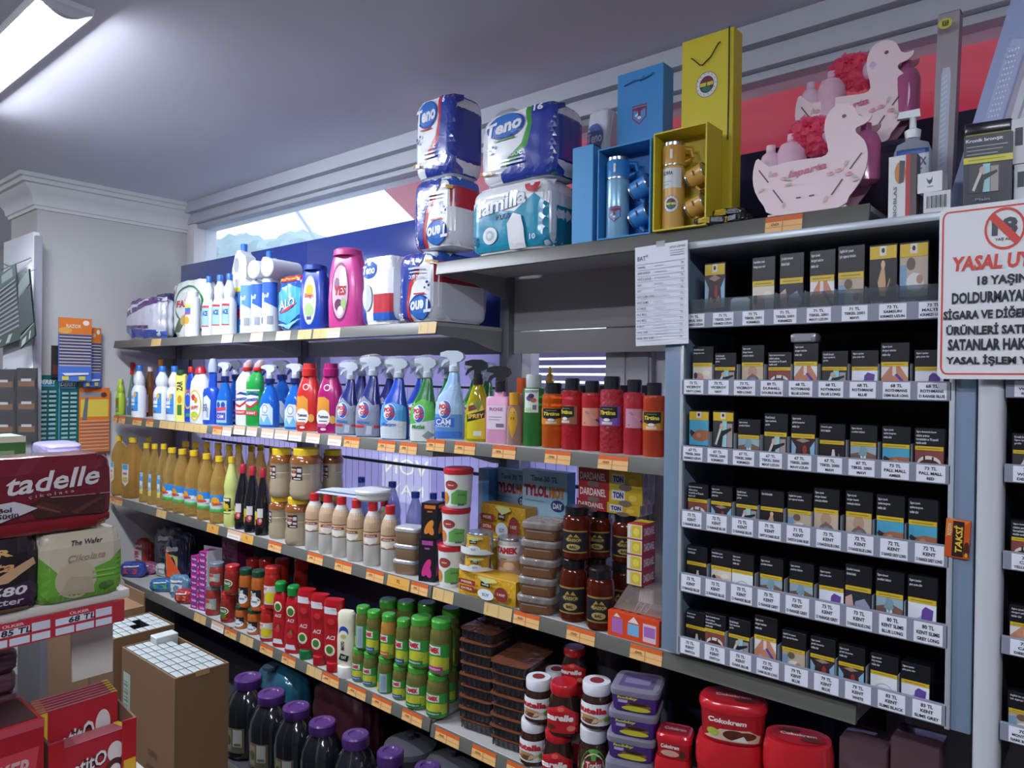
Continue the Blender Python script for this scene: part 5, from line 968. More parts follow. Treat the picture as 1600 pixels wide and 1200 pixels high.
h2 = hj('dark honey jar with black and gold label standing foremost, beside the orange display box'); O(938, 886, 45, .045, 25, h2)
h3 = [hj('honey jar in the second row carrying the middle honey jar'), hj('honey jar in the second row near the tobacco cabinet')]
O(932, 868, 42, .145, 20, h3[0]); O(974, 876, 44, .145, 20, h3[1])
h4 = dup(h3[0], 'honey jar on top in the second row, middle one'); O(937, 795, 40, .145, 20, h4, topz(h3[0])+.0006)
h5 = dup(h3[0], 'honey jar on top in the second row, near the tobacco cabinet'); O(978, 802, 44, .145, 25, h5, topz(h3[1])+.0006)
# tuna
def tun(d): d.rect(0, 0, .5, 1, 'a82a30').rect(.5, 0, 1, 1, 'd0ae2a').txt('DARDANEL', .24, .5, .42, .48, 'e6dcd8', .02).rect(.54, .18, .74, .82, 'dcdcd8').txt('TON', .64, .5, .16, .42, '2a3a7a', .06).ell(.86, .4, .06, .2, 'e6c84a').ell(.25, .02, .1, .2, '7a6a60').ell(.75, .02, .1, .2, '7a6a60')
zz = max(topz(h4), topz(h5))+.0008
for i, yt in enumerate([784, 760, 735]):
    o = rbox('tuna_multipack', ['red and yellow tuna multipack at the bottom, lying on the honey jars', 'red and yellow tuna multipack in the middle of three', 'red and yellow tuna multipack on top, shaded by the cleaner shelf'][i], 'carton', 904-3*(i == 0), 1004-4*(i == 0), yt, .11, .07, zz, mt('b8982a', .35), tun, lambda d: d.rect(0, 0, 1, 1, 'a89a6a').ell(.25, .5, .2, .45, '7a6a4a').ell(.75, .5, .2, .45, '7a6a4a')); zz = o.location.z+DIM[o][1]+.0006
# orange counter display with plastic droppers, tuna sleeves on its pouch
x0, x1, _, _ = span(950, 1030, 985, 960, .012); x1 = min(x1, -.914); h = onY(990, 962, .012).z-Zo
o = E('counter_display', 'orange counter display box with a clear pouch of white droppers', 'display box', None, ((x0+x1)/2, .012, Zo)); W_ = x1-x0
MB().box(-W_/2, W_/2, 0, .08, 0, h, .001, 1).obj('carton_body', o, mt('d8481f', .4)); d = D(W_, h); d.rect(0, 0, 1, 1, 'dc4a20', 1, 1).rect(.08, .15, .3, .75, 'b06ab0', 1, 1).rect(.4, .2, .62, .65, '7ab0d8', 1, 1).poly([(.4, .7), (.52, .95), (.62, .7)], 'e6e0d8').rect(.7, .1, .95, .8, 'e0c0c8', 1, 1).rect(.72, .3, .93, .7, 'a86ab8', 1, 1).poly([(.12, .8), (.18, .95), (.26, .8)], 'e9d9c8')
d.emit('front_print', o, front(0, 0, h/2))
for k in range(7): MB().lathe([(.0005, h+.0008), (.005, h+.0008), (.005, h+.0016), (.0005, h+.0016)], n=12).obj('socket', o, mt('5a2414', .6)).location = (-W_/2+.010+.0125*k, .02+.03*(k % 2), 0)
zs = onY(1000, 915, .03).z-Zo; sx0, sx1, _, _ = span(978, 1002, 870, 870, .012)
MB().prism([(-W_/2+.004, h+.002), (W_/2-.004, h+.002), (W_/2-.004, zs), (sx0-(x0+x1)/2, zs)], .02, .078).obj('clear_pouch', o, tint('e6dcd4', .85, .1))
for k in range(5): MB().tube([(-.012+.008*k, .03+.01*(k % 2), h+.004), (-.008+.010*k, .035+.006*(k % 2), h+.02), (.0+.0085*k, .04, h+.03)], .0012, 6).tube([(.0+.0085*k, .04, h+.03), (.003+.0075*k, .042, zs-.012)], .0062, 8).obj('dropper', o, tint('eef0f0', .25, .3))
z_ = Zo+zs+.0008
for i in range(4):
    hh = (onY(1000, 818, .03).z-z_)/(4-i) if i == 0 else hh
    o = carton('tuna_sleeve', ['open red tuna sleeve at the bottom of the four beside the cabinet', 'open red tuna sleeve, second from the bottom of the four', 'open red tuna sleeve, third from the bottom of the four', 'open red tuna sleeve topmost of the four beside the cabinet'][i], 'carton', (sx1-sx0, .07, hh-.0008), mt('b03034', .35), lambda d: d.rect(.02, .04, .98, .96, 'cfc8b4', 1, 1).rect(.3, .12, .9, .88, 'd0b42a', 1, 1).ell(.6, .5, .2, .25, 'e0cc5a').rect(.05, .1, .22, .9, 'e2dccc', 1, 1), lambda d: d.rect(0, 0, 1, 1, 'a8282e', 1, 1).txt('DARDANEL', .5, .5, .8, .5, 'e6dcd8', .02), lambda d: d.rect(0, .5, 1, 1, 'd0b42a', 1, 1))
    o.location = ((sx0+sx1)/2, .052, z_); z_ += hh
# ================================================================ lower shelf
def L(px, yt, w, Y, rz, o, Z=None): return place(o, px, yt, w, Y, Zb[bay(px, Y, .48)] if Z is None else Z, rz)
bags = [(212, 868, 205, 60, 'b03a3a', 'c9cbd8', 'red and white snack bag standing by the side wall'), (200, 905, 190, 40, '3a4a9a', 'b04a5a', 'small blue and red snack bag near the shelf edge by the side wall'), (256, 850, 0, 0, '5a5a6e', '8d8fa4', 'grey crinkled snack bag at the back by the side wall'), (268, 865, 0, 0, '2a2d48', 'c9b86a', 'dark navy snack bag with a yellow patch'), (286, 860, 0, 0, '1f2340', '3a3f5a', 'dark blue snack bag leaning behind the gum boxes'), (217, 915, 0, 0, '9a5a7a', 'd0b0c0', 'pinkish snack bag lying in the middle of the heap'), (252, 908, 0, 0, 'c9c9c4', '8f9a9a', 'pale grey snack bag crumpled behind the orange pennant'), (246, 935, 0, 0, '2f6aa0', '5aa06a', 'small blue and green snack bag at the shelf edge'), (274, 925, 0, 0, '5f86a0', 'c9d2d8', 'sky-blue snack bag before the orange pennant'), (280, 948, 0, 0, 'a8302e', 'd06a4a', 'red snack tub at the shelf edge beside the gum boxes')]
for i, (px, yt, _, _, c, c2, lb) in enumerate(bags):
    Y = [.16, .03, 0.235, .12, .24, .10, .16, .02, .03, .005][i]; Z = Zb[0]; X, yb = xat(px, Y, Z); h = max(.07, onY(px, yt-26, Y).z-Z); W = 1.45*[.13, .10, .15, .14, .15, .11, .1, .085, .09, .07][i]; dd = [.07, .06, .07, .06, .06, .07, .05, .05, .05, .06][i]
    o = E('snack_bag', lb, 'bag', 'snack bags heaped by the side wall', (X, Y+dd/2, Z), R([10, 35, 20, 5, -10, 30, 15, 40, 20, 25][i]))
    MB().pillow(W, dd, h, 3.2, n=12, wr=.05, seed=20+i).obj('foil_bag', o, mt(c, .28, coat=.5, bump=.5, nscale=18), 60)
    d = D(W*.7, h*.7); d.rect(.1, .2, .9, .7, c2).ell(.5, .45, .25, .2, c).poly([(.1, .75), (.9, .85), (.9, .95), (.1, .9)], 'd9d9dc'); d.emit('label_print', o, cushion(W, dd, h, 3.2, 'front', .05, 20+i))
X, yb = xat(272, .1, Zb[0])
o = E('orange_pennant', 'orange triangular card sticking up among the snack bags', 'card', None, (X, .105, Zb[0]), R(30)); z1 = onY(262, 858, .1).z-Zb[0]
MB().prism([(-.055, z1), (-.05, .07), (.06, .05)], -.0012, .0012).obj('card', o, mt('e0582a', .5)); MB().box(-.012, -.008, -.002, .002, 0, .09).obj('stick', o, mt('b9a58a', .6))
# gum boxes on a white tray
Z = Zb[0]; x0, x1, _, _ = span(290, 330, 955, 955, .02)
o = E('display_tray', 'white card tray holding the tower of magenta gum boxes', 'tray', None, ((x0+x1)/2, .02, Z), R(12)); W = .125
MB().box(-W/2-.004, W/2+.004, -.004, .085, 0, .002).obj('tray_floor', o, mt('dcdde2', .5)); MB().box(W/2+.001, W/2+.003, -.004, .085, .002, .30).obj('tray_side', o, mt('dcdde2', .5)); MB().box(-W/2-.004, W/2+.004, .083, .085, .002, .30).obj('tray_back', o, mt('c9cad2', .5))
def gum(c): return lambda d: d.rect(0, 0, 1, 1, c, 1, 1).rect(.06, .12, .75, .9, '6a2f86' if c != '5a3f96' else 'c02f86', 1, 1).txt('Yes Gum', .42, .5, .55, .4, 'eadcec', .04).poly([(.85, .1), (1, .1), (1, .6)], 'd8c8a8')
gb = carton('gum_box', 'x', 'box', (.058, .075, .0285), mt('b02a80', .35), gum('c82f86'), lambda d: d.rect(0, 0, 1, 1, '9a2a78', 1, 1))
gb2 = carton('gum_box', 'x', 'box', (.058, .075, .0285), mt('6a3a90', .35), gum('5a3f96'), lambda d: d.rect(0, 0, 1, 1, '5a2f80', 1, 1))
first = {0: gb, 1: gb2}; used = set()
for c in range(2):
    for k in range(10 if c else 9):
        t = (c+k) % 2; q = first[t] if t not in used else dup(first[t]); used.add(t)
        a = R(12); lx, ly = (-.031+.0605*c), .040
        q.location = ((x0+x1)/2+lx*math.cos(a)-ly*math.sin(a), .02+lx*math.sin(a)+ly*math.cos(a), Z+.0025+k*.0292); q.rotation_euler = (0, 0, a)
        q['label'] = f'{"purple" if t else "magenta"} gum box, {N[k+1]} from the bottom in the {"outer" if c else "inner"} column of the tower'; q['group'] = 'gum boxes in the tower'
for i in range(5):
    o = rbox('biscuit_box', f'plum-coloured biscuit box behind the jars, {N[i+1]} from the bottom', 'box', 338, 372, 0, .24, .1, Z, mt('6a2348', .4), None) if False else carton('biscuit_box', f'plum-coloured biscuit box behind the jars, {N[i+1]} from the bottom', 'box', (.16, .09, .062), mt('6e2450', .35), lambda d: d.rect(.02, .05, .98, .95, '7a2a58', 1, 1).txt('Biskuvi', .6, .55, .5, .3, 'b08aa0', .02).poly([(.08, .3), (.15, .75), (.28, .3)], 'c0a0b0'))
    o.location = (xat(356, .2, Z)[0], .25, Z+.0626*i); o['group'] = 'biscuit boxes behind the jars'
# small jars, two high
jp = [(0, 0), (.03, 0), (.034, .004), (.034, .075), (.032, .085), (.029, .09), (.029, .094)]
def sjar(l, body, cap, art): return bottle('preserve_jar', l, 'jar', jp, mt(body, .15, coat=.7, noise=.25, nscale=60), [(.031, .09), (.032, .104), (.029, .107), (0, .107)], mt(cap, .3, coat=.4), [(.075, .012, .06, art)])
def oval(c, w_): return lambda d: d.ell(.45, .68, .38, .3, 'e4e2c8').ell(.45, .68, .32, .24, w_).txt('ÖNCÜ', .45, .68, .48, .2, 'e9e6d0', .04).ell(.45, .3, .25, .2, '4a7a34').rect(.2, .0, .8, .16, c)
def blk(d): d.rect(.05, .35, .95, .95, '22252a').txt('Tat', .4, .72, .5, .25, 'e0dcd0', .04).ell(.5, .3, .42, .3, 'e4e6e6').rect(.3, .24, .7, .34, '7a8a94')
def yelw(d): d.rect(.02, .0, .98, 1, 'cfcfc4').rect(.06, .72, .6, .95, 'e8e6e0').txt('TAT', .32, .84, .4, .16, 'c8302c', .05).ell(.65, .38, .34, .3, 'd8c82a').rect(.1, .05, .3, .6, 'b04a7a')
def redl(d): d.rect(0, .2, 1, 1, '8fa09a').rect(.05, .7, .6, .95, 'c8444a').ell(.5, .4, .4, .28, 'b9b4a0').ell(.5, .1, .4, .2, '9a2f34')
SJ = [(337, 878, 912, 'tomato', '9a3a34', '7f8f96', redl, 24), (361, 882, 925, 'red pepper', '8a2a22', 'c8302a', oval('9a3a2a', '3f6a34'), 25), (382, 887, 945, 'orange paste', 'b5602a', '1f4a34', blk, 22), (402, 890, 950, 'orange relish', 'b5622a', '1f4a34', blk, 24), (424, 884, 946, 'red sauce', 'a8281f', 'c8302a', yelw, 28)]
for i, (px, yt, ym, nm, b, c, art, w) in enumerate(SJ):
    lo = sjar(f'jar of {nm}, lower one of its pair between gum boxes and ketchup', b, c, art); L(px-4, ym, w, .045, 20, lo)
    up = dup(lo, f'jar of {nm}, upper one of its pair between gum boxes and ketchup'); L(px+2, yt, w, .045, 20, up, topz(lo)+.0006)
for i, px in enumerate([395, 415, 440, 470]):
    L(px, 872, 24, .24, 0, dup(lo, f'red-lidded sauce jar in the shaded back row, {N[i+1]} from the biscuit boxes'))
# ketchup, some standing on their heads
kp = [(0, 0), (.036, 0), (.038, .006), (.037, .07), (.033, .11), (.036, .15), (.030, .185), (.018, .2)]
def ket(inv):
    def f(d):
        g = d if not inv else D(d.W, d.H)
        g.rect(0, 0, 1, 1, 'b01e26').poly([(.1, .06), (.9, .06), (.8, .16), (.2, .16)], 'd8dade').ell(.5, .84, .3, .11, 'e2dfc0').ell(.5, .83, .22, .08, '4a7a34').txt('ACI', .5, .65, .5, .07, 'e6d0d0', .03, .2).ell(.5, .42, .28, .09, '9a1820').ell(.5, .36, .2, .07, 'c8343a').ell(.55, .42, .06, .05, '4a8a34')
        if inv: d.it += [([(1-x, 1-y) for x, y in p], fs, c, k, e) for p, fs, c, k, e in g.it]
    return f
KM = mt('b81c26', .3, coat=.4)
ku = bottle('ketchup_bottle', 'red ketchup bottle with green cap upright, beside the jars', 'bottle', kp, KM, [(.026, .196), (.027, .222), (.022, .228), (0, .228)], mt('1c8a3e', .35), [(.068, .004, .17, ket(0))], sy=.6, e=2.6)
L(438, 908, 23, .035, 20, ku); L(458, 914, 25, .033, 20, dup(ku, 'red ketchup bottle with green cap upright, beside the upside-down ones'))
ki = [(0, .0), (.024, 0), (.026, .004), (.026, .028), (.030, .032), (.036, .06), (.034, .10), (.037, .14), (.039, .20), (.036, .215), (0, .216)]
kd = lambda l, c: bottle('ketchup_bottle', l, 'bottle', ki, KM, [(.0265, .0), (.0275, .002), (.0275, .027), (.0265, .028)], mt(c, .35), [(.068, .04, .2, lambda d: d.rect(0, 0, 1, 1, 'b01e26').poly([(.05, .84), (.8, .84), (.75, .96), (.05, .97)], 'd8dade').txt('ACI', .45, .4, .5, .08, 'e6d0d0', .03, .2).ell(.4, .16, .3, .11, 'e2dfc0').ell(.4, .17, .2, .07, '4a7a34').ell(.5, .66, .28, .09, '9a1820').ell(.48, .7, .2, .06, 'c8343a').ring(.5, .75, .45, .2, .93, 'd8b8b8', 24, 0, 1.6))], sy=.6, e=2.6)
L(479, 919, 29, .035, 25, kd('red ketchup bottle standing on its green cap, first of three upside down', '1c7a3e'))
k3 = kd('red ketchup bottle standing on its red cap, middle of three upside down', 'b81c26'); L(500, 927, 29, .035, 25, k3); L(522, 935, 32, .033, 25, dup(k3, 'red ketchup bottle standing on its red cap, beside the mayonnaise'))
mp = [(0, 0), (.03, 0), (.031, .002), (.031, .035), (.034, .04), (.035, .12), (.032, .15), (.034, .18), (.033, .2), (.026, .208), (0, .209)]
L(541, 953, 28, .033, 25, bottle('mayonnaise_bottle', 'cream mayonnaise bottle standing on its white cap', 'bottle', mp, mt('e6e0c8', .35), [(.0315, 0), (.0325, .002), (.0325, .034), (.0315, .036)], mt('e9e8e2', .35), [(.056, .05, .165, lambda d: d.ell(.45, .82, .34, .16, '2f4a9a').ell(.45, .74, .3, .12, 'e6e0c8').ell(.45, .7, .2, .06, 'b9ad6a').txt('MAYO', .42, .45, .5, .12, '26262a', .05, 0, 1.57).poly([(.15, .06), (.75, .02), (.85, .18), (.3, .24)], '1f2024').txt('TAT', .5, .13, .35, .08, 'e6e0c8', .03))], sy=.62, e=2.6))
# pickle jars
pj = [(0, 0), (.034, 0), (.0385, .005), (.0385, .085), (.036, .10), (.031, .108), (.031, .112)]
def pick(c2): return lambda d: d.rect(0, 0, 1, 1, '3a9a3e').rect(0, .12, 1, .55, 'a8b83a').ell(.5, .4, .4, .2, 'c9c83a').rect(.08, .66, .66, .95, 'eceeea').txt('TAMEK', .37, .81, .5, .2, 'c0242c', .06).rect(.05, .06, .75, .24, c2).txt('KORNİŞON', .4, .15, .5, .1, 'dfe6ea', .02)
def pjar(l, c2, body='6a6a34'): return bottle('pickle_jar', l, 'jar', pj, mt(body, .12, coat=.8, noise=.35, nscale=70), [(.0335, .107), (.0345, .122), (.031, .126), (0, .126)], mt('4aa83a', .3, coat=.4), [(.09, .006, .072, pick(c2))])
def pjback(l, body='6a6a34'): return bottle('pickle_jar', l, 'jar', pj, mt(body, .12, coat=.8, noise=.35, nscale=70), [(.0335, .107), (.0345, .122), (.031, .126), (0, .126)], mt('4aa83a', .3, coat=.4), [(.09, .006, .072, lambda d: d.rect(0, 0, 1, 1, '3a9a3e').rect(.3, .02, .72, .98, 'a9bcc4').rect(.36, .1, .66, .9, '8fa4b4').rect(0, .1, .28, .5, 'c9b83a'))])
PJ = [(562, 946, 1010, 24, 'blue', '2f5aa0', 1, 0, 'mayonnaise'), (579, 953, 1017, 24, 'blue', '2f5aa0', 0, 0, 'x'), (602, 958, 1024, 25, 'orange', 'c85a2a', 0, 1, 'x'), (625, 966, 1036, 24, 'deep blue', '2a4f8a', 0, 0, 'x'), (653, 962, 1037, 37, 'green', '2f7a3e', 0, 0, 'x'), (684, 966, 1048, 36, 'magenta', 'b8307a', 0, 0, 'x')]
for i, (px, yt, ym, w, nm, c, bu, bl_, _) in enumerate(PJ):
    lo = (pjback if bl_ else pjar)(*([f'pickle jar in the bottom row showing its barcode side, {N[i+1]} from the mayonnaise'] if bl_ else [f'pickle jar in the bottom row, {N[i+1]} from the mayonnaise bottle', c if i != 5 else '2f7a3e'])); L(px, ym, w, .045, 30, lo)
    up = (pjback(f'pickle jar in the top row showing its barcode side, beside the mayonnaise') if bu else pjar(f'pickle jar in the top row with {nm} stripe, {N[i+1]} from the mayonnaise bottle', c, 'b8863a' if i == 2 else '6a6a34')); L(px+5, yt, w, .045, 20, up, topz(lo)+.0006)
for i, (px, yt) in enumerate([(602, 935), (630, 938), (662, 940), (700, 948)]):
    lo2 = dup(lo, f'pickle jar in the shaded second row below, {N[i+1]} from the mayonnaise bottle'); L(px, 1012+i*8, 32, .15, 20, lo2)
    L(px+4, yt, 32, .15, 0, dup(lo, f'dark-lidded pickle jar in the shaded second row on top, {N[i+1]} from the mayonnaise bottle'), topz(lo2)+.0006)
# film-covered trays
TB_ = mt('26262c', .3, coat=.5, noise=.3, nscale=40); TF = tint('7a4a34', .25, .1, '9a6a50', .5, 30)
def tray(l, W=.135, d_=.20, h=.030):
    o = E('dessert_tray', l, 'tray'); P = [(W/2*.86, 0), (W/2*.9, .003), (W/2*.96, h-.005), (W/2, h-.004), (W/2, h-.001)]
    MB().lathe(P, 1, d_/W, 7, 44).obj('tray_body', o, TB_); MB().lathe([(W/2*1.01, h-.0015), (W/2*1.01, h-.0003), (W/2*.9, h), (0, h)], 1, d_/W, 7, 44).obj('film_lid', o, TF)
    for k in range(7): MB().box(-W*.40+k*W*.13, -W*.40+k*W*.13+.006, -d_/2*.955, -d_/2*.92, .004, h-.006, .002, 1).obj('rib', o, TB_)
    DIM[o] = (W, h, d_/W); return o
def trays(px, y1, y0, n, W, Y, rz, nm):
    Z = zb(px); first_ = None; X, yb = xat(px, Y, Z); hh = (onY(px, y1, Y).z-Z)/n
    for k in range(n):
        o = tray('x') if first_ is None else dup(first_); first_ = first_ or o
        o.location = (X+.002*math.sin(5*k), Y+.1+.003*math.cos(4*k), Z+k*hh); o.rotation_euler = (0, 0, R(rz+2*math.sin(3*k))); o.scale = (W/.135, 1, (hh-.0004)/.030)
        o['label'] = f'black dessert tray with brown film, {N[k+1]} from the bottom of the {nm} stack'; o['group'] = f'dessert trays in the {nm} stack'
trays(735, 985, 1140, 9, .145, .045, 8, 'taller'); trays(785, 1036, 1180, 8, .145, .03, 8, 'lower')
# chocolate spreads
nu = [(0, 0), (.034, 0), (.039, .005), (.040, .05), (.037, .075), (.031, .085), (.031, .09)]
def nut(d): d.rect(0, 0, 1, 1, 'e2e4e6').txt('nutella', .38, .70, .78, .30, 'c0202a', .05).ell(.3, .28, .3, .2, 'b98a5a').ell(.35, .2, .22, .12, '6a4028').poly([(.4, .1), (.75, .3), (.7, .4), (.45, .3)], 'd9b890').ell(.78, .3, .09, .13, '7ab04a')
def nutella(l): return bottle('spread_jar', l, 'jar', nu, mt('3a2219', .12, coat=.7), [(.035, .084), (.0365, .09), (.0365, .107), (.034, .112), (0, .112)], mt('e4e6ea', .35), [(.105, .014, .066, nut)], parts=[('lid_emblem', MB().lathe([(.018, .112), (.018, .1126), (0, .1126)], n=20), mt('8a2f34', .5))])
sa = [(0, 0), (.034, 0), (.038, .006), (.039, .055), (.032, .08), (.029, .086), (.029, .09)]
def sar(d): d.poly([(.0, .0), (.95, 0), (1, .7), (.5, 1), (0, .8)], 'b81e24').txt('sarelle', .42, .56, .8, .24, 'ece6e2', .05, .15).ell(.45, .86, .1, .08, 'd85a4a').ell(.15, .2, .14, .1, '5a2a1c').ell(.75, .2, .12, .1, 'd87a6a')
def sarelle(l): return bottle('spread_jar', l, 'jar', sa, mt('2e1c16', .1, coat=.8), [(.031, .085), (.033, .088), (.033, .105), (.03, .11), (0, .11)], mt('c01c24', .3, coat=.4), [(.078, .008, .07, sar)], e=3)
n1 = nutella('white-lidded hazelnut spread jar at the bottom beside the trays'); L(833, 1120, 43, .045, 30, n1)
n2 = dup(n1, 'white-lidded hazelnut spread jar on top beside the trays'); L(841, 1056, 44, .045, 30, n2, topz(n1)+.0006)
s_1 = sarelle('red-lidded spread jar at the bottom between the white-lidded columns'); L(872, 1136, 50, .03, 30, s_1)
s_2 = dup(s_1, 'red-lidded spread jar in the middle between the white-lidded columns'); L(881, 1064, 52, .03, 30, s_2, topz(s_1)+.0006)
lo_ = dup(n1, 'white-lidded spread jar in the second row, only its lid showing'); L(868, 1044, 40, .17, 0, lo_)
u1 = dup(s_1, 'hidden red-lidded jar in the second row carrying the topmost one'); L(903, 1066, 40, .125, 20, u1); L(897, 1010, 40, .125, 30, dup(s_1, 'topmost red-lidded spread jar standing in the second row'), topz(u1)+.0006)
def tor(d): d.rect(0, 0, 1, 1, '3a241a').ell(.5, .55, .46, .5, '5a9a3a').ell(.5, .5, .42, .46, 'd8d0b0').rect(.2, .58, .8, .8, 'a02a2c').txt('Torku', .5, .69, .5, .16, 'eee4dc', .04).txt('Banada', .5, .44, .5, .12, '7a5a2a').ell(.3, .25, .2, .12, 'c9a05a').ell(.7, .25, .2, .12, '6a4028')
tk = bottle('spread_jar', 'white-lidded cocoa spread jar with a green and cream label', 'jar', [(0, 0), (.038, 0), (.042, .006), (.043, .07), (.034, .095), (.031, .098)], mt('35201a', .1, coat=.8), [(.035, .096), (.036, .1), (.036, .118), (.033, .122), (0, .122)], mt('dfe1e6', .35), [(.08, .01, .085, tor)]); L(926, 1130, 50, .028, 35, tk)
L(932, 1062, 50, .028, 30, dup(n1, 'white-lidded hazelnut spread jar standing on the cocoa spread jar'), topz(tk)+.0006)
def hob(d): d.rect(0, 0, 1, 1, '4a2a7a').txt('hobby', .35, .8, .5, .2, 'c9c83a', .05, .1).rect(.12, .5, .35, .68, 'b9b4d8').ell(.6, .45, .3, .18, '6a4430').ell(.6, .38, .3, .14, '8a6248').ell(.55, .2, .34, .16, 'd0c83a').ell(.6, .5, .22, .1, '3a241a')
hb = stack(lambda l: tub('spread_tub', l, 'tub', .088, .088, .036, mt('43246e', .3), tint('a9a4b8', .5, .12), hob, lambda d: d.rect(.1, .1, .9, .9, '6a5a8a').rect(.2, .3, .8, .6, '8a86a8'), .008, 7), [(988, 1172, 78, .02, 20, 'purple cocoa cream tub at the bottom of the stack of four'), (991, 1136, 78, .02, 20, 'purple cocoa cream tub, second from the bottom of four'), (994, 1099, 78, .02, 20, 'purple cocoa cream tub, third from the bottom of four'), (997, 1064, 78, .02, 20, 'purple cocoa cream tub on top of the stack of four')], Zb[2])
CK = mt('b01c24', .3, coat=.3)
def cok(d): d.rect(0, 0, 1, 1, 'b01e26').txt('Çokokrem', .42, .72, .66, .22, 'efe6e2', .04, .12).poly([(.02, .05), (.3, .45), (.8, .5), (.98, .3), (.95, .05)], 'd8b8a0').ell(.55, .28, .2, .18, '5a2a1c').ell(.75, .3, .16, .14, '6a2f20').ell(.18, .3, .1, .14, 'a8b84a').poly([(.5, .1), (.7, .3), (.78, .08)], 'e6e2dc')
def cokt(d): d.ell(.5, .5, .46, .44, 'b01e26').txt('Çokokrem', .5, .5, .6, .16, 'e6d8d4', .03).ell(.35, .75, .2, .1, '5a2a1c').ell(.7, .3, .18, .1, '5a2a1c')
def ctub(l, W=.125, d_=.09, h=.075): return tub('spread_tub', l, 'tub', W, d_, h, CK, mt('c8202a', .25, coat=.5), cok, cokt, .016, 2.6)
cl_ = ctub('large oval red cocoa cream tub, lower one of the pair'); L(1138, 1148, 108, .03, 20, cl_)
L(1145, 1088, 108, .03, 20, dup(cl_, 'large oval red cocoa cream tub, upper one of the pair'), topz(cl_)+.002)
L(1244, 1150, 112, .04, 20, dup(cl_, 'large oval red cocoa cream tub alone, nearest the clear plastic box'))
cs = stack(lambda l: tub('spread_tub', l, 'tub', .085, .07, .034, CK, mt('c8202a', .25, coat=.5), lambda d: d.rect(0, 0, 1, 1, 'a81c24').txt('Çokokrem', .4, .68, .6, .3, 'efe6e2', .04, .1).ell(.4, .28, .3, .2, 'd8a890').ell(.8, .3, .1, .25, '5a2a1c'), lambda d: d.rect(.05, .1, .95, .9, 'a82028').txt('Çokokrem', .5, .5, .7, .3, 'd8c8c4', .03), .009, 5), [(1051, 1176, 57, .02, 18, 'small red cocoa cream tub, lower one'), (1055, 1140, 57, .02, 18, 'small red cocoa cream tub, upper one')], Zb[2])
rbox('carton_box', 'dark navy carton behind the red cocoa cream tubs', 'box', 1208, 1286, 1107, .22, .1, Zb[2], mt('1c2442', .5), lambda d: d.rect(0, 0, 1, 1, '1e2848', 1, 1).poly([(.3, .35), (.3, .8), (.75, .8), (.95, .2)], 'a8845a'))
for i, (a, b) in enumerate([(1312, 1388), (1392, 1470)]):
    x0, x1, _, _ = span(a, b, 1180, 1160, .06); h = onY((a+b)/2, 1160, .06).z-Zb[2]
    o = E('clear_plastic_box', ['clear plastic box of reddish sweets beside the red tub', 'clear plastic box of reddish sweets below the cabinet corner'][i], 'box', None, ((x0+x1)/2, .10, Zb[2])); W = x1-x0-.002
    MB().box(-W/2, W/2, -.05, .05, 0, h, .003).obj('clear_case', o, tint('8a6a70', .6, .08)); MB().pillow(W*.9, .085, h*.8, 5, n=8, wr=.06, seed=i).obj('sweets', o, mt('6a2a34', .5, noise=.4, nscale=50))
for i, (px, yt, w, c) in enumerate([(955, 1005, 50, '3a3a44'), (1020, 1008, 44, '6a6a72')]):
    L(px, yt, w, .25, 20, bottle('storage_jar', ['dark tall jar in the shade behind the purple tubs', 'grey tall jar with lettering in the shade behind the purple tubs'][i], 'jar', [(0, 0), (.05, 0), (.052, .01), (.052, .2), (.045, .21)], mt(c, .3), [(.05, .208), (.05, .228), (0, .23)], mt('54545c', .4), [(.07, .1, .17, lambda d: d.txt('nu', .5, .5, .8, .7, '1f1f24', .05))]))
# floor level: pickle jars with purple lids
bj = [(0, 0), (.07, 0), (.08, .01), (.082, .15), (.078, .185), (.058, .225), (.046, .238), (.044, .25)]
bo = bottle('olive_jar', 'big dark olive jar with purple lid, first beside the cardboard box', 'jar', bj, mt('1d2126', .1, coat=.8, noise=.3, nscale=30), [(.050, .243), (.052, .25), (.052, .275), (.048, .28), (.030, .281), (.026, .277), (0, .277)], mt('4a2a6e', .35, coat=.3), [(.09, .03, .12, lambda d: d.rect(0, 0, 1, 1, '6a6450').rect(.1, .1, .42, .9, '8f8a6a').rect(.5, .25, .9, .95, 'b9bcb4').ell(.25, .5, .14, .2, '4a5a34').rect(.55, .3, .85, .4, '6a6a64'))])
for i, (px, yt) in enumerate([(388, 1056), (424, 1081), (463, 1102), (504, 1126), (556, 1146), (610, 1172), (668, 1196)]):
    o = bo if i == 0 else dup(bo, f'big dark olive jar with purple lid, {N[i+1]} from the cardboard box')
    px_, Y = px, -.15; X = onY(px, yt, Y).x
    Z = Z0; H = onY(px, yt, Y).z-Z; o.location = (X, Y, Z); s_ = .0415*onY(px, yt, Y).length; s_ = 42*proj((X, Y, Z+H))[2]/FPX/.104
    o.scale = (s_, s_, H/.281); o.rotation_euler = (0, 0, R(20)); o['group'] = 'olive jars on the floor shelf'
o = E('wrapped_roll', 'dark teal plastic-wrapped roll lying behind the olive jars', 'roll', None, (onY(450, 1058, .1).x, .08, Z0))
MB().pillow(.30, .16, onY(450, 1035, .1).z-Z0, 3, n=14, wr=.02, seed=40).obj('wrap', o, mt('24566a', .2, coat=.6)); MB().lathe([(.03, 0), (.03, .012), (0, .012)], n=18).obj('end_plug', o, mt('2f3c48', .5)).location = (.0, -.07, .26)
o = E('maroon_bag', 'dark maroon sack in deep shade behind the olive jars', 'bag', None, (onY(545, 1090, .12).x, .12, Z0)); MB().pillow(.34, .16, .29, 4, n=14, wr=.03, seed=41).obj('sack', o, mt('3a141c', .5)); MB().tube([(-.04, 0, .27), (0, 0, .31), (.04, 0, .27)], .012).obj('tied_neck', o, mt('42181f', .5))
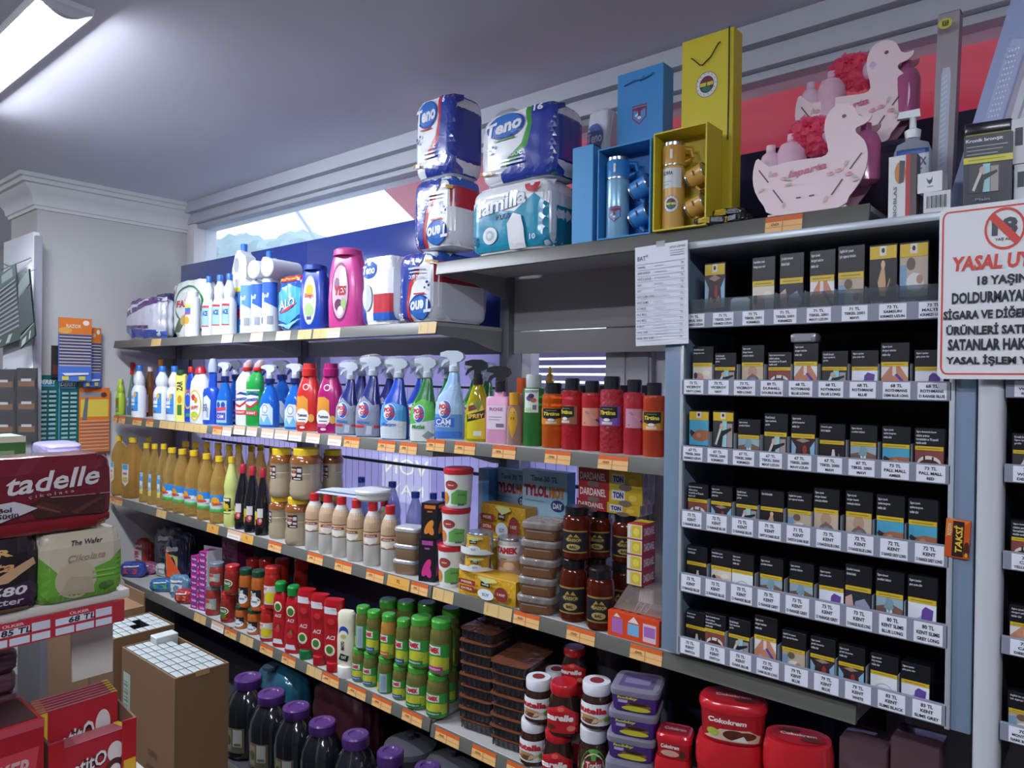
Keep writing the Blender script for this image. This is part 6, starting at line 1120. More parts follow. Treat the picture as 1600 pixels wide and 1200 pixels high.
for i, (px, yt) in enumerate([(648, 1140), (715, 1165)]):
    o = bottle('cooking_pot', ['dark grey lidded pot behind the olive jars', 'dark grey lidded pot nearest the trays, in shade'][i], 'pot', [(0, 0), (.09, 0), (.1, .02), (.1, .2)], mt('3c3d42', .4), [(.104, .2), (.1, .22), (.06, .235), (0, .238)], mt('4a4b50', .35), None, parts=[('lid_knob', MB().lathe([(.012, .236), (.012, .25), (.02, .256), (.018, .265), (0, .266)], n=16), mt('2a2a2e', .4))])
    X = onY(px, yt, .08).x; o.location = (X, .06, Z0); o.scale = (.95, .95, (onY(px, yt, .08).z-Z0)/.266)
# ================================================================ gift boxes, ducks and goods on top
def px_pts(pts, Y): return [onY(a, b, Y) for a, b in pts]
def mug(parent_less_label, m, col, z=0):
    o = E('mug', parent_less_label, 'mug'); MB().lathe([(.026, 0), (.031, .003), (.033, .06), (.0345, .062), (.032, .0625), (.030, .055), (.028, .008), (0, .008)], n=28).obj('cup_body', o, m)
    MB().lathe([(.0255, -.004), (.030, -.004), (.0312, .001), (.026, .001)], n=24).obj('metal_base', o, mt('b9bcc2', .25, .9)); MB().lathe([(.0335, .0595), (.0352, .0605), (.0345, .064), (.032, .0645), (.031, .062)], n=28).obj('metal_rim', o, mt('b9bcc2', .25, .9))
    MB().tube([(.033, 0, .052), (.05, 0, .054), (.058, 0, .042), (.054, 0, .026), (.033, 0, .014)], .0042, 8).obj('handle', o, m); MB().box(-.010, .010, -.0346, -.0325, .030, .034, .001, 1).obj('slot_mark', o, mt('3a3a40', .4)); return o
def shield(d):
    d.poly([(.05, 1), (.95, 1), (.95, .35), (.5, 0), (.05, .35)], '8a2a44').poly([(.12, .75), (.88, .75), (.88, .38), (.5, .08), (.12, .38)], '4f8fd0').poly([(.3, .85), (.7, .85), (.7, .7), (.58, .7), (.58, .25), (.42, .25), (.42, .7), (.3, .7)], '7a2440').poly([(.2, .5), (.42, .6), (.42, .5), (.3, .4)], 'dfe6ee').ell(.5, .35, .12, .08, 'dfe6ee').rect(.08, .88, .92, .92, '5aa0d8')
def crest(d):
    d.ell(.5, .5, .5, .5, 'e4e4e2').ring(.5, .5, .5, .5, .95, '6a6a70').ell(.5, .5, .33, .33, '2a2f55').poly([(.24, .52), (.76, .52), (.76, .66), (.68, .76), (.32, .76), (.24, .66)], '7a2434').rect(.2, .44, .8, .58, 'd8c83a').ell(.5, .32, .2, .12, '2f6a5a').poly([(.46, .38), (.5, .66), (.54, .38)], '2a4a3a')
    for k in range(14): a = k*2*math.pi/14; d.ell(.5+.415*math.cos(a), .5+.415*math.sin(a), .022, .03, '8a8a90', 6)
def giftbox(name, l, q, Yf, dep, m, inner):
    """open-fronted upright box; q = its four front corners in the photo (bl, tl, tr, br)"""
    P = px_pts(q, Yf); x0 = (P[0].x+P[1].x)/2; x1 = (P[2].x+P[3].x)/2; z0 = Zr; z1 = (P[1].z+P[2].z)/2; W, h = x1-x0, z1-z0
    o = E(name, l, 'gift box', None, ((x0+x1)/2, Yf, z0)); t = .004
    MB().box(-W/2, W/2, dep-t, dep, 0, h).obj('back_wall', o, inner); MB().box(-W/2, -W/2+t, 0, dep-t, 0, h).obj('side_wall', o, m); MB().box(W/2-t, W/2, 0, dep-t, 0, h).obj('side_wall', o, m)
    MB().box(-W/2+t, W/2-t, 0, dep-t, 0, t).obj('bottom_wall', o, m); MB().box(-W/2+t, W/2-t, 0, dep-t, h-t, h).obj('top_wall', o, m); MB().box(-W/2+t, W/2-t, dep-t-.010, dep-t-.0005, t, h-t).obj('insert', o, inner); return o, W, h
def flask(l, m, mc, cr, R_, H, lab=None, crz=.4):
    o = E('thermos_flask', l, 'flask'); b = H*.70; P = [(R_*.94, 0), (R_, .004), (R_, b), (R_*.97, b+.004)]
    MB().lathe(P).obj('body', o, m); MB().lathe([(R_*.98, b+.0045), (R_*1.02, b+.006), (R_*1.02, H-.014), (R_*.98, H-.012)]).obj('cup_cap', o, mc)
    MB().lathe([(R_*.97, H-.012), (R_*.98, H-.004), (R_*.85, H), (R_*.8, H-.003), (0, H-.003)]).obj('steel_top', o, mt('c2c5ca', .22, .9)); MB().lathe([(R_*1.03, b+.0045), (R_*1.03, b+.0085)]).obj('steel_band', o, mt('c2c5ca', .22, .9))
    MB().box(-.0035, .0035, -R_*1.02-.0018, -R_*.99, b+.02, b+.045, .001, 1).obj('slot_mark', o, mt('e6e8ea', .3)); MB().tube([(R_*.98, 0, H-.02), (R_*1.55, 0, H-.022), (R_*1.75, 0, H-.045), (R_*1.5, 0, b+.02), (R_*.98, 0, b+.016)], .0042, 8).obj('cap_handle', o, mc)
    d = D(.04, .044); cr(d); d.emit('emblem_print', o, around(P, 1, 1, 2, b*crz))
    if lab: d = D(R_*1.9, b*.32); lab(d); d.emit('label_print', o, around(P, 1, 1, 2, b*.82))
    DIM[o] = (2*R_, H); return o
BLU = mt('3f8fd0', .4); BLU2 = mt('2f7ac0', .45); LBL = mt('8cc0e0', .3, .2, .4); YEL = mt('d8c62e', .45); YEL2 = mt('c9b32a', .5); MUS = mt('d8a95a', .35); BLUM = mt('3a86cc', .35)
def fill(o, W, h, m, mc, cr, names, lab=None, dy=.040, lean=0):
    b = o.location; R_ = W*.205
    R_ *= .93; f = flask(names[0], m, mc, cr, R_, h*.90, lab); f.location = (b.x-W*.5+R_+.010, b.y+dy, b.z+.0045); f.rotation_euler = (0, 0, R(15))
    for i in range(2):
        g = mug(names[1+i], mc, None); s_ = W*.345/.069; g.scale = (s_,)*3; g.rotation_euler = (0, R(78), R(-18)); g.rotation_euler = (R(-8), R(70), R(-10))
        g.location = (b.x+W*.08, b.y+dy-.004, b.z+h*(.20+.30*i)); 
    return f
g1, W, h = giftbox('mug_gift_box', 'bright blue open gift box holding a thermos and two blue mugs', [(929, 376), (938, 231), (1023, 216), (1010, 363)], .0, .095, BLU, BLU2)
fill(g1, W, h, LBL, BLUM, shield, ['pale blue thermos with a claret shield in the blue gift box', 'lower blue mug with steel rim lying in the blue gift box', 'upper blue mug with steel rim lying in the blue gift box'])
x0, x1, _, _ = span(893, 927, 370, 228, .004); hh = onY(912, 228, .004).z-Zr
o = E('gift_box_lid', 'plain light blue gift box lid standing beside the blue gift box', 'box lid', None, ((x0+x1)/2, .004, Zr)); W2 = x1-x0-.004
MB().box(-W2/2, W2/2, 0, .003, 0, hh, .001, 1).obj('lid_panel', o, mt('4f9fd8', .4)); MB().box(-W2/2, -W2/2+.003, .003, .04, 0, hh).box(W2/2-.003, W2/2, .003, .04, 0, hh).box(-W2/2, W2/2, .003, .04, hh-.003, hh).obj('lid_rim', o, mt('4a98d2', .4))
def lid(l, q, Yf, dep, m, em, emw, emz, cord, cm):
    P = px_pts(q, Yf); x0, x1 = (P[0].x), (P[1].x); z1 = (P[0].z+P[1].z)/2; W, h = x1-x0, z1-Zr
    o = E('gift_box_lid', l, 'box lid', None, ((x0+x1)/2, Yf, Zr)); MB().box(-W/2, W/2, 0, dep, 0, h, .0015, 1).obj('lid_body', o, m)
    d = D(emw, emw*1.1); em(d); d.emit('emblem_print', o, front(0, 0, h*emz)); MB().tube([(W*a, -.004, h*b) for a, b in cord], .0016, 6).obj('cord', o, cm); return o, W, h
lid('tall blue gift box lid with a claret shield standing behind the blue box', [(965, 118), (1037, 97)], .125, .06, BLU, shield, .052, .74, [(-.33, .925), (-.1, .94), (.05, .935), (.1, .95), (.02, .93), (.25, .945), (.3, .955)], mt('2a5a94', .6))
g2, W, h = giftbox('mug_gift_box', 'yellow open gift box holding a mustard thermos and two mustard mugs', [(1014, 361), (1027, 204), (1112, 192), (1096, 349)], -.012, .09, YEL, YEL2)
fill(g2, W, h, MUS, mt('cf9f4c', .35), crest, ['mustard thermos with a round crest and paper label in the yellow gift box', 'lower mustard mug lying in the yellow gift box', 'upper mustard mug lying in the yellow gift box'], lambda d: d.rect(0, 0, 1, 1, 'd9dbdc').txt('KORRA', .32, .75, .5, .2, '33353c', .03).rect(.1, .3, .5, .35, 'b0b2b8').rect(.1, .15, .4, .2, 'b0b2b8'))
o, W3, h3 = lid('tall yellow gift box lid with a black cord and round crest, tallest on the shelf', [(1066, 65), (1147, 42)], .10, .055, YEL, crest, .062, .75, [(-.30, .90), (-.27, .895), (-.13, .855), (-.08, .85), (.08, .88), (.22, .935), (.26, .94)], mt('2a2a26', .6))
MB().tube([(W3*.42, -.003, h3+.002), (W3*.43, -.004, h3*.75), (W3*.42, -.003, h3*.45)], .0018, 6).obj('loose_cord', o, mt('2a2a26', .6))
# crushed cigarette packs on the shelf edge
for i, (px, py, Y, rz) in enumerate([(1112, 346, .015, 20), (1150, 343, .03, -25), (1140, 328, .05, 10), (1168, 336, .09, 35)]):
    o = E('cigarette_pack', ['crumpled empty black and yellow cigarette pack lying at the shelf edge', 'crumpled empty black cigarette pack lying next to the duck basket', 'crumpled empty cigarette pack lying on top of the other two', 'crumpled empty cigarette pack behind, against the duck basket'][i], 'cigarette pack', None, (onY(px, py, Y).x, Y, Zr+(.0225 if i == 2 else 0)), R(rz))
    MB().pillow(.085, .05, .022, 3.5, n=8, wr=.06, seed=60+i).obj('crushed_box', o, mt('1c1e26', .25, coat=.6, bump=.6, nscale=60), 50); d = D(.06, .012); d.rect(0, 0, .45, 1, 'd0b030').rect(.5, .1, .95, .9, '8d9098'); d.emit('warning_print', o, cushion(.085, .05, .022, 3.5, 'front', .06, 60+i))
# duck gift baskets
DK = [(265, 1145), (200, 1090), (150, 1010), (135, 930), (145, 850), (168, 812), (230, 858), (330, 832), (450, 812), (540, 800), (578, 768), (562, 690), (555, 620), (570, 560), (610, 508), (680, 487), (730, 507), (757, 556), (795, 560), (832, 546), (826, 576), (790, 606), (745, 627), (740, 655), (788, 700), (809, 770), (800, 860), (760, 950), (700, 1030), (630, 1100)]
PKW = mt('efd6da', .5, noise=.02)
def duckb(l, Yf, ox, oy, Z, s=1.0, dep=.075):
    P = [onY(1140+a/3.75+ox, 30+b/3.75+oy, Yf) for a, b in DK]; cx = sum(p.x for p in P)/len(P); zmin = min(p.z for p in P)
    pts = [(p.x-cx, (p.z-zmin)) for p in P]; sm = []
    for i in range(len(pts)):       # round the outline
        a, b, c, d_ = pts[i-1], pts[i], pts[(i+1) % len(pts)], pts[(i+2) % len(pts)]
        for t in (0, .5): sm.append(tuple(.5*(2*b[k]+(c[k]-a[k])*t+(2*a[k]-5*b[k]+4*c[k]-d_[k])*t*t+(3*b[k]-a[k]-3*c[k]+d_[k])*t**3) for k in (0, 1)))
    o = E('duck_basket', l, 'gift basket', None, (cx, Yf, Z)); W = max(p[0] for p in pts)-min(p[0] for p in pts); H = max(p[1] for p in pts)
    MB().prism(sm, 0, .004).obj('front_panel', o, PKW); MB().prism(sm, dep, dep+.004).obj('rear_panel', o, mt('b98a9a', .5))
    u = lambda a: 1140+a/3.75+ox; v = lambda b: 30+b/3.75+oy
    at_ = lambda a, b: (onY(u(a), v(b), Yf).x-cx, onY(u(a), v(b), Yf).z-zmin)
    b0, b1 = at_(220, 1090), at_(680, 1000); MB().box(b0[0], b1[0], .004, dep, .0, .006).obj('basket_floor', o, PKW)
    d = D(W, H); n0 = min(p[0] for p in pts); N_ = lambda a, b: ((at_(a, b)[0]-n0)/W, at_(a, b)[1]/H)
    e = N_(672, 561); ey = D(W, H); ey.ell(e[0], e[1], .018, .018, '7a4a44', 14); ey.emit('eye_print', o, front(0, n0+W/2, H/2))
    for p_, q_ in (((172, 880), (228, 952)), ((255, 995), (312, 1070)), ((775, 776), (705, 872)), ((662, 930), (597, 1024)), ((390, 1042), (418, 1038)), ((466, 1030), (496, 1024))): d.line([N_(*p_), N_(*q_)], .0016, '5a3a40')
    t_ = N_(455, 882); d.txt('Isparta', t_[0], t_[1], .33, .085, 'c86a86', .04, .25, .10)
    for a, b in ((265, 905), (320, 930), (590, 900), (640, 880), (700, 900)): c = N_(a, b); d.ell(c[0], c[1], .03, .02, 'e0a6b4', 10).ell(c[0]+.01, c[1]+.005, .014, .011, 'cf8a9c', 8)
    for a, b, r_ in ((190, 1000, .5), (240, 905, 1.2), (345, 935, -.4), (735, 915, -.5), (685, 840, 1.2), (320, 1085, 1.4), (565, 1050, 1.2), (745, 935, .2), (350, 965, .2)): c = N_(a, b); d.ell(c[0], c[1], .032, .011, 'b9b8a2', 10, r_)
    d.emit('floral_print', o, front(0, n0+W/2, H/2))
    # rose-water bottles, pink ball and tulle inside
    for a, b, rr_, hh_, c, nm in ((205, 800, .026, .10, 'e4c4d4', 'pale_bottle'), (330, 760, .033, .13, 'e2b8cc', 'speckled_bottle'), (870, 690, .030, .14, 'b05a86', 'purple_bottle'), (590, 690, .030, .12, 'd8b8d8', 'glitter_ball')):
        x, z = at_(a, b); z = z+hh_*.35; q = MB().lathe([(0, z-hh_), (rr_, z-hh_+.01), (rr_*1.05, z-.045), (rr_*.8, z-.025), (.011, z-.016), (.011, z), (0, z+.001)] if nm != 'glitter_ball' else [(rr_*math.cos(t), z-.02+rr_*math.sin(t)) for t in [-1.5+.25*k for k in range(13)]], n=20)
        if nm == 'purple_bottle': x = at_(770, 690)[0]
        q.obj(nm, o, mt(c, .2, coat=.6, noise=.12, nscale=60)).location = (x, dep*.52, 0)
    x, z = at_(490, 620); rn = random.Random(4); tl = MB()
    for k in range(420):
        while 1:
            c = Vector((rn.uniform(-1, 1), rn.uniform(-1, 1), rn.uniform(-1, 1)))
            if c.length < 1: break
        c = Vector((x-.005+c.x*.062-.02*c.z, dep*.5+c.y*(dep*.5-.018), z-.012+c.z*.048))
        a = Vector((rn.uniform(-1, 1), rn.uniform(-.5, .5), rn.uniform(-1, 1))).normalized()*.010; b = a.cross(Vector((rn.uniform(-1, 1), rn.uniform(-1, 1), rn.uniform(-1, 1)))).normalized()*.009
        tl.add([c-a-b*.4, c-b, c+a-b*.3, c+a*.8+b, c-a*.7+b*.8], [(0, 1, 2, 3, 4)])
    tl.obj('tulle_tuft', o, backlit('ff9cc0', .5, .5), 0); DIM[o] = (W, H); return o
duckb('pale pink wooden duck gift basket with red tulle at the shelf edge', .004, 0, 0, Zr)
Z2 = Zr+onY(1330, 225, .19).z-onY(1330, 335, .19).z
o = carton('plain_carton', 'plain dark carton hidden behind the front duck basket, carrying the second duck', 'box', (.26, .10, onY(1345, 232, .19).z-Zr-.001), mt('2b2440', .6), lambda d: d.rect(.1, .1, .9, .9, '332c48', 1, 1)); o.location = (onY(1335, 235, .19).x, .215, Zr)
duckb('second pale pink duck gift basket, higher up behind the front one', .185, 66, -92, Zr+DIM[o][1]+.001, 1, .055)
# goods standing on the tobacco cabinet
ZC = 2.0+.0006
def panel(l, q, Yf, dep, m, rz, art, seam, lean):
    P = px_pts(q, Yf); W = abs(P[1].x-P[0].x); h = (P[1].z-ZC)/math.cos(R(lean))
    o = E('led_lamp_box', l, 'box', None, (P[0].x, Yf, ZC+W*math.sin(R(lean)))); o.rotation_euler = (0, R(lean), R(rz)); MB().box(0, W, 0, dep, 0, h, .002, 1).obj('carton_body', o, m)
    d = D(W, h); art(d); d.emit('front_print', o, front(0, W/2, h/2)); MB().box(0, W, dep*.2, dep*.8, h, h+.006, .002, 1).obj('hanger_tab', o, seam); DIM[o] = (W, h); return o
def led(d, bgc='9a9298', pc='b9c0d0', tag_=True):
    d.rect(0, 0, 1, 1, bgc, 1, 1).poly([(.28, .0), (.28, .70), (.34, .74), (.66, .74), (.72, .70), (.72, .0)], pc)
    for i in range(4):
        for k in range(26): d.ell(.38+.085*i, .06+.025*k, .022, .0055, 'd9dee8', 6)
    if tag_: d.ell(.45, .93, .32, .025, 'c9c04a').txt('K69', .47, .93, .3, .03, '2a2a22', .04)
panel('tall grey boxed emergency lamp with an LED strip, upright behind the soap', [(1452, 300), (1490, 18)], .095, .04, mt('85808a', .4), 0, led, mt('5a5a60', .5), 1.5)
panel('pale blue boxed lamp leaning sideways with an LED strip', [(1478, 300), (1544, -10)], .045, .045, mt('8f9cc4', .35), 0, lambda d: led(d, '98a4cc', 'aab6d8', False), mt('7a84a8', .5), 15)
panel('silver boxed lamp with a printed torch leaning at the photo edge', [(1528, 300), (1600, -10)], .022, .020, mt('a8a2b2', .3), 0, lambda d: d.rect(0, 0, 1, 1, 'a59fb0', 1, 1).poly([(.2, .0), (.12, .55), (.3, .72), (.6, .72), (.75, .55), (.62, .0)], 'c9cbd4').ell(.45, .7, .22, .04, 'e9ebf0').ring(.45, .74, .22, .06, .8, '54545e', 20, 0, math.pi).rect(.3, .3, .36, .6, '9a9ca8').rect(.5, .3, .56, .6, '9a9ca8').txt('LED', .5, .9, .5, .03, 'e2e4ea'), mt('7a7684', .5), 15)
def C(px, yt, w, Y, rz, o): return place(o, px, yt, w, Y, ZC, rz)
so = bottle('soap_bottle', 'clear pump soap bottle with blue lettering on the tobacco cabinet', 'bottle', [(0, 0), (.033, 0), (.036, .005), (.036, .105), (.03, .118), (.014, .124), (.014, .13)], tint('b9c0cc', .45), [(.0145, .128), (.016, .14), (.007, .144), (.006, .165)], WH, [(.058, .04, .108, lambda d: d.rect(0, 0, 1, 1, 'c9d0dc').poly([(0, .82), (1, .9), (1, 1), (0, 1)], '2a4a9a').txt('DEMOX', .5, .7, .85, .18, '24386e', .04).rect(.1, .52, .8, .56, '5a6a94').rect(.0, .0, 1, .3, 'a9b4c8'))], sy=.7, e=4, parts=[('pump_head', MB().prism([(-.03, .160), (-.026, .170), (.012, .172), (.014, .160)], -.007, .007), WH)])
C(1424, 173, 60, .045, 12, so)
def rz_(d): d.rect(0, 0, 1, 1, 'dcdcdc', 1, 1).rect(.62, 0, .78, 1, 'b8303a', 1, 1).rect(.78, 0, 1, 1, '5a4c50', 1, 1).ell(.42, .72, .2, .18, 'c8843a').poly([(.38, .55), (.4, .92), (.6, .9), (.55, .56)], '4a4a54').txt('BIOBLAS', .25, .25, 1.0, .06, '6a6a70', .02, 0, 1.57)
o = carton('cream_carton', 'narrow white and red carton standing before the soap bottle', 'carton', (.048, .032, .095), mt('d9d9da', .4), rz_, lambda d: d.rect(0, 0, 1, 1, '55484c', 1, 1)); C(1412, 246, 44, .0, 0, o); C(1412, 246, 44, -.005, 0, o)
def wb_(d): d.rect(0, 0, 1, 1, 'dfe0e2', 1, 1); [d.rect(.12+.055*k, .2, .12+.055*k+(.02 if k % 3 else .035), .8, '2a2a2e', 1, 1) for k in range(14)]
o = carton('small_white_box', 'small white box with a barcode, lowest of the pair beside the carton', 'box', (.05, .04, .03), mt('dcdde0', .45), wb_); C(1465, 302, 42, -.012, 5, o); b_ = o
o = carton('small_white_box', 'small white box with a bird-like printed mark, on top of the barcode box', 'box', (.05, .04, .03), mt('dcdde0', .45), lambda d: d.rect(0, 0, 1, 1, 'dfe0e2', 1, 1).poly([(.35, .75), (.45, .6), (.55, .62), (.62, .8), (.6, .5), (.5, .38), (.42, .5)], '3a3a42').rect(.4, .25, .65, .3, '6a6a70', 1, 1)); place(o, 1457, 272, 40, -.012, topz(b_)+.0006, -6)
def bron(d):
    d.rect(.01, .01, .99, .99, '262a34', 1, 1).txt('Kronik bronşit', .42, .92, .76, .06, 'dfe1e6', .03)
    for k in range(3): d.rect(.06, .83-.055*k, .9-.1*k, .845-.055*k, '9a9ca6', 1, 1)
    d.rect(.0, .60, 1, .69, 'd8cf3a', 1, 1).rect(.1, .64, .85, .652, '9a9324', 1, 1); pic(d, 'window', .12, .18, .75, .58); d.txt('Plain', .4, .08, .3, .04, '8a8c96')
o = carton('cigarette_pack', 'large black cigarette pack with yellow band standing open on the cabinet', 'cigarette pack', (.062, .03, .105), mt('22252e', .3, coat=.4), bron)
MB().box(-.031, .031, -.005, .022, .108, .128, .004).obj('raised_lid', o, mt('1c1e26', .25, coat=.5)); MB().box(-.029, .029, -.013, .012, .104, .1075).obj('inner_frame', o, mt('8d8a3a', .5)); DIM[o] = (.062, .105); C(1542, 214, 76, -.02, 8, o)
bx = None
for i, yt in enumerate([258, 188]):
    o = carton('white_pack', ['white pack with black rules at the photo edge, lower one', 'white pack with black rules at the photo edge, upper one'][i], 'box', (.05, .04, .07), mt('d9dadd', .4), lambda d: d.rect(0, 0, 1, 1, 'd9dadd', 1, 1).rect(.1, .4, .3, .8, '4a4a52', 1, 1), lf=lambda d: d.rect(0, 0, 1, 1, 'cfd0d4', 1, 1)); place(o, 1612, yt, None, -.0, ZC if i == 0 else topz(bx)+.0006, 0); bx = o
# ================================================================ counter rack and floor boxes in front
XG = -1.2
rk = E('display_rack', 'cream metal display rack of chocolates with red price rails, closest to the camera', 'rack', None, (XG, -1.42, 0))
CRM = mt('d9d4c8', .45)
MB().box(-.33, -.30, -.6, .20, 1.24, 1.34, .003).box(-.33, -.30, -.6, .055, 0, 1.24, .003).obj('back_board', rk, CRM)
MB().box(-.30, -.006, -.6, .205, 1.296, 1.31, .002).obj('rack_shelf', rk, CRM); MB().box(-.30, .11, -.6, .225, 1.0, 1.02, .002).obj('rack_shelf', rk, CRM); MB().box(-.30, .11, -.6, .225, .55, .57, .002).obj('rack_shelf', rk, CRM)
MB().prism([(.145, 1.16), (.205, 1.16), (.205, 1.27), (.222, 1.285), (.222, 1.305), (.205, 1.335), (.14, 1.335)], -.075, -.071, 'x').obj('end_bracket', rk, CRM)
MB().tube([(-.07, .205, 1.325), (-.06, .212, 1.335), (-.05, .205, 1.332)], .0022, 6).obj('wire_hook', rk, mt('23242a', .4))
MB().box(-.28, -.25, .17, .2, .0, 1.0).obj('rack_post', rk, CRM); MB().box(-.006, 0, -.6, .195, 1.262, 1.296, .001, 1).obj('rail_strip', rk, mt('b8323c', .35))
def rail(d, p):
    d.rect(0, 0, 1, 1, 'c02f3c', 1, 1).txt('ÜLKER', .42, .87, .32, .13, 'e6c8c8', .03).rect(.03, .46, .66, .74, 'dfe0e8', 1, 1).rect(.69, .46, .97, .80, 'd2d0da', 1, 1).rect(.03, .07, .33, .36, 'd9dae2', 1, 1).rect(.36, .07, .66, .36, 'd9dae2', 1, 1).rect(.69, .07, .97, .36, 'd9dae2', 1, 1).txt(p, .46, .62, .45, .24, '2b2c36', .02, .1)
for y0, y1, p in ((.0955, .178, '68 TL'), (.010, .0935, '85 TL')):
    d = D(y1-y0, .036); rail(d, p); d.emit('price_rail_print', rk, right(0, (y0+y1)/2, 1.279))
def goodsX(name, l, cat, y0, y1, z0, h, dep, m, fr, tp=None, x=XG, b=.002, p=0, wr=0, seed=1):
    """pack whose face looks along +X: y0..y1 on the face, dep into the rack"""
    W = y1-y0; o = E(name, l, cat, None, (x-dep/2, (y0+y1)/2, z0), R(90))
    if p: MB().pillow(W, dep, h, p, n=16, wr=wr, seed=seed).obj('wrap', o, m, 60); d = D(W*.97, h*.95); fr(d); d.emit('front_print', o, cushion(W, dep, h, p, 'front', wr, seed), rough=.3, coat=.5)
    else:
        MB().box(-W/2, W/2, -dep/2, dep/2, 0, h, b, 1).obj('carton_body', o, m); d = D(W, h); fr(d); d.emit('front_print', o, front(-dep/2, 0, h/2))
        if tp: d = D(W, dep); tp(d); d.emit('top_print', o, top(h, 0, 0))
    DIM[o] = (W, h); return o
def tad(d):
    d.rect(0, 0, 1, 1, '6e1424').rect(0, 0, 1, .16, '86181f').rect(0, .55, 1, .56, '7d2030').txt('tadelle', .58, .70, .66, .27, 'd9d2d0', .02, .25, .06).txt('ç i k o l a t a', .56, .51, .32, .055, 'c8b6b4', .0, 0, .06)
    d.poly([(.40, .38), (.52, .50), (.95, .44), (.95, .18), (.45, .2)], '3f1a18').poly([(.42, .36), (.55, .26), (.68, .24), (.62, .34), (.5, .42)], '4e241e').poly([(.70, .24), (.92, .42), (.93, .38), (.74, .2)], '5a2c22').poly([(.44, .36), (.62, .24), (.62, .26), (.46, .38)], '754434').line([(.55, .47), (.75, .46), (1, .45)], .0006, 'b08a8a')
    d.poly([(.07, .42), (.30, .46), (.36, .42), (.46, .34), (.36, .28), (.07, .12)], 'c9c3c6').txt('Bol', .24, .36, .09, .06, '3a2a34', .03).txt('Sütlü', .26, .28, .14, .065, '3a2a34', .03)
def darkp(d): d.rect(0, 0, 1, 1, '1c1418').txt('ÜLKER', .35, .84, .8, .13, 'd8a86a', .05).txt('Çikolata', .32, .62, .9, .17, 'd8a070', .03, .2).poly([(.2, .45), (.6, .5), (.95, .72), (.97, .62), (.7, .40), (.3, .38)], 'c8a078').poly([(0, 0), (0, .3), (.4, .25), (.9, .4), (1, .3), (1, 0)], '3a1f3c').txt('%80', .68, .28, .42, .13, 'd9d3d0', .03, .15).txt('Bitter', .66, .14, .4, .09, 'c9c2c0', .02, .1).rect(0, 0, 1, .05, '6a5030')
def cream(d): d.rect(0, 0, 1, 1, 'c9bda4').poly([(0, 0), (1, 0), (1, .66), (.85, .5), (.6, .42), (.2, .42), (.05, .62), (0, .7)], '6aa638').ell(.42, .3, .26, .28, 'c0b294').poly([(.2, .1), (.35, .35), (.62, .3), (.66, .05)], 'b3a486').txt('The Wafer', .55, .86, .4, .08, '3a3a34', .02, .2).txt('Çikolata', .55, .62, .48, .12, 'a8986f', .01, .25).rect(.62, .36, .92, .39, '8ac05a').rect(.62, .28, .9, .31, '8ac05a').ell(.78, .14, .08, .05, '4a6a34').ell(.85, .16, .05, .04, '5a7a34')
cr = goodsX('wafer_pack', 'cream and green wafer multipack above the price rail', 'pack', -1.343, -1.231, 1.3106, .103, .07, mt('cdc2ac', .35, coat=.2), cream, lambda d: d.rect(0, 0, 1, 1, 'd0c6b2', 1, 1), p=9, wr=.004, seed=70)
dk = goodsX('chocolate_pack', 'dark chocolate multipack with gold lettering next to the cream pack', 'pack', -1.47, -1.3445, 1.3115, .105, .07, mt('241a20', .3, coat=.4), darkp, p=8, wr=.006, seed=71)
goodsX('chocolate_pack', 'large maroon chocolate multipack lying on top of two other packs', 'pack', -1.435, -1.246, 1.4165, .113, .075, mt('6a1422', .22, coat=.6, bump=.15, nscale=30), tad, p=9, wr=.008, seed=72)
goodsX('wafer_box', 'green and cream box at the rear of the rack behind the maroon pack', 'box', -1.48, -1.328, 1.415, .137, .07, mt('4a7a3e', .4), lambda d: d.rect(0, 0, 1, 1, '43733a', 1, 1).rect(0, .93, 1, 1, 'd9d3bc', 1, 1).rect(.1, .74, .9, .84, '8fae7a', 1, 1), x=XG-.12, p=0)
st = goodsX('pack_block', 'support block of plain wafer packs behind the dark chocolate pack', 'pack', -1.48, -1.328, 1.3106, .104, .07, mt('8a7a5a', .5), lambda d: d.rect(.05, .1, .95, .9, '9a8a68', 1, 1), x=XG-.12)
# plum wafer packs stacked at the back of the lower shelf
for k in range(7): goodsX('chocolate_pack', f'dusky plum chocolate pack, {N[k+1]} from the bottom of the low stack', 'pack', -1.46, -1.352-.002*(k % 2), 1.0215+k*.0312, .0305, .09, mt('5a3840', .35, coat=.3), lambda d: d.rect(0, 0, 1, .15, '3a2428').rect(.1, .4, .6, .5, '7a5058'), x=XG-.05, p=7, wr=.01, seed=80+k)
# open red carton of finger biscuits
xa, xb, ya, yb_ = -1.275, -1.150, -1.345, -1.226
o = E('biscuit_carton', 'open red display carton of finger-biscuit packs with a brown inside', 'display box', None, ((xa+xb)/2, (ya+yb_)/2, 1.0206)); hx, hy = (xb-xa)/2, (yb_-ya)/2; RC = mt('b01c24', .4); BR = mt('6e5440', .7)
MB().box(-hx, hx, -hy, hy, 0, .003).obj('carton_floor', o, BR); MB().box(-hx, -hx+.003, -hy, hy, .003, .12).obj('carton_wall', o, BR)
for s_ in (-1, 1):
    MB().prism([(-hx+.003, .003), (hx-.003, .003), (hx-.003, .105), (-hx+.003, .12)], s_*hy-.003*(s_ > 0), s_*hy+.003*(s_ < 0)).obj('carton_wall', o, BR)
    MB().box(hx-.003, hx, s_*hy-(.020 if s_ > 0 else 0), s_*hy+(.020 if s_ < 0 else 0), .003, .105).obj('corner_post', o, RC)
MB().box(hx-.003, hx, -hy+.02, hy-.02, .003, .022).obj('front_lip', o, mt('d8a82a', .4)); MB().box(hx, hx+.0006, hy-.018, hy-.001, .004, .045).obj('yellow_corner', o, mt('d8a82a', .4))
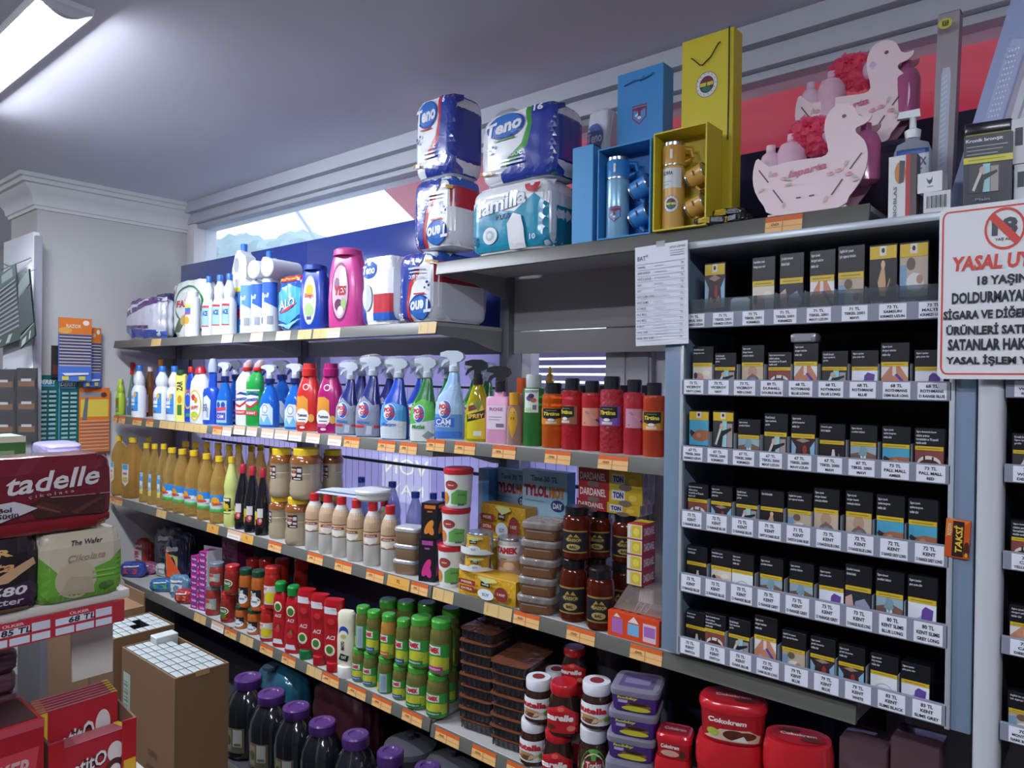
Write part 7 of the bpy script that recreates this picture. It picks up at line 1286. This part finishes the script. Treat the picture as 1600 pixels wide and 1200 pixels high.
def pet(d): d.rect(0, 0, 1, 1, 'b02430', 1, 1).rect(0, 0, .10, 1, 'd8b83a', 1, 1).txt('petitO', .42, .56, .56, .34, '2a1a20', .08, .2, .12).txt('petitO', .42, .57, .55, .33, 'e2dcd8', .02, .2, .12).ell(.8, .66, .1, .18, 'd9d3d0').ell(.8, .35, .13, .2, '4a2420').ell(.8, .35, .07, .1, 'e0d6d0').rect(.4, .12, .75, .2, 'e4dedb', 1, 1)
def pett(d): d.rect(0, 0, 1, 1, 'a8505a', 1, 1).rect(0, .1, 1, .3, 'c9a0a4', 1, 1).rect(0, .55, 1, .62, 'c08a90', 1, 1).rect(.92, 0, 1, 1, 'd8b83a', 1, 1)
for r_, (x_, n, zb_, h_) in enumerate([(-1.158, 6, .004, .086), (-1.206, 6, .004, .126)]):
    for k in range(n):
        q = goodsX('biscuit_pack', f'red finger-biscuit pack, {N[k+1]} slice of the {"front" if r_ == 0 else "taller rear"} file', 'pack', -1.340, -1.232, 1.0206+zb_, h_+.0012*k*(1 if r_ else -1), .0068, mt('b02c38', .3, coat=.4), pet, pett, x=x_-k*.0073, b=.0012)
        q['group'] = 'finger-biscuit packs in the red carton'
def ulk(d): d.rect(0, 0, 1, 1, 'a81c28', 1, 1).poly([(.25, .45), (.9, .45), (.95, .75), (.2, .75)], 'c8404a').txt('ÜLKER', .58, .60, .55, .22, 'd9a8a8', .03, .2).rect(0, .2, 1, .26, 'c8505a', 1, 1).rect(0, .92, 1, 1, 'c24a54', 1, 1)
goodsX('biscuit_carton', 'closed red biscuit box with a dark open top, cut by the photo edge', 'box', -1.47, -1.352, 1.0206, .15, .10, mt('a01a26', .4), ulk, lambda d: d.rect(.05, .05, .95, .95, '3a2424', 1, 1), x=-1.145)
# cardboard boxes with cigarette cartons on the floor
CB_ = mt('75583c', .75, noise=.06, nscale=6); CBI = mt('7a5c3e', .8)
def cbox(l, x0, x1, y0, y1, z, nx, ny, gap=(), mark=None, flapz=.0):
    o = E('cardboard_box', l, 'box', None, ((x0+x1)/2, (y0+y1)/2, 0)); hx, hy = (x1-x0)/2, (y1-y0)/2; t = .004
    MB().box(-hx, hx, -hy, -hy+t, 0, z).obj('front_wall', o, CB_); MB().box(-hx, hx, hy-t, hy, 0, z+flapz).obj('back_wall', o, CB_); MB().box(-hx, -hx+t, -hy+t, hy-t, 0, z).obj('side_wall', o, CB_); MB().box(hx-t, hx, -hy+t, hy-t, 0, z).obj('side_wall', o, CB_); MB().box(-hx+t, hx-t, -hy+t, hy-t, 0, .01).obj('box_floor', o, CBI)
    MB().box(-hx+.006, hx-.006, -hy+.006, hy-.006, z-.12, z-.09).obj('inner_board', o, CBI)
    if mark: mark(o, hx, hy, z)
    cw, cd_ = (2*hx-.014)/nx, (2*hy-.014)/ny; fst = None
    for i in range(nx):
        for j in range(ny):
            if (i, j) in gap: continue
            if fst is None:
                fst = q = E('cigarette_pack', 'x', 'cigarette pack'); MB().box(-cw/2+.0008, cw/2-.0008, -cd_/2+.0008, cd_/2-.0008, 0, .088, .001, 1).obj('pack_body', q, mt('23262e', .35, coat=.4))
                d = D(cw*.9, cd_*.84); d.rect(0, 0, 1, 1, 'a9b1b0', 1, 1).rect(0, .45, 1, .52, '8d9696', 1, 1).rect(.1, .65, .7, .8, '8d9898', 1, 1); d.emit('tax_stamp_print', q, top(.088, 0, 0))
            else: q = dup(fst)
            q.location = ((x0+x1)/2-hx+.007+cw*(i+.5), (y0+y1)/2-hy+.007+cd_*(j+.5), z-.0895)
            q['label'] = f'stamped pack end in {"second" if "second" in l else "foremost"} cardboard box, {N[i+1]} row from side-wall end, {N[j+1]} from front'; q['group'] = 'stamped pack ends in '+l.split(' with ')[0]
    return o
def markA(o, hx, hy, z):
    d = D(.10, .14); d.txt('KENT', .5, .8, .6, .14, '5a4026').txt('10 KARTON', .5, .5, .8, .1, '5a4026').txt('SİGARA', .5, .3, .6, .1, '5a4026'); d.emit('lettering', o, front(-hy, hx*.25, z-.30))
    d = D(.05, .20); d.rect(0, 0, 1, 1, 'a9b8ac', 1, 1); [d.rect(.2, .08+.06*k, .8, .08+.06*k+(.02 if k % 2 else .035), '6a746c', 1, 1) for k in range(14)]; d.emit('seal_print', o, front(-hy, -hx*.78, z-.17))
    MB().box(hx-.001, hx+.002, -.02, .02, z-.012, z+.004).obj('torn_flap', o, mt('a8865c', .8))
cbox('tall cardboard box with rows of stamped pack ends, foremost on the floor', -2.38, -2.02, -.765, -.605, .80, 7, 6, [(0, 4), (0, 5), (1, 5), (0, 3)], markA)
bt = E('cigarette_carton', 'white shrink-wrapped carton end standing in the foremost cardboard box', 'carton', None, (-2.345, -.65, .715)); MB().box(-.022, .022, -.035, .035, 0, .105, .002, 1).obj('carton_body', bt, mt('b9c0bc', .3, coat=.4)); d = D(.03, .05); [d.rect(.08+.09*k, .1, .08+.09*k+.05, .9, '2a2c30', 1, 1) for k in range(9)]; d.emit('barcode_print', bt, right(.022, 0, .06))
cbox('second cardboard box with pack ends, behind the foremost one', -2.66, -2.47, -.755, -.560, .80, 4, 7, [(2, 3), (2, 4), (1, 4)], None)
o = E('cardboard_box', 'closed plain cardboard box beside the end bracket, farther back', 'box', None, (-2.90, -.70, 0)); MB().box(-.20, .20, -.05, .14, 0, .815, .003).obj('box_body', o, CB_); MB().box(-.20, .20, .135, .139, .815, .86).obj('raised_flap', o, CB_)
# hanging cards at the pier
def card(name, l, px0, px1, yt, yb, X, art, m, rz=0, bul=0, tilt=0):
    a, b = onX(px0, (yt+yb)/2, X), onX(px1, (yt+yb)/2, X); zt_, zb_ = onX((px0+px1)/2, yt, X).z, onX((px0+px1)/2, yb, X).z; W, h = b.y-a.y, zt_-zb_
    o = E(name, l, 'razor card', None, (X, (a.y+b.y)/2, zb_), R(90+rz)); o.rotation_euler[1] = R(tilt); MB().box(-W/2, W/2, -.002, .002, 0, h).obj('backing_card', o, m)
    d = D(W, h); art(d); d.emit('front_print', o, front(-.002, 0, h/2)); MB().tube([(0, .002, h-.012), (0, .02, h-.008), (0, .030, h-.004)], .0018, 6).obj('hook_wire', o, mt('8a8c90', .3, .8)); return o, W, h
GRN = mt('0f5a52', .4)
def derby(d):
    d.rect(0, 0, 1, 1, '0f6058', 1, 1).rect(0, 0, .06, 1, '3f9ac0', 1, 1).txt('DERBY', .5, .91, .84, .06, 'd9e4e2', .04, .2).rect(.1, .85, .85, .87, '5aa0c8', 1, 1)
    for r_ in range(13):
        for c in (0, 1): d.rect(.14+.42*c, .03+.061*r_, .46+.42*c, .065+.061*r_, '9ab8bc', 1, 1).rect(.14+.42*c, .03+.061*r_, .46+.42*c, .038+.061*r_, '2f7a80', 1, 1)
card('razor_blade_card', 'teal razor blade card hanging lower, closer to the corner of the pier', 56, 90, 586, 705, XL+.034, derby, GRN)
card('razor_blade_card', 'teal razor blade card hanging beside the orange card', 91, 122, 590, 703, XL+.034, derby, GRN)
def orz(d):
    d.rect(0, 0, 1, 1, 'd8742a', 1, 1).rect(.05, .55, .95, .82, 'd8c04a', 1, 1).rect(.05, .86, .7, .93, '8a8c90', 1, 1).ell(.8, .89, .1, .04, '5a2a2a').poly([(.1, .5), (.2, .85), (.3, .85), (.25, .5)], '6a6a70')
    for r_ in range(9): d.rect(.02, .02+.055*r_, .98, .04+.055*r_, 'b87a5a', 1, 1).rect(.02, .045+.055*r_, .98, .052+.055*r_, 'dcc8b0', 1, 1)
card('razor_card', 'orange razor card with a yellow band, hanging against the side wall', 123, 171, 606, 706, XL+.030, orz, mt('c8682a', .4))
def blur(d):
    d.rect(0, 0, 1, 1, '4a6fc0', 1, 1).poly([(0, .74), (1, .74), (1, 1), (0, 1)], 'd8762a').txt('RAZOR', .45, .87, .45, .06, 'd9c8b0', .03).ell(.82, .93, .1, .04, 'e6e0d8').ell(.2, .8, .2, .05, 'd8a04a')
    for r_ in range(10): d.rect(.02, .24+.05*r_, .98, .262+.05*r_, 'b9a894', 1, 1).rect(.02, .265+.05*r_, .98, .285+.05*r_, '2f3f7a', 1, 1)
    d.poly([(.1, .13), (.2, .09), (.9, .11), (.9, .14)], 'd8d8de').rect(.1, .02, .3, .08, 'c9c04a', 1, 1).rect(.6, .02, .8, .08, 'c9c04a', 1, 1)
card('razor_card', 'blue and orange razor card on a wire hook, topmost by the side wall', 91, 143, 497, 596, XL+.095, blur, mt('3f5aa8', .4))
card('razor_card', 'second blue and orange razor card turned behind the topmost one', 128, 160, 512, 605, XL+.066, blur, mt('26304f', .4), 18)
card('razor_card', 'dark razor card edge behind the blue and orange ones', 80, 100, 540, 590, XL+.064, lambda d: d.rect(0, 0, 1, 1, '2a2428', 1, 1).rect(.1, .1, .9, .4, '5a2f2a', 1, 1), mt('1f1f26', .4))
# white display panel and battery cards at the free end of the pier
pn = E('pegboard', 'white pegboard panel standing against the free end of the pier', 'panel', None, (XL-.2, YC-.05, 0)); x_r = onY(54, 500, YC-.05).x-(XL-.2); x_l = onY(8, 500, YC-.05).x-(XL-.2)
MB().box(x_l, x_r, -.01, .02, 0, onY(40, 368, YC-.05).z, .002).obj('panel_board', pn, mt('e9ecf2', .4)); MB().box(x_r, x_r+.03, -.005, .025, 0, onY(58, 368, YC-.05).z).obj('panel_edge', pn, mt('9a9aa2', .5))
MB().tube([(x_l, -.02, onY(20, 415, YC).z), ((x_l+x_r)/2, -.05, onY(30, 425, YC).z), (x_r, -.02, onY(50, 412, YC).z)], .002, 6).obj('hanging_wire', pn, mt('5a5c62', .4))
def cardY(name, l, cat, q, Y, art, m, th=.004):
    P = [onY(a, b, Y) for a, b in q]; cx = sum(p.x for p in P)/4; z0 = min(p.z for p in P); pts = [(p.x-cx, p.z-z0) for p in P]
    o = E(name, l, cat, None, (cx, Y, z0)); MB().prism(pts, 0, th).obj('backing_card', o, m)
    bl, br, tr, tl = pts; d = D(1, 1); art(d)
    f = lambda u, v, l_: (lambda a, b: Vector(((bl[0]*(1-a)+br[0]*a)*(1-b)+(tl[0]*(1-a)+tr[0]*a)*b, -.0006-l_, (bl[1]*(1-a)+br[1]*a)*(1-b)+(tl[1]*(1-a)+tr[1]*a)*b)))(u+.5, v+.5)
    f.plane = 1; d.emit('front_print', o, f); MB().tube([(pts[3][0]*.5+pts[2][0]*.5, th, pts[2][1]-.01), (pts[3][0]*.5+pts[2][0]*.5, YC-.0625-Y, pts[2][1]+.01)], .002, 6).obj('hook_wire', o, mt('8a8c90', .3, .8)); return o
def comb(d):
    d.rect(0, 0, 1, 1, '2b3a3a', 1, 1).poly([(0, .8), (1, .84), (1, 1), (0, 1)], '1f6a5a').rect(.1, .84, .4, .95, 'a9c0b8', 1, 1).rect(.55, .86, .9, .97, 'a9c0b8', 1, 1)
    for k in range(11): d.poly([(.02, .14+.06*k), (.98, .18+.06*k), (.98, .205+.06*k), (.02, .165+.06*k)], 'a8b2b0')
    d.poly([(0, 0), (1, 0), (1, .14), (0, .1)], '1c4a40'); d.poly([(.1, .0), (.4, .02), (.5, .1), (.2, .09)], 'd0d6d2'); d.poly([(.6, .02), (.7, .02), (.8, .12), (.7, .12)], 'd0d6d2')
cardY('razor_strip', 'striped green and black razor strip hanging in front of the white panel', 'razor card', [(-22, 552), (34, 530), (24, 412), (-22, 446)], YC-.10, comb, mt('22302e', .6))
cardY('razor_strip', 'dark green razor strip hanging beside the striped one at the panel edge', 'razor card', [(32, 545), (56, 524), (46, 420), (30, 440)], YC-.115, lambda d: (comb(d), d.rect(.0, .2, 1, .75, '2a4844', 1, 1), d.poly([(0, .75), (1, .8), (1, 1), (0, .95)], '8fa8a0')), mt('22302e', .35))
def bat(d):
    d.rect(0, 0, 1, 1, '16171b', 1, 1)
    for k in range(3): d.rect(.05, .08+.31*k, .95, .26+.31*k, '22242b', 1, 1).rect(.10, .13+.31*k, .90, .21+.31*k, '8a5a38', 1, 1).rect(.25, .2+.31*k, .75, .235+.31*k, 'd9d9dc', 1, 1)
for i, q in enumerate([[(-20, 690), (25, 690), (25, 577), (-20, 577)], [(26, 690), (58, 690), (58, 575), (26, 575)]]):
    cardY('battery_card', ['black and copper battery card hanging below the razor strips', 'black and copper battery card hanging next to the teal razor cards'][i], 'battery card', q, YC-.09, bat, mt('1f2026', .6))
o = E('pink_pack', 'lilac and pink flat packs lying on the far counter below the teal cards', 'pack', None, (onX(85, 694, -3.9).x, onX(85, 694, -3.9).y, 0))
MB().box(-.16, .16, -.10, .14, 0, onX(85, 712, -3.9).z, .003).obj('counter_block', o, mt('6d6a70', .6)); MB().pillow(.24, .16, onX(85, 690, -3.9).z-onX(85, 712, -3.9).z, 5, n=10, wr=.02, seed=90).obj('soft_pack', o, mt('b9b0dc', .35, noise=.2, nscale=12)).location = (0, .01, onX(85, 712, -3.9).z)
